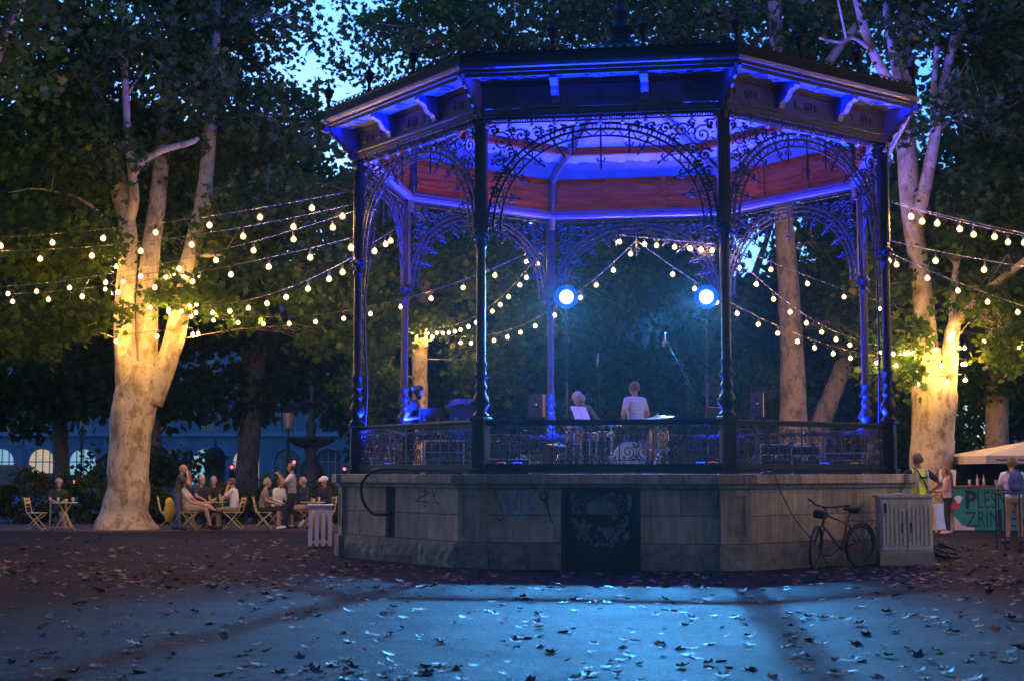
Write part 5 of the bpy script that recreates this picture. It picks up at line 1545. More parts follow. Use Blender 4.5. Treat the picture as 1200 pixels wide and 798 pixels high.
# ------------------------------------------------------------------ bicycle leaning on the plinth
bk = empty('bicycle', (5.13, 22.70, 0), math.atan2(-.6, -.8), 'red bicycle with a black basket leaning on the plinth', 'bicycle')
M['red_frame'] = mat('red_enamel', (.20, .012, .010), .3, 0, .15, 6, spec=.7)
lean = Matrix.Rotation(-.10, 3, 'X')
def wheel(cx, turn=0.0):
    Mx = lean @ Matrix.Translation((cx, 0, 0)).to_3x3()
    T = Matrix.Rotation(turn, 3, 'Z')
    c = Vector((cx, 0, .345))
    q = MB(); q.smooth = True
    q.torus((0, 0, 0), .325, .024, T @ Matrix.Rotation(PI / 2, 3, 'X'), 32, 8)
    q.v = [tuple(lean @ (Vector(v) + c)) for v in q.v]
    w = q.build('wheel', M['rubber'], bk)
    q = MB(); q.smooth = True
    q.torus((0, 0, 0), .298, .011, T @ Matrix.Rotation(PI / 2, 3, 'X'), 32, 6)
    q.v = [tuple(lean @ (Vector(v) + c)) for v in q.v]; q.build('rim', M['dark'], w)
    q = MB()
    for i in range(20):
        a = 2 * PI * i / 20
        q.tube([T @ Vector((.015 * math.cos(a + 1), (-1) ** i * .025, .015 * math.sin(a + 1))), T @ Vector((.295 * math.cos(a), 0, .295 * math.sin(a)))], .0016, 3)
    q.tube([T @ Vector((0, -.05, 0)), T @ Vector((0, .05, 0))], .018, 8)
    q.v = [tuple(lean @ (Vector(v) + c)) for v in q.v]; q.build('spokes', M['metal'], w)
wheel(-.525); wheel(.525, .45)
def tubes(name, lst, material, n=8):
    q = MB(); q.smooth = True
    for pts, r in lst: q.tube([lean @ Vector(p) for p in pts], r, n)
    return q.build(name, material, bk)
BBv, ST, HT, HB_, RA, FA = (-.08, 0, .29), (-.22, 0, .82), (.36, 0, .86), (.395, 0, .70), (-.525, 0, .345), (.525, 0, .345)
tubes('frame', [([BBv, ST], .019), ([BBv, HB_], .021), ([(-.18, 0, .70), HT], .018), ([HT, HB_], .022), ([BBv, (-.3, .045, .31), (-.525, .06, .345)], .011), ([BBv, (-.3, -.045, .31), (-.525, -.06, .345)], .011),
               ([(-.19, 0, .72), (-.36, .05, .53), (-.525, .06, .345)], .010), ([(-.19, 0, .72), (-.36, -.05, .53), (-.525, -.06, .345)], .010)], M['red_frame'])
tubes('fork', [([HB_, (.41, .05, .64), (.525, .055, .345)], .014), ([HB_, (.41, -.05, .64), (.525, -.055, .345)], .014)], M['dark'])
tubes('handlebar', [([HT, (.345, 0, .93), (.40, 0, .97)], .015), ([(.30, -.34, 1.03), (.38, -.18, .99), (.40, 0, .97), (.38, .18, .99), (.30, .34, 1.03)], .013), ([(.30, -.34, 1.03), (.27, -.42, 1.04)], .018), ([(.30, .34, 1.03), (.27, .42, 1.04)], .018),
                   ([(.36, .24, 1.0), (.42, .30, .94)], .006), ([(.36, -.24, 1.0), (.42, -.30, .94)], .006)], M['dark'])
q = MB(); q.smooth = True
q.tube([lean @ Vector(p) for p in ((-.44, 0, .935), (-.36, 0, .945), (-.22, 0, .94), (-.08, 0, .935))], [.05, .085, .05, .018], 10)
q.tube([lean @ Vector(ST), lean @ Vector((-.25, 0, .93))], .014, 8); q.build('saddle', M['dark'], bk)
q = MB(); q.torus(lean @ Vector(BBv), .085, .006, lean @ Matrix.Rotation(PI / 2, 3, 'X'), 20, 4)
q.tube([lean @ Vector((-.08, -.07, .29)), lean @ Vector((.06, -.08, .19))], .009, 6); q.tube([lean @ Vector((-.08, .07, .29)), lean @ Vector((-.22, .08, .39))], .009, 6)
q.box(lean @ Vector((.07, -.13, .185)), (.09, .09, .02)); q.box(lean @ Vector((-.23, .13, .395)), (.09, .09, .02)); q.build('crankset', M['dark'], bk)
def mudguard(cx, a0_, a1_):
    return [lean @ Vector((cx + .365 * math.cos(a), 0, .345 + .365 * math.sin(a))) for a in [a0_ + (a1_ - a0_) * i / 12 for i in range(13)]]
q = MB(); q.tube(mudguard(-.525, .4, 3.4), .02, 5); q.build('mudguard', M['dark'], bk)
q = MB()
q.tube([lean @ Vector(p) for p in ((-.28, .06, .74), (-.80, .06, .75), (-.80, -.06, .75), (-.28, -.06, .74))], .007, 5)
for s in (-1, 1): q.tube([lean @ Vector((-.74, s * .06, .75)), lean @ Vector((-.525, s * .07, .345))], .006, 5)
q.build('rear_rack', M['dark'], bk)
q = MB(); q.box(lean @ Vector((.46, 0, .86)), (.11, .20, .13), lean, ch=.02); q.build('basket', M['dark'], bk)
q = MB(); q.box(lean @ Vector((-.90, 0, .62)), (.02, .05, .04)); q.build('reflector', M['red_frame'], bk)

# ------------------------------------------------------------------ cables
def cable(label, pts, r, name='cable', cat='cable', group=None, mt='rubber'):
    S = catmull([tuple(p) for p in pts], 8)
    q = MB(); q.smooth = True; q.tube([Vector(s) for s in S], r, 8)
    return tag(q.build(name, M[mt]), label, cat, group)
def face_pt(k, x, ap, z): return BC + Matrix.Rotation(BROT, 3, 'Z') @ (Matrix.Rotation(k * PI / 4, 3, 'Z') @ Vector((x, -ap, z)))
cable('thick black cable looping from the railing into the plinth hatch', [face_pt(7, -.2, 4.7, 1.55), face_pt(7, -.42, 4.95, 1.56), face_pt(7, -.66, 5.15, 1.52), face_pt(7, -.86, 5.24, 1.30), face_pt(7, -.84, 5.22, 1.02), face_pt(7, -.66, 5.16, .82), face_pt(7, -.46, 5.08, .79), face_pt(7, -.32, 4.97, .82)], .028)
cable('thin black cable hanging from the plinth cap behind the bicycle', [face_pt(1, -1.45, 4.8, 1.50), face_pt(1, -1.40, 5.14, 1.50), face_pt(1, -1.3, 5.15, 1.3), face_pt(1, -.9, 5.10, .8), face_pt(1, -.45, 5.10, .40), face_pt(1, -.2, 5.16, .05)], .009)
cable('bundle of cables running up the column above the fountain side', [bworld(7, CR - .16, FL + .05), bworld(7, CR - .15, FL + .8), bworld(7, CR - .18, FL + 1.5), bworld(7, CR - .13, FL + 2.6), bworld(7, CR - .16, FL + 3.6), bworld(7, CR - .3, FL + 4.6)], .022)
cable('cable running up the column beside the grey cabinet', [bworld(2, CR - .16, FL + .05), bworld(2, CR - .17, FL + .8), bworld(2, CR - .14, FL + 2.0), bworld(2, CR - .15, FL + 3.9), bworld(2, CR - .2, FL + 5.5)], .02)
# heap of hose by the cabinet
c0 = gpix(1098, 655)
hp_ = empty('hose_heap', (c0.x, c0.y, 0), 0, 'tangled black hose and plug box lying beside the grey cabinet', 'hose')
q = MB(); q.smooth = True
for i, (cx, cy, r, tl, z) in enumerate(((.20, .05, .24, .35, .12), (.16, .0, .22, .5, .14), (.24, .1, .21, .25, .08), (-.05, -.05, .17, .7, .15), (-.08, .04, .15, .9, .16), (.0, -.1, .19, .5, .12))):
    Mx = Matrix.Rotation(.4 * i, 3, 'Z') @ Matrix.Rotation(tl, 3, 'X')
    q.torus((cx, cy, z), r, .02, Mx, 22, 6)
q.build('coils', M['rubber'], hp_)
q = MB(); q.smooth = True
S = catmull([(-.05, 0, .1), (-.25, -.12, .05), (-.42, -.05, .06), (-.45, .1, .22), (-.32, .2, .45), (-.26, .25, .62), (-.2, .2, .40), (-.05, .1, .22)], 8); q.tube([Vector(s) for s in S], .02, 8); q.build('hose_loop', M['rubber'], hp_)
q = MB(); q.box((-.03, .0, .17), (.20, .16, .20), Matrix.Rotation(.4, 3, 'Z'), ch=.02); q.box((.05, -.06, .27), (.09, .08, .06), ch=.01); q.tube([(-.1, -.05, .25), (-.16, -.1, .36)], .025, 8); q.build('plug_box', M['dark'], hp_)

# ------------------------------------------------------------------ stall with painted banner
M['teal'] = mat('teal_painted_panel', (.015, .24, .19), .55, 0, .2, 3)
M['ink'] = mat('dark_lettering', (.012, .02, .025), .6, 0, .2, 8)
YS = 36.6
sx0 = pix(1118, 600, YS).x
sl = empty('market_stall', (sx0, YS, 0), 0, 'stall counter with a teal painted banner reading PLESNI ZRINJEVAC', 'stall')
q = MB(); q.box((1.0, .012, .56), (2.0, .024, 1.06)); q.build('banner', M['teal'], sl)
q = MB(); q.box((2.95, .012, .56), (1.86, .024, 1.06)); q.build('banner', M['teal'], sl)
def letters(txt, x, z, size, sx, off, y=-.006):
    me = text_mesh(txt, size, M['ink'], 0.0, 0, off, sx)
    o = obj('lettering', me, sl, (x, y, z), (PI / 2, 0, 0)); return o
letters('P', .28, .60, .62, .95, .022)
letters('LESNI', .58, .60, .62, .58, -.002)
letters('Z', .28, .12, .56, .85, -.002)
letters('RIN', .58, .12, .60, .60, -.002)
letters('J', 1.10, .12, .62, .9, .028)
letters('E', 1.38, .12, .60, .7, .0)
letters('VA', 1.66, .12, .60, .62, .0)
letters('C', 2.14, .12, .60, .9, .028)
M['flower_red'] = mat('red_paint_shape', (.6, .03, .03), .5); M['flower_pale'] = mat('pale_paint_shape', (.75, .55, .48), .5)
q = MB(); q.add([(.02 + .13 * math.cos(a), -.004, .66 + .09 * math.sin(a)) for a in [i * PI / 6 for i in range(12)]], [tuple(range(12))]); q.build('painted_lips', M['flower_red'], sl)
q = MB(); q.add([(.12 + .09 * math.cos(a) * (1 + .3 * math.sin(3 * a)), -.006, .82 + .10 * math.sin(a)) for a in [i * PI / 8 for i in range(16)]], [tuple(range(16))]); q.build('painted_swirl', M['white'], sl)
q = MB(); q.add([(.0, -.005, .04), (.52, -.005, .04), (.50, -.005, .10), (.20, -.005, .16), (.05, -.005, .34), (0, -.005, .38)], [(0, 1, 2, 3, 4, 5)]); q.build('painted_shoulder', M['flower_pale'], sl)
q = MB(); q.box((1.9, .3, 1.14), (4.0, .75, .05), ch=.008); q.build('counter_top', mat('brown_counter_wood', (.22, .11, .05), .5, 0, .3, 4), sl)
q = MB()
for x in (.05, 2.0, 3.85):
    for y in (.04, .58): q.box((x, y, .56), (.05, .03, 1.1))
q.build('counter_legs', M['dark'], sl)
for i, (dx, kind) in enumerate(((.5, 0), (.72, 1), (.9, 1), (1.18, 0), (1.36, 2), (1.5, 0), (1.62, 1), (2.2, 0))):
    t = empty('bottle' if kind else 'drinking_glass', (sx0 + dx, YS + .25 + .05 * (i % 3), 1.165), 0, ['drinking glass', 'pale bottle', 'brown bottle'][kind] + ' standing on the stall counter', ['glass', 'bottle', 'bottle'][kind], 'drinks on the stall counter')
    q = MB(); q.smooth = True
    if kind: q.lathe([(.035, 0), (.038, .02), (.038, .16), (.015, .21), (.013, .28)], 12)
    else: q.lathe([(.03, 0), (.04, .15), (.037, .15), (.028, .01), (.001, .01)], 12)
    q.build('glass', [M['glass_off'], M['glass_off'], M['bottle']][kind], t)
    q = MB(); q.lathe([(.001, .0), (.016, .0), (.016, .02), (.001, .021)], 10, (0, 0, .275) if kind else (0, 0, .06)); q.build('cap' if kind else 'drink', M['metal'] if kind else M['amber'], t)
# umbrella over the stall
M['canvas'] = mat('pale_canvas', (.46, .41, .35), .8, 0, .2, 4, .2, 25)
ux = pix(1192, 600, 37.4).x
um = empty('market_umbrella', (ux + .6, 37.5, 0), 0, 'pale square market umbrella with a printed valance over the stall', 'umbrella')
q = MB(); q.tube([(0, 0, 0), (0, 0, 2.45)], .03, 10); q.lathe([(.3, 0), (.3, .05), (.05, .08)], 16); q.build('pole', M['metal'], um)
hw, ze, zt = 2.0, 1.92, 2.36
q = MB(); cs = [(-hw, -hw), (hw, -hw), (hw, hw), (-hw, hw)]
vs = [(a, b, ze) for a, b in cs] + [(0, 0, zt)] + [(a, b, ze - .02) for a, b in cs] + [(0, 0, zt - .02)]
q.add(vs, [(0, 1, 4), (1, 2, 4), (2, 3, 4), (3, 0, 4), (6, 5, 9), (7, 6, 9), (8, 7, 9), (5, 8, 9)]); q.build('canopy', M['canvas'], um)
for i in range(4):
    (a, b), (c, d) = cs[i], cs[(i + 1) % 4]
    q = MB(); q.prism([(a, b, ze - .002), (c, d, ze - .002), (c, d, ze - .20), (a, b, ze - .20)], ((b - d) / 4 * -.004, (c - a) / 4 * -.004, 0)); v_ = q.build('valance', M['canvas'], um)
q = MB()
for i in range(8):
    a = i * PI / 4; rr_ = hw / max(abs(math.cos(a)), abs(math.sin(a)))
    q.tube([(0, 0, zt - .06), (rr_ * .97 * math.cos(a), rr_ * .97 * math.sin(a), ze - .03)], .012, 5)
q.build('ribs', M['metal'], um)
for i in range(6):
    q = MB(); q.box((-1.6 + i * .55, -hw - .012, ze - .11), (.32, .003, .035)); q.build('printed_bar', M['ink'], um)
# closed dark umbrella / tent behind the stall
q = MB(); q.smooth = True
q.lathe([(1.25, 1.15), (1.22, 1.3), (.95, 1.75), (.5, 2.02), (.06, 2.12), (.03, 2.2)], 10)
um2 = empty('dark_parasol', (pix(1150, 600, 39.2).x, 39.4, 0), 0, 'low dark blue parasol behind the stall counter', 'umbrella')
q.build('canopy', mat('dark_blue_canvas', (.02, .035, .10), .7), um2)
q = MB(); q.tube([(0, 0, 0), (0, 0, 2.1)], .03, 8); q.build('pole', M['metal'], um2)
# leaning posters and a white bag behind the girl
q = MB()
ps = empty('poster_stand', (pix(1112, 600, 37.2).x, 37.25, 0), -.2, 'white handwritten poster propped beside the stall', 'poster')
q.box((0, 0, 1.35), (.42, .01, .46), Matrix.Rotation(.08, 3, 'Y')); q.build('sheet', M['white'], ps)
q = MB()
for i in range(3):
    q.tube([(-.13 + i * .11, -.012, 1.47), (-.10 + i * .11, -.012, 1.36), (-.14 + i * .11, -.012, 1.27), (-.07 + i * .11, -.012, 1.22)], .012, 4)
q.build('marks', M['ink'], ps)
q = MB(); q.tube([(0, .02, 0), (0, .02, 1.3)], .015, 6); q.build('post', M['dark'], ps)
sb = empty('sandwich_board', (pix(1101, 600, 36.2).x, 36.2, 0), .4, 'pale folding board leaning near the long-haired woman', 'board')
q = MB(); q.prism([(-.25, -.15, 0.08), (.25, -.15, .08), (.18, .02, .72), (-.18, .02, .72)], (0, .012, 0)); q.build('panel', M['white'], sb)
q = MB()
for s in (-1, 1): q.tube([(s * .25, -.16, 0), (s * .17, .02, .74)], .014, 6); q.tube([(s * .25, .22, 0), (s * .17, .02, .74)], .014, 6)
q.build('leg', M['cream'], sb)
# steel stand in front of the man with the backpack
c0 = gpix(1187, 643)
br_ = empty('steel_stand', (c0.x + .12, c0.y, 0), .08, 'black steel frame stand beside the man with the backpack', 'stand')
for (x, y) in ((-.36, -.2), (.36, -.2), (-.36, .2), (.36, .2), (-.05, -.2), (.12, -.2)):
    q = MB(); q.tube([(x, y, 0), (x, y, 1.09)], .016, 6); q.build('leg', M['dark'], br_)
q = MB(); q.box((0, 0, 1.10), (.80, .46, .03), ch=.005); q.build('top', M['dark'], br_)
q = MB(); q.tube([(-.36, -.2, .22), (.36, -.2, .22)], .012, 6); q.tube([(-.36, .2, .22), (.36, .2, .22)], .012, 6); q.build('crossbar', M['dark'], br_)

# ------------------------------------------------------------------ things on the stage
FZ = FL - .012
def SP(x, Y): return Vector((pix(x, 480, Y).x, Y, FZ))
M['tolex'] = mat('black_amp_cloth', (.03, .03, .034), .75, 0, .3, 30)
M['silver'] = mat('silver_case_edge', (.55, .55, .58), .35, .8, .1, 10)
M['tanwood'] = mat('tan_speaker_wood', (.28, .17, .07), .5, 0, .3, 5)
M['bluebox'] = mat('blue_plastic_crate', (.03, .07, .30), .45)
M['paper'] = mat('white_sheet_music', (.78, .78, .76), .8, 0, .05, 4)
def speaker_on_stand(x, Y, zc, label, w=.26, h=.5):
    p = SP(x, Y); e = empty('loudspeaker', p, -.25, label, 'loudspeaker', 'loudspeakers on stands')
    z = zc - FZ
    q = MB(); q.box((0, 0, z), (w, .26, h), ch=.015); q.build('cabinet', M['tolex'], e)
    q = MB(); q.box((w / 2 + .006, 0, z), (.012, .25, h * .98)); q.build('side_panel', M['tanwood'], e)
    for (dz, r) in ((-.1, .09), (.13, .045)):
        q = MB(); q.lathe([(.001, .01), (r * .4, .02), (r, .0), (r * 1.08, .006), (r * 1.08, .0)], 16, (0, -.135, z + dz), Matrix.Rotation(PI / 2, 3, 'X')); q.build('cone', M['dark'], e)
    q = MB(); q.box((0.02, -.133, z + h * .05), (.03, .004, .03)); q.build('badge', M['white'], e)
    q = MB(); q.tube([(0, 0, .1), (0, 0, z - h / 2)], .018, 8); q.build('pole', M['dark'], e)
    for j in range(3):
        a = j * 2.094; q = MB(); q.tube([(0, 0, .5), (.38 * math.cos(a), .38 * math.sin(a), .01)], .012, 6); q.build('leg', M['dark'], e)
speaker_on_stand(887, 30.0, 2.92, 'tall loudspeaker on a stand before the thick straight trunk')
speaker_on_stand(629, 30.0, 2.90, 'brown-sided loudspeaker on a stand beside the left floodlight', .30, .48)
def flight_case(x, Y, w, d, h, z, label, mt, rz=0, trim='silver'):
    p = SP(x, Y); e = empty('equipment_case', (p.x, p.y, FZ + z), rz, label, 'case', 'equipment cases on the stage')
    q = MB(); q.box((0, 0, h / 2), (w, d, h), ch=.008); q.build('box', M[mt], e)
    q = MB()
    for sx in (-1, 1):
        for sy in (-1, 1): q.box((sx * w / 2, sy * d / 2, h / 2), (.03, .03, h + .006))
        q.box((sx * w / 2, 0, h), (.028, d, .028)); q.box((0, sx * d / 2, h), (w, .028, .028)); q.box((0, sx * d / 2, h * .66), (w, .012, .02))
    q.build('edging', M[trim], e)
    q = MB(); q.box((0, -d / 2 - .008, h * .42), (.14, .014, .05), ch=.004); q.build('handle', M['dark'], e)
    for sx in (-1, 1):
        q = MB(); q.box((sx * w * .3, -d / 2 - .008, h * .66), (.05, .014, .06)); q.build('latch', M['metal'], e)
flight_case(520, 26.6, .72, .5, .62, 0, 'dark equipment case under the blue crate', 'tolex', .1)
flight_case(505, 26.7, .42, .4, .58, .63, 'black amplifier on the equipment case near the guitarist', 'tolex', .1, 'tolex')
flight_case(541, 26.6, .42, .4, .60, .63, 'blue plastic crate under crumpled plastic sheeting', 'bluebox', .1, 'bluebox')
p = SP(541, 26.6)
n = 14; vs = []; fs = []
rn = random.Random(6)
for j in range(n + 1):
    for i in range(n + 1):
        x, y = -.30 + .6 * i / n, -.26 + .52 * j / n
        z = .10 * (1 - (x / .33) ** 2) * (.6 + .6 * (x + .3)) + .05 * mnoise.noise(Vector((x * 9, y * 9, 1))) + .03 * rn.random()
        if abs(x) > .22 or abs(y) > .20: z -= .08
        vs.append((x, y, z + .045))
for j in range(n):
    for i in range(n): a = j * (n + 1) + i; fs.append((a, a + 1, a + n + 2, a + n + 1))
q = MB(); q.add(vs, fs)
o = q.build('plastic_sheet', mat('crumpled_blue_sheet', (.10, .16, .55), .3, 0, .2, 6, spec=.8), None, (p.x, p.y, FZ + 1.25))
tag(o, 'crumpled blue plastic sheet lying on the blue crate', 'sheet')
flight_case(912, 26.6, .62, .45, .55, 0, 'pale-topped amplifier behind the right railing', 'tolex', -.3)
flight_case(944, 26.4, .50, .42, .52, 0, 'silver-edged flight case marked with white numerals behind the railing', 'tolex', -.25)
q = MB(); me = text_mesh('20', .16, M['white'], 0, 0, .004, .8)
pc = SP(944, 26.4)
o = [x for x in scene.objects if x.get('label', '').startswith('silver-edged')][0]
obj('numerals', me, o, (-.09, -.216, .2), (PI / 2, 0, 0))
flight_case(990, 27.2, .7, .5, .40, 0, 'low dark case on the stage near the cabinet side', 'tolex', -.4)
flight_case(590, 24.6, .9, .45, .26, 0, 'low wide monitor case behind the front railing', 'tolex', .0)
flight_case(622, 25.4, .34, .3, .34, 0, 'small wooden box behind the front railing', 'tanwood', .2, 'tanwood')
flight_case(440, 26.9, .6, .4, .3, 0, 'dark case at the stage edge by the fountain side', 'tolex', .9)
def music_stand(x, Y, label, rz, tilt=.5):
    p = SP(x, Y); e = empty('music_stand', p, rz, label, 'music stand', 'music stands on the stage')
    q = MB(); q.tube([(0, 0, .12), (0, 0, 1.02)], .012, 8); q.build('pole', M['dark'], e)
    for j in range(3):
        a = j * 2.094 + .3; q = MB(); q.tube([(0, 0, .3), (.24 * math.cos(a), .24 * math.sin(a), .01)], .009, 6); q.build('leg', M['dark'], e)
    Mx = Matrix.Rotation(-tilt, 3, 'X')
    q = MB(); q.box((0, 0, 1.14), (.46, .012, .30), Mx); q.box(Vector((0, 0, 1.14)) + Mx @ Vector((0, -.03, -.15)), (.46, .05, .012), Mx); q.build('desk', M['dark'], e)
    for s in (-1, 1):
        q = MB(); q.box(Vector((0, 0, 1.14)) + Mx @ Vector((s * .107, -.012, .01)), (.20, .004, .29), Mx); q.build('music_sheet', M['paper'], e)
music_stand(680, 27.0, 'music stand with white sheets before the hunched musician', .75, .45)
music_stand(838, 27.4, 'music stand with a white sheet beside the right front column', -2.6, .5)
def mic_stand(label, x, Y, h, boom_dx, boom_h, rz):
    p = SP(x, Y); e = empty('microphone_stand', p, rz, label, 'microphone stand', 'microphone stands on the stage')
    q = MB(); q.tube([(0, 0, .08), (0, 0, h)], .009, 8); q.build('pole', M['dark'], e)
    for j in range(3):
        a = j * 2.094; q = MB(); q.tube([(0, 0, .16), (.32 * math.cos(a), .32 * math.sin(a), .01)], .009, 6); q.build('leg', M['dark'], e)
    a, b = Vector((-boom_dx * .3, 0, h - (boom_h - h) * .3)), Vector((boom_dx, 0, boom_h))
    q = MB(); q.tube([a, b], .007, 8); q.sphere((0, 0, h), .025, 8, 6); q.build('boom', M['dark'], e)
    q = MB(); q.smooth = True; q.tube([b + Vector((.01, 0, .10)), b + Vector((0, 0, -.04)), b + Vector((-.012, 0, -.10)), b + Vector((-.02, 0, -.17))], [.012, .018, .024, .02], 10); q.build('microphone', M['metal'], e)
mic_stand('long boom microphone stand reaching left beside the right floodlight', 806, 26.6, 1.75, -.42, 2.55, .0)
mic_stand('upright microphone stand behind the hunched musician', 703, 28.8, 1.5, -.04, 2.35, .0)
mic_stand('short microphone stand behind the front railing', 655, 25.6, .55, .2, .75, .4)
M['drumwood'] = mat('orange_drum_shell', (.42, .18, .06), .35, 0, .25, 6)
M['drumhead'] = mat('cream_drum_head', (.70, .66, .55), .6, 0, .12, 6)
M['brass'] = mat('brass_cymbal', (.72, .66, .48), .28, .9, .12, 20)
def drum(x, Y, z, r, h, label, tilt=(0, 0, 0), mt='drumwood', face=False):
    p = SP(x, Y); e = empty('drum', (p.x, p.y, FZ + z), 0, label, 'drum', 'drums of the kit')
    Mx = Euler(tilt).to_matrix()
    q = MB(); q.smooth = True; q.lathe([(r, 0), (r * 1.02, h * .5), (r, h)], 24, (0, 0, 0), Mx); q.build('shell', M[mt], e)
    q = MB(); q.lathe([(.001, h), (r * .97, h), (r * .97, h + .008), (.001, h + .009)], 24, (0, 0, 0), Mx); q.build('drumhead', M['drumhead'], e)
    for zz in (.02, h - .01):
        q = MB(); q.torus(Mx @ Vector((0, 0, zz)), r * 1.03, .012, Mx, 24, 6); q.build('hoop', M['chrome'], e)
    q = MB()
    for j in range(8):
        a = j * PI / 4; q.tube([Mx @ Vector((r * 1.06 * math.cos(a), r * 1.06 * math.sin(a), .02)), Mx @ Vector((r * 1.06 * math.cos(a), r * 1.06 * math.sin(a), h - .02))], .006, 4)
    if z > .05:
        for j in range(3):
            a = j * 2.094 + .5; q.tube([Vector((r * .9 * math.cos(a), r * .9 * math.sin(a), .05)), Vector((r * 1.25 * math.cos(a), r * 1.25 * math.sin(a), -z + .01))], .01, 6)
    q.build('tension_rods', M['chrome'], e)
drum(772, 25.6, .42, .17, .40, 'orange conga-like tom beneath the cymbal')
drum(736, 25.9, .30, .27, .34, 'cream-faced bass drum lying on its side behind the railing', (PI / 2, 0, 0))
drum(760, 26.4, .25, .20, .36, 'floor tom behind the cream-faced bass drum')
drum(690, 26.6, .62, .17, .15, 'snare drum beside the hunched musician', (0, .08, 0))
drum(708, 26.9, .70, .18, .10, 'shallow white-topped drum before the hunched musician', (.05, 0, 0), 'chrome')
drum(672, 26.4, .55, .15, .32, 'wooden hand drum beside the music stand', (0, 0, 0))
def cymbal(x, Y, z, r, tilt, label):
    p = SP(x, Y); e = empty('cymbal', p, 0, label, 'cymbal', 'cymbals of the kit')
    zz = z - FZ; Mx = Euler(tilt).to_matrix()
    q = MB(); q.smooth = True; q.lathe([(r, 0), (r * .6, .012), (r * .22, .022), (r * .16, .04), (.02, .05), (.02, .047), (r * .6, .008), (r, -.002)], 28, (0, 0, zz), Mx); q.build('disc', M['brass'], e)
    q = MB(); q.tube([(0, 0, .2), (0, 0, zz + .09)], .011, 8); q.sphere((0, 0, zz + .06), .018, 8, 5); q.build('stand', M['chrome'], e)
    for j in range(3):
        a = j * 2.094; q = MB(); q.tube([(0, 0, .4), (.3 * math.cos(a), .3 * math.sin(a), .01)], .009, 6); q.build('leg', M['chrome'], e)
cymbal(771, 25.4, 2.47, .29, (.1, -.12, 0), 'large bright cymbal above the orange tom')
cymbal(716, 26.4, 2.38, .2, (.15, .05, 0), 'small cymbal between the two standing musicians')
cymbal(655, 26.2, 2.0, .22, (.1, .1, 0), 'low cymbal beside the music stand')
# ------------------------------------------------------------------ people
def cloth(name, c, r=.85, **k): return mat(name, c, r, 0, k.pop('var', .25), k.pop('scale', 9), .35, 30, **k)
M['skin'] = mat('skin', (.46, .27, .18), .55, 0, .12, 12)
M['skin_tan'] = mat('tanned_skin', (.36, .19, .12), .55, 0, .12, 12)
M['eye'] = mat('eye_dark', (.02, .015, .012), .3); M['lip'] = mat('lips', (.34, .12, .10), .5)
M['hair_dark'] = mat('dark_hair', (.022, .015, .011), .5, 0, .4, 40, .6, 80)
M['hair_grey'] = mat('grey_hair', (.36, .35, .34), .55, 0, .3, 40, .6, 80)
M['hair_brown'] = mat('brown_hair', (.14, .075, .032), .5, 0, .35, 40, .6, 80)
M['hair_auburn'] = mat('auburn_hair', (.24, .095, .03), .5, 0, .35, 30, .6, 60)
M['c_black'] = cloth('black_cotton', (.018, .018, .022)); M['c_navy'] = cloth('navy_cloth', (.025, .03, .06)); M['c_jean'] = cloth('blue_denim', (.07, .10, .17))
M['c_white'] = cloth('white_cotton', (.72, .71, .68), var=.1); M['c_beige'] = cloth('beige_cotton', (.46, .37, .25)); M['c_grey'] = cloth('grey_cotton', (.26, .26, .25))
M['c_olive'] = cloth('olive_grey_cotton', (.07, .07, .05)); M['c_pale'] = cloth('pale_blue_shirt', (.50, .56, .62), var=.12); M['c_vest'] = cloth('hi_vis_yellow', (.62, .80, .03), .6, var=.1)
M['c_pink'] = cloth('pale_pink_top', (.66, .44, .38), var=.15); M['c_dkgreen'] = cloth('dark_green_cotton', (.025, .045, .03)); M['c_khaki'] = cloth('khaki_cotton', (.24, .19, .12)); M['shoe_yel'] = cloth('yellow_shoe', (.55, .38, .05))
def stripe_mat():
    m, nt, p, out = nt_new('striped_shirt'); N, L = nt.nodes, nt.links
    tc = N.new('ShaderNodeTexCoord'); w = N.new('ShaderNodeTexWave'); w.wave_type = 'BANDS'; w.bands_direction = 'Z'; w.inputs['Scale'].default_value = 7.0; w.inputs['Distortion'].default_value = .6
    r = N.new('ShaderNodeValToRGB'); r.color_ramp.elements[0].position = .25; r.color_ramp.elements[0].color = (.42, .26, .20, 1); r.color_ramp.elements[1].position = .4; r.color_ramp.elements[1].color = (.70, .64, .56, 1)
    L.new(tc.outputs['Object'], w.inputs[0]); L.new(w.outputs['Fac'], r.inputs[0]); L.new(r.outputs[0], p.inputs['Base Color']); p.inputs['Roughness'].default_value = .85; return m
M['c_stripe'] = stripe_mat()
M['c_pattern'] = mat('mottled_print', (.32, .24, .20), .85, 0, .6, 26, .3, 30, col2=(.06, .06, .07))

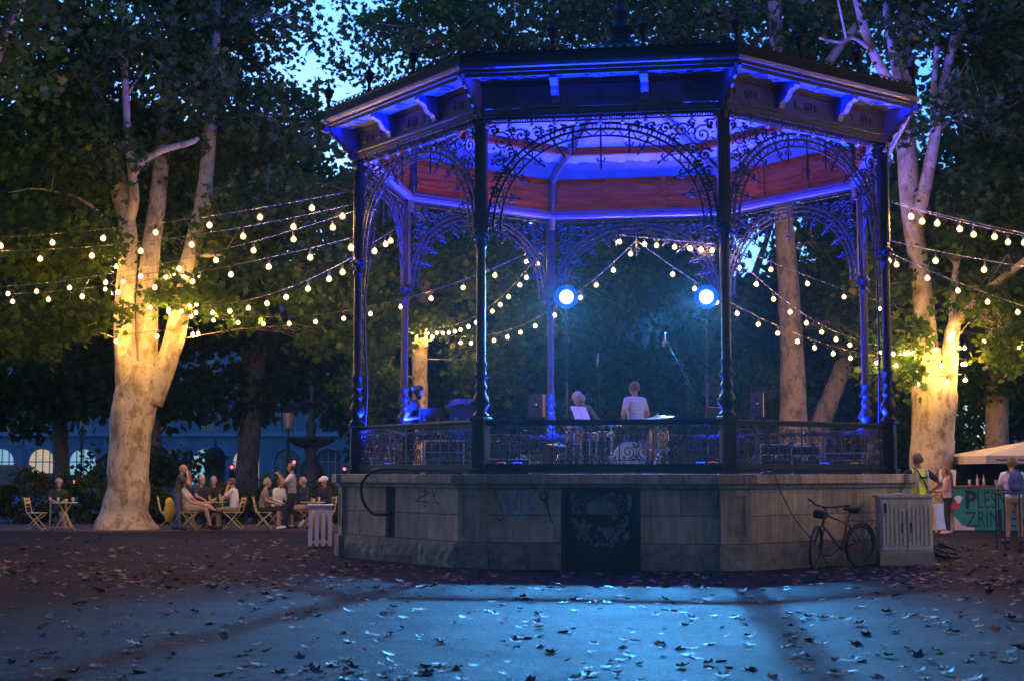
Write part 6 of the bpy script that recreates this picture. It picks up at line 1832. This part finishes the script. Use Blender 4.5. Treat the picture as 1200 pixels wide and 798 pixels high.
def V(*a): return Vector(a)
def person(label, loc, rz, pose='stand', cl=None, hair=('short', 'hair_dark'), lean=0.0, scale=1.0, skin='skin', group=None, look=0.0, nod=0.0, beard=False, **J):
    """J overrides joints by name: el_l, ha_l, el_r, ha_r, kn_l, an_l, toe_l ... in metres, x forward, y left, z up"""
    c = dict(shirt='c_black', sleeve='shirt', fore='skin', pants='c_jean', calf='pants', shoe='c_black')
    c.update(cl or {})
    j = {}
    if pose == 'stand':
        j.update(hipc=V(0, 0, .93), waist=V(0, 0, 1.10), chest=V(.01, 0, 1.29), neck=V(0, 0, 1.47), head=V(.02, 0, 1.63))
        for s, k in ((1, 'l'), (-1, 'r')):
            j.update({'sh_' + k: V(0, s * .185, 1.41), 'el_' + k: V(-.03, s * .25, 1.14), 'ha_' + k: V(.08, s * .25, .92),
                      'hip_' + k: V(0, s * .09, .91), 'kn_' + k: V(.03, s * .11, .50), 'an_' + k: V(0, s * .11, .09), 'toe_' + k: V(.17, s * .14, .035)})
    else:
        j.update(hipc=V(-.02, 0, .57), waist=V(-.03, 0, .74), chest=V(-.01, 0, .93), neck=V(0, 0, 1.11), head=V(.03, 0, 1.27))
        for s, k in ((1, 'l'), (-1, 'r')):
            j.update({'sh_' + k: V(-.01, s * .185, 1.05), 'el_' + k: V(.06, s * .25, .80), 'ha_' + k: V(.28, s * .16, .74),
                      'hip_' + k: V(0, s * .09, .56), 'kn_' + k: V(.42, s * .11, .53), 'an_' + k: V(.40, s * .11, .09), 'toe_' + k: V(.56, s * .13, .035)})
    piv = j['hipc'].copy(); Rl = Matrix.Rotation(lean, 3, 'Y')
    for k in ('waist', 'chest', 'neck', 'head', 'sh_l', 'sh_r', 'el_l', 'el_r', 'ha_l', 'ha_r'): j[k] = piv + Rl @ (j[k] - piv)
    for k, v in J.items(): j[k] = V(*v)
    caps = []
    def cap(a, b, ra, rb, tg): caps.append((a.copy(), b.copy(), ra, rb, tg))
    def yy(p, d): return p + V(0, d, 0), p + V(0, -d, 0)
    a, b = yy(j['hipc'] + V(0, 0, -.02), .075); cap(a, b, .115, .115, 'pants')
    for t in (.33, .66):
        a, b = yy(j['hipc'].lerp(j['waist'], t), .065); cap(a, b, .112, .112, 'shirt' if t > .3 else 'pants')
    a, b = yy(j['waist'], .06); cap(a, b, .108, .108, 'shirt')
    for t in (.35, .7):
        a, b = yy(j['waist'].lerp(j['chest'], t), .075); cap(a, b, .112, .112, 'shirt')
    a, b = yy(j['chest'], .085); cap(a, b, .115, .115, 'shirt')
    a, b = j['sh_l'].lerp(j['sh_r'], .14) , j['sh_r'].lerp(j['sh_l'], .14); cap(a, b, .075, .075, 'shirt')
    m = (j['sh_l'] + j['sh_r']) / 2; a, b = yy(m.lerp(j['chest'], .5), .09); cap(a, b, .105, .105, 'shirt')
    cap(m.lerp(j['neck'], .3), j['neck'].lerp(j['head'], .45), .056, .050, 'neck')
    for k in ('l', 'r'):
        sh, el, ha = j['sh_' + k], j['el_' + k], j['ha_' + k]
        mid = sh.lerp(el, .6); cap(sh, mid, .066, .056, 'sleeve'); cap(mid, el, .046, .041, 'fore'); cap(el, ha, .042, .029, 'fore')
        hp, kn, an, to = j['hip_' + k], j['kn_' + k], j['an_' + k], j['toe_' + k]
        cap(hp, kn, .095, .066, 'pants'); cap(kn, kn.lerp(an, .4), .062, .058, 'calf'); cap(kn.lerp(an, .4), an, .056, .040, 'calf')
        cap(an + V(-.02, 0, -.02), to, .046, .036, 'shoe')
    # head
    H = j['head']; Rh = Matrix.Rotation(look, 3, 'Z') @ Matrix.Rotation(lean * .4 + nod, 3, 'Y')
    mb = MB()
    for (a, b, ra, rb, tg) in caps:
        d = (b - a); L_ = d.length
        if L_ < 1e-5: d = V(0, 0, 1)
        Q = d.to_track_quat('Z', 'Y').to_matrix()
        prof = [(ra * math.cos(t), -ra * math.sin(-t)) for t in []]
        prof = [(ra * math.sin(PI / 2 * i / 3), -ra * math.cos(PI / 2 * i / 3)) for i in range(4)] + [(rb * math.cos(PI / 2 * i / 3), L_ + rb * math.sin(PI / 2 * i / 3)) for i in range(4)]
        mb.lathe(prof, 10, a, Q)
    hs = [((0, 0, .02), (.098, .078, .105)), ((.022, 0, -.05), (.072, .060, .070)), ((.05, 0, -.085), (.035, .035, .03)), ((-.02, .0, .03), (.085, .079, .09)), ((.0, .078, -.005), (.018, .012, .03)), ((.0, -.078, -.005), (.018, .012, .03))]
    for cc, rr_ in hs: mb.sphere(H + Rh @ V(*cc), rr_, 14, 10, Rh)
    mb.tube([H + Rh @ V(.09, 0, .02), H + Rh @ V(.108, 0, -.02), H + Rh @ V(.088, 0, -.032)], [.010, .016, .012], 6)
    me0 = mb.mesh('body_raw', M['skin'])
    tmp = link(bpy.data.objects.new('body_raw', me0))
    rm = tmp.modifiers.new('r', 'REMESH'); rm.mode = 'VOXEL'; rm.voxel_size = .0125
    sm = tmp.modifiers.new('s', 'SMOOTH'); sm.iterations = 2; sm.factor = .45
    dg = bpy.context.evaluated_depsgraph_get()
    me = bpy.data.meshes.new_from_object(tmp.evaluated_get(dg))
    bpy.data.objects.remove(tmp); bpy.data.meshes.remove(me0)
    # paint the regions by the nearest limb
    nf = len(me.polygons)
    ctr = np.empty(nf * 3, np.float32); me.polygons.foreach_get('center', ctr); ctr = ctr.reshape(-1, 3)
    best = np.full(nf, 1e9); tagi = np.zeros(nf, int)
    tags = ['shirt', 'sleeve', 'fore', 'pants', 'calf', 'shoe', 'neck', 'head']
    for (a, b, ra, rb, tg) in caps:
        A, B = np.array(a), np.array(b); d = B - A; L2 = max(float(d @ d), 1e-9)
        t = np.clip((ctr - A) @ d / L2, 0, 1); q = np.linalg.norm(ctr - (A + t[:, None] * d), axis=1) - (ra + (rb - ra) * t)
        k = q < best; best[k] = q[k]; tagi[k] = tags.index(tg)
    q = np.linalg.norm(ctr - np.array(H), axis=1) - .105
    k = q < best; tagi[k] = 7
    slot = []
    mats = []
    for tg in tags:
        n_ = skin if tg in ('neck', 'head') else c[tg]
        while n_ in c: n_ = c[n_]
        n_ = skin if n_ == 'skin' else n_
        if M[n_] not in mats: mats.append(M[n_])
        slot.append(mats.index(M[n_]))
    me.materials.clear()
    for mm in mats: me.materials.append(mm)
    me.polygons.foreach_set('material_index', np.array(slot, np.int32)[tagi]); me.polygons.foreach_set('use_smooth', np.ones(nf, bool))
    me.name = 'body'
    root = empty('person', loc, rz, label, 'person', group); root.scale = (scale,) * 3
    body = obj('body', me, root)
    # hands: palm, four fingers and a thumb, gently curled
    for k, s in (('l', 1), ('r', -1)):
        ha, el = j['ha_' + k], j['el_' + k]
        d = (ha - el).normalized(); side = d.cross(V(0, 0, 1)); side = side.normalized() if side.length > .1 else V(0, 1, 0)
        if abs(d.z) > .8: side = V(1, 0, 0)
        nrm = side.cross(d).normalized()
        q = MB(); q.smooth = True
        q.sphere(ha + d * .045, (.040, .016, .05), 10, 6, Matrix((side, nrm, d)).transposed())
        for i, (o_, L_) in enumerate(((-.029, .062), (-.010, .074), (.010, .070), (.028, .055))):
            p0 = ha + d * .075 + side * o_; p1 = p0 + d * L_ * .5 - nrm * .008; p2 = p1 + d * L_ * .38 - nrm * .025
            q.tube([p0, p1, p2], [.0095, .009, .007], 6)
        p0 = ha + d * .03 - side * .035 * s; q.tube([p0, p0 + d * .03 - side * s * .022 - nrm * .008, p0 + d * .062 - side * s * .026 - nrm * .02], [.012, .0105, .008], 6)
        q.build('hand', M[skin], body)
    q = MB(); q.smooth = True
    for s in (-1, 1):
        q.cur = 0; q.sphere(H + Rh @ V(.082, s * .031, .012), (.009, .014, .008), 8, 5, Rh)
        q.cur = 2; q.tube([H + Rh @ V(.088, s * .018, .035), H + Rh @ V(.082, s * .046, .034)], .005, 5)
    q.cur = 1; q.tube([H + Rh @ V(.082, -.024, -.058), H + Rh @ V(.092, 0, -.056), H + Rh @ V(.082, .024, -.058)], [.004, .007, .004], 5)
    q.build('face', [M['eye'], M['lip'], M[hair[1]] if hair[1] in M else M['hair_dark']], body)
    # hair
    style, hm = hair
    q = MB(); q.smooth = True
    rnh = random.Random(len(label))
    def shell(rr_, keep, off=(-.012, 0, .022), n=20, m=14, amp=.010):
        vs, fs = [], []
        for i in range(m + 1):
            th = PI * i / m
            for k in range(n):
                ph = 2 * PI * k / n
                u = V(math.sin(th) * math.cos(ph), math.sin(th) * math.sin(ph), math.cos(th))
                p = V(u.x * rr_[0] + off[0], u.y * rr_[1] + off[1], u.z * rr_[2] + off[2])
                p += u * amp * (mnoise.noise(u * 5 + V(len(label), 0, 0)) + .6 * rnh.uniform(-1, 1))
                vs.append(p)
        for i in range(m):
            for k in range(n):
                f = (i * n + k, i * n + (k + 1) % n, (i + 1) * n + (k + 1) % n, (i + 1) * n + k)
                cc = sum((vs[t] for t in f), V(0, 0, 0)) / 4
                if keep(cc): fs.append(f)
        q.add([H + Rh @ v for v in vs], fs)
    if style in ('short', 'bun', 'long', 'curly', 'ponytail'):
        big = {'short': 1.0, 'bun': 1.0, 'long': 1.06, 'curly': 1.22, 'ponytail': 1.0}[style]
        low = {'short': -.055, 'bun': -.06, 'long': -.12, 'curly': -.10, 'ponytail': -.06}[style]
        shell((.112 * big, .092 * big, .118 * big), lambda p: (p.z > .055 + max(0, p.x) * .25) or (p.x < .02 and p.z > low), amp=.010 if style != 'curly' else .028)
    if style == 'bald': shell((.108, .089, .112), lambda p: p.x < .02 and -.07 < p.z < .045)
    if style == 'bun': q.sphere(H + Rh @ V(-.135, 0, .045), (.05, .055, .05), 10, 7)
    if style == 'long':
        for i in range(11):
            y0 = -.085 + i * .017
            q.tube([H + Rh @ V(-.07, y0, .04), H + Rh @ V(-.125, y0 * 1.1, -.10), H + V(-.15, y0 * 1.25, -.28), H + V(-.15, y0 * 1.2 + .006 * (i % 3), -.46), H + V(-.13, y0, -.60 - .02 * (i % 2))], [.03, .032, .030, .024, .006], 6)
    if q.v: q.build('hair', M[hm], root)
    if beard:
        q = MB(); q.smooth = True; q.sphere(H + Rh @ V(.045, 0, -.085), (.055, .058, .05), 12, 8, Rh); q.build('beard', M[hm], root)
    if style == 'cap':
        q = MB(); q.smooth = True; q.lathe([(.108, .02), (.112, .05), (.100, .10), (.06, .135), (.001, .145)], 16, H + Rh @ V(-.01, 0, .0), Rh); q.tube([H + Rh @ V(.06, 0, .04), H + Rh @ V(.17, 0, .02)], [.07, .05], 10)
        q.build('cap', M[hm], root)
    return root, j, H, Rh

def wpt(root, p):
    s = root.scale[0]
    return Vector(root.location) + Matrix.Rotation(root.rotation_euler[2], 3, 'Z') @ (Vector(p) * s)
CG, SG, MG = 'people at the cafe tables', 'people by the stall', 'musicians on the stage'
P_ = person
P_('grey-haired woman in a dark dress sitting alone at a cafe table', (X_(68, 38.15), 38.15, 0), -PI / 2 + .3, 'sit', dict(shirt='c_dkgreen', pants='c_black', calf='skin', shoe='shoe_yel'), ('curly', 'hair_grey'), .12, .95, group=CG, nod=.25,
   el_l=(.16, .22, .82), ha_l=(.40, .10, .76), el_r=(.16, -.22, .82), ha_r=(.40, -.06, .76), kn_l=(.40, .16, .52), an_l=(.55, .34, .09), toe_l=(.68, .42, .035), kn_r=(.42, .05, .52), an_r=(.5, .2, .09), toe_r=(.64, .28, .035))
P_('man in dark shirt and jeans standing with a hand to his face', (X_(208, 37.5), 37.5, 0), .05, 'stand', dict(shirt='c_olive', pants='c_jean'), ('bald', 'hair_grey'), .16, .98, group=CG, nod=.35, el_r=(.34, -.22, 1.22), ha_r=(.25, -.08, 1.50), el_l=(.30, .22, 1.16), ha_l=(.30, .08, 1.42), kn_l=(.02, .12, .5), an_l=(-.10, .12, .09), toe_l=(.07, .13, .035), an_r=(.08, -.12, .09), toe_r=(.25, -.13, .035))
P_('man in striped shirt and beige shorts leaning back with crossed legs', (X_(222, 37.65), 37.65, 0), .05, 'sit', dict(shirt='c_stripe', pants='c_beige', calf='skin', shoe='c_black'), ('short', 'hair_grey'), -.32, 1.0, group=CG,
   kn_r=(.44, -.10, .56), an_r=(.56, -.08, .12), toe_r=(.72, -.08, .05), kn_l=(.48, .08, .62), an_l=(.66, -.14, .52), toe_l=(.80, -.12, .46), ha_r=(.36, -.16, .66), el_r=(.08, -.26, .72), el_l=(.1, .26, .74), ha_l=(.36, .12, .68))
P_('balding man in dark clothes seated with an arm stretched to the table', (X_(234, 38.9), 38.9, 0), -.8, 'sit', dict(shirt='c_navy', pants='c_black'), ('bald', 'hair_dark'), .08, 1.02, group=CG, el_r=(.22, -.24, .84), ha_r=(.46, -.2, .78))
P_('grey-haired man in black seated behind the drinks', (X_(250, 39.2), 39.2, 0), -PI / 2, 'sit', dict(shirt='c_black', pants='c_black'), ('short', 'hair_grey'), .05, 1.0, group=CG, el_l=(.2, .2, .82), ha_l=(.42, .1, .77))
P_('woman in a white blouse seated with both hands at her mouth', (X_(274, 37.8), 37.8, 0), PI - .1, 'sit', dict(shirt='c_white', pants='c_khaki', fore='skin'), ('short', 'hair_brown'), .06, .97, group=CG, nod=.2, el_l=(.22, .18, .86), ha_l=(.17, .06, 1.14), el_r=(.24, -.18, .84), ha_r=(.19, -.05, 1.10))
P_('grey-haired woman in a patterned top seated beside the walking man', (X_(309, 38.0), 38.0, 0), .1, 'sit', dict(shirt='c_pattern', pants='c_black', calf='skin'), ('short', 'hair_grey'), .10, .97, group=CG, kn_l=(.42, .06, .54), an_l=(.42, .10, .09))
P_('woman in a pale cardigan seated behind the patterned top', (X_(325, 38.9), 38.9, 0), -.5, 'sit', dict(shirt='c_white', pants='c_black', fore='c_white'), ('short', 'hair_brown'), .12, .97, group=CG)
wk, jw, Hw, Rw = P_('man in a beige vest and black trousers walking with a phone raised', (X_(342, 38.0), 38.0, 0), PI, 'stand', dict(shirt='c_grey', sleeve='c_white', pants='c_black', shoe='c_white'), ('bald', 'hair_dark'), .02, 1.0, 'skin_tan', CG,
   el_r=(.20, -.24, 1.20), ha_r=(.36, -.14, 1.46), el_l=(.18, .22, 1.22), ha_l=(.36, .06, 1.44), kn_l=(.16, .10, .50), an_l=(.20, .10, .09), toe_l=(.37, .11, .035), kn_r=(.04, -.10, .50), an_r=(-.26, -.10, .24), toe_r=(-.20, -.11, .10))
ph = wpt(wk, (.45, -.03, 1.52))
q = MB(); q.box((0, 0, 0), (.012, .075, .15), Matrix.Rotation(.2, 3, 'Y'), ch=.004); tag(q.build('phone', M['dark'], None, ph), 'dark phone held up by the walking man', 'phone')
P_('man in an open dark jacket seated beside the bottle', (X_(357, 39.0), 39.0, 0), PI + .5, 'sit', dict(shirt='c_navy', pants='c_beige', fore='c_navy', shoe='c_white'), ('bald', 'hair_grey'), .05, 1.0, group=CG)
P_('person in a white cap and black top seated by the plinth', (X_(381, 38.8), 38.8, 0), -2.2, 'sit', dict(shirt='c_black', pants='c_black', fore='c_black'), ('cap', 'c_white'), .05, 1.0, 'skin_tan', CG, nod=-.05)

# by the stall
vm, jv, Hv, Rv = P_('man in a yellow hi-vis vest leaning on the plinth behind the cabinet', (8.15, 28.6, 0), PI / 2 + .25, 'stand', dict(shirt='c_vest', sleeve='c_black', pants='c_khaki'), ('short', 'hair_brown'), .06, 1.07, 'skin_tan', SG, look=.2, nod=.1,
   el_r=(-.02, -.44, 1.20), ha_r=(.12, -.26, 1.02), el_l=(.12, .36, 1.30), ha_l=(.20, .60, 1.43))
q = MB()
for s in (-1, 1): q.tube([V(-.125, s * .10, 1.02), V(-.128, s * .10, 1.2), V(-.105, s * .115, 1.36), V(-.05, s * .12, 1.46)], .016, 5)
q.build('reflective_strip', M['silver'], vm)
q = MB(); q.tube([V(-.09, -.16, 1.02), V(-.125, -.02, 1.24), V(-.08, .10, 1.46), V(.02, .12, 1.49)], .014, 5); q.build('sling_strap', M['c_black'], vm)
q = MB(); q.box((-.132, .0, 1.31), (.006, .15, .03)); q.build('back_print', M['c_black'], vm)
P_('woman with very long auburn hair, pale top and black trousers', (X_(1111, 35.0), 35.0, 0), PI - .15, 'stand', dict(shirt='c_pink', sleeve='skin', pants='c_black', shoe='c_pink'), ('long', 'hair_auburn'), .02, .93, group=SG, nod=.15, el_l=(.08, .22, 1.14), ha_l=(.32, .14, 1.12), el_r=(.08, -.22, 1.14), ha_r=(.32, -.10, 1.10))
bm_, jb, Hb, Rb = P_('man in white T-shirt and dark shorts wearing a blue backpack', (X_(1188, 29.9), 29.9, 0), PI / 2, 'stand', dict(shirt='c_white', pants='c_khaki', calf='skin', shoe='c_black'), ('short', 'hair_brown'), .03, 1.03, 'skin_tan', SG, nod=.1, el_l=(.12, .26, 1.14), ha_l=(.34, .18, 1.12), el_r=(.12, -.26, 1.14), ha_r=(.34, -.18, 1.12), an_l=(0, .14, .09), toe_l=(.17, .17, .035), an_r=(0, -.14, .09), toe_r=(.17, -.17, .035))
bp = empty('backpack', wpt(bm_, (-.20, 0, 1.05)), PI / 2, 'blue backpack on the back of the man in the white T-shirt', 'backpack')
M['bp_blue'] = cloth('blue_nylon', (.025, .06, .22), .55)
q = MB(); q.smooth = True; q.sphere((0, 0, .22), (.10, .165, .27), 16, 12); o = q.build('bag', M['bp_blue'], bp)
for v in o.data.vertices: v.co.z = max(v.co.z, .0); v.co.y = max(-.15, min(.15, v.co.y))
q = MB(); q.smooth = True; q.sphere((-.075, 0, .11), (.05, .12, .11), 12, 8); q.build('front_pocket', M['bp_blue'], bp)
for s in (-1, 1):
    q = MB(); q.tube([V(.05, s * .11, .42), V(.15, s * .12, .46), V(.27, s * .12, .40), V(.30, s * .13, .22), V(.2, s * .19, .06), V(.06, s * .14, .04)], .02, 6); q.build('strap', M['c_navy'], bp)

# musicians
gt, jg, Hg, Rg = P_('bearded guitarist with a hair bun and dark T-shirt', SP(480, 26.9), -.12, 'stand', dict(shirt='c_black', pants='c_black'), ('bun', 'hair_dark'), .22, .96, 'skin_tan', MG, nod=.3, beard=True, el_r=(-.02, -.30, 1.08), ha_r=(.30, -.14, 1.12), el_l=(.18, .24, 1.08), ha_l=(.44, .06, 1.22))
gu = empty('guitar', wpt(gt, (.28, -.05, 1.02)), -.12, 'dark electric guitar held by the bearded guitarist', 'guitar')
q = MB(); body = [(-.22, -.02), (-.20, .12), (-.08, .15), (.02, .10), (.12, .14), (.20, .10), (.16, .03), (.20, -.06), (.12, -.13), (.0, -.09), (-.12, -.15), (-.21, -.10)]
Mg = Matrix.Rotation(.25, 3, 'Z') @ Matrix.Rotation(PI / 2 - .1, 3, 'X')
q.prism([Mg @ V(x, z, 0) for x, z in body], Mg @ V(0, 0, .045)); q.build('body', mat('dark_guitar_lacquer', (.05, .012, .008), .2, spec=.8), gu)
q = MB(); q.box(Mg @ V(.45, .03, .05), (.56, .05, .02), Mg @ Matrix.Identity(3)); q.build('neck', M['tanwood'], gu)
q = MB(); q.box(Mg @ V(.79, .035, .045), (.14, .075, .015), Mg, ch=.004); q.build('headstock', M['dark'], gu)
P_('hunched grey-haired musician in a black top bent over the percussion', SP(700, 27.9), PI - .5, 'stand', dict(shirt='c_black', pants='c_black', fore='skin'), ('curly', 'hair_grey'), .62, .98, group=MG, nod=.2, el_l=(.34, .28, 1.06), ha_l=(.58, .16, .98), el_r=(.34, -.28, 1.06), ha_r=(.58, -.14, .98))
P_('man in a loose pale blue shirt standing with his back turned behind the cymbal', SP(745, 27.2), PI / 2 + .5, 'stand', dict(shirt='c_pale', pants='c_navy', fore='skin'), ('short', 'hair_brown'), .04, 1.0, group=MG, look=.3, nod=.12, el_l=(-.02, .30, 1.14), ha_l=(.16, .18, .98), el_r=(.0, -.28, 1.14), ha_r=(.2, -.16, 1.0))

# ------------------------------------------------------------------ fallen leaves
M['dead'] = None
def dead_leaf_mat(name, cols):
    m, nt, p, out = nt_new(name); N, L = nt.nodes, nt.links
    oi = N.new('ShaderNodeObjectInfo'); ge = N.new('ShaderNodeNewGeometry'); ad_ = N.new('ShaderNodeMath'); ad_.operation = 'ADD'; fr_ = N.new('ShaderNodeMath'); fr_.operation = 'FRACT'
    L.new(oi.outputs['Random'], ad_.inputs[0]); L.new(ge.outputs['Random Per Island'], ad_.inputs[1]); L.new(ad_.outputs[0], fr_.inputs[0])
    r = N.new('ShaderNodeValToRGB'); r.color_ramp.interpolation = 'CONSTANT'
    e = r.color_ramp.elements; e[0].color = (*cols[0], 1); e[1].position = 1 / len(cols); e[1].color = (*cols[1], 1)
    for i, c_ in enumerate(cols[2:]): k = e.new((i + 2) / len(cols)); k.color = (*c_, 1)
    L.new(fr_.outputs[0], r.inputs[0]); L.new(r.outputs[0], p.inputs['Base Color']); p.inputs['Roughness'].default_value = .6
    return m
M['dead'] = dead_leaf_mat('dry_brown_leaves', [(.12, .065, .03), (.20, .12, .06), (.08, .05, .028), (.26, .17, .09), (.06, .04, .026), (.17, .10, .05)])
M['dead_gold'] = dead_leaf_mat('golden_dry_leaf', [(.55, .22, .03), (.62, .33, .05), (.48, .15, .025)])
rng = np.random.default_rng(77)
def dead_mesh(seed, material):
    r = np.random.default_rng(seed); V_ = LEAF_V.copy(); V_[:, 1] -= .4
    if seed % 2: V_[:, 0] *= r.uniform(.45, .7); V_[:, :2] *= r.uniform(.8, 1.15, (len(V_), 1))
    else: V_[:, :2] *= r.uniform(.78, 1.12, (len(V_), 1))
    k1, k2 = r.uniform(.5, 1.5, 2); curl = r.uniform(.02, .22)
    d2 = V_[:, 0] ** 2 + V_[:, 1] ** 2
    V_[:, 2] = curl * (k1 * V_[:, 0] ** 2 + k2 * V_[:, 1] ** 2) + r.normal(0, .018, len(V_)) + .02
    V_[:, 2] -= V_[:, 2].min() - .01
    return mesh_np('fallen_leaf', V_ * .10, LEAF_F, material)
DM = [dead_mesh(i, M['dead']) for i in range(16)]; DG = [dead_mesh(20 + i, M['dead_gold']) for i in range(3)]
golds = [(327, 697), (332, 712), (492, 714), (800, 760), (963, 703), (924, 718), (985, 724), (1132, 776), (1147, 734), (992, 788), (733, 764), (697, 640), (780, 715), (240, 663), (45, 642), (556, 716), (1094, 724), (670, 672)]
for i, (x, y) in enumerate(golds):
    p = gpix(x, y)
    o = obj('fallen_leaf', DG[i % 3], None, (p.x, p.y, .006), (rng.uniform(-.2, .2), rng.uniform(-.2, .2), rng.uniform(0, 6.28))); s = rng.uniform(1.0, 1.5); o.scale = (s, s, s)
    tag(o, 'golden curled dry leaf lying on the dark square', 'leaf', 'golden fallen leaves')
def in_plinth(x, y):
    d = Vector((x - BC.x, y - BC.y)); return d.length < 5.6
cnt = 0; far = []
while cnt < 280 or len(far) < 1700:
    if rng.random() < .4: x, y = rng.uniform(-20, 1220), 664 + 136 * rng.random() ** 1.3
    else: x, y = rng.uniform(-20, 1220), rng.uniform(632, 690)
    w = .35 + .65 * (mnoise.noise(Vector((x * .012, y * .05, 3))) > .02)
    if 1040 < x and 645 < y < 690: w = 1
    if rng.random() > w: continue
    p = gpix(x, y)
    if in_plinth(p.x, p.y): continue
    if cnt < 280 and y > 664:
        o = obj('fallen_leaf', DM[cnt % 16], None, (p.x, p.y, .006), (rng.uniform(-.15, .15), rng.uniform(-.15, .15), rng.uniform(0, 6.28))); s = (.35 + .8 * rng.random() ** 1.8) * (.82 if y > 705 else 1); o.scale = (s, s, s * rng.uniform(.25, .8))
        tag(o, 'brown dry leaf lying on the dark square', 'leaf', 'brown fallen leaves'); cnt += 1
    elif len(far) < 1700: far.append((p.x, p.y, .012))
P = np.array(far); 
r2 = np.random.default_rng(5)
n = len(P); nrm = r2.normal(0, .22, (n, 3)); nrm[:, 2] = 1; nrm /= np.linalg.norm(nrm, axis=1)[:, None]
d = r2.normal(0, 1, (n, 3)); d[:, 2] = 0; d -= nrm * np.sum(d * nrm, 1)[:, None]; d /= np.linalg.norm(d, axis=1)[:, None]
xx = np.cross(d, nrm); s = .13 * r2.uniform(.4, 1.1, n)
TV = LEAF_V.copy(); TV[:, 2] = .5 * (TV[:, 0] ** 2 + (TV[:, 1] - .4) ** 2)
VV = (TV[None, :, 0, None] * xx[:, None] + TV[None, :, 1, None] * d[:, None] + TV[None, :, 2, None] * nrm[:, None]) * s[:, None, None] + P[:, None]
VV[:, :, 2] = np.maximum(VV[:, :, 2], .006)
FF = (LEAF_F[None] + (np.arange(n) * len(TV))[:, None, None]).reshape(-1, 3)
tag(obj('leaf_litter', mesh_np('leaf_litter', VV.reshape(-1, 3), FF, M['dead'])), 'scattered small brown leaf litter on the square', 'leaf litter', kind='stuff')
# ------------------------------------------------------------------ haze added for a glow round the lamps
q = MB(); q.box((0, 70, 12.4), (180, 190, 27))
hz = q.build('haze', None)
hm, nt, p, out = nt_new('lamp_glow_haze')
nt.nodes.remove(p)
pv = nt.nodes.new('ShaderNodeVolumePrincipled'); pv.inputs['Density'].default_value = .00012; pv.inputs['Color'].default_value = (.9, .93, 1, 1); pv.inputs['Anisotropy'].default_value = .72
nt.links.new(pv.outputs[0], out.inputs['Volume'])
hz.data.materials.clear(); hz.data.materials.append(hm)
tag(hz, kind='stuff')
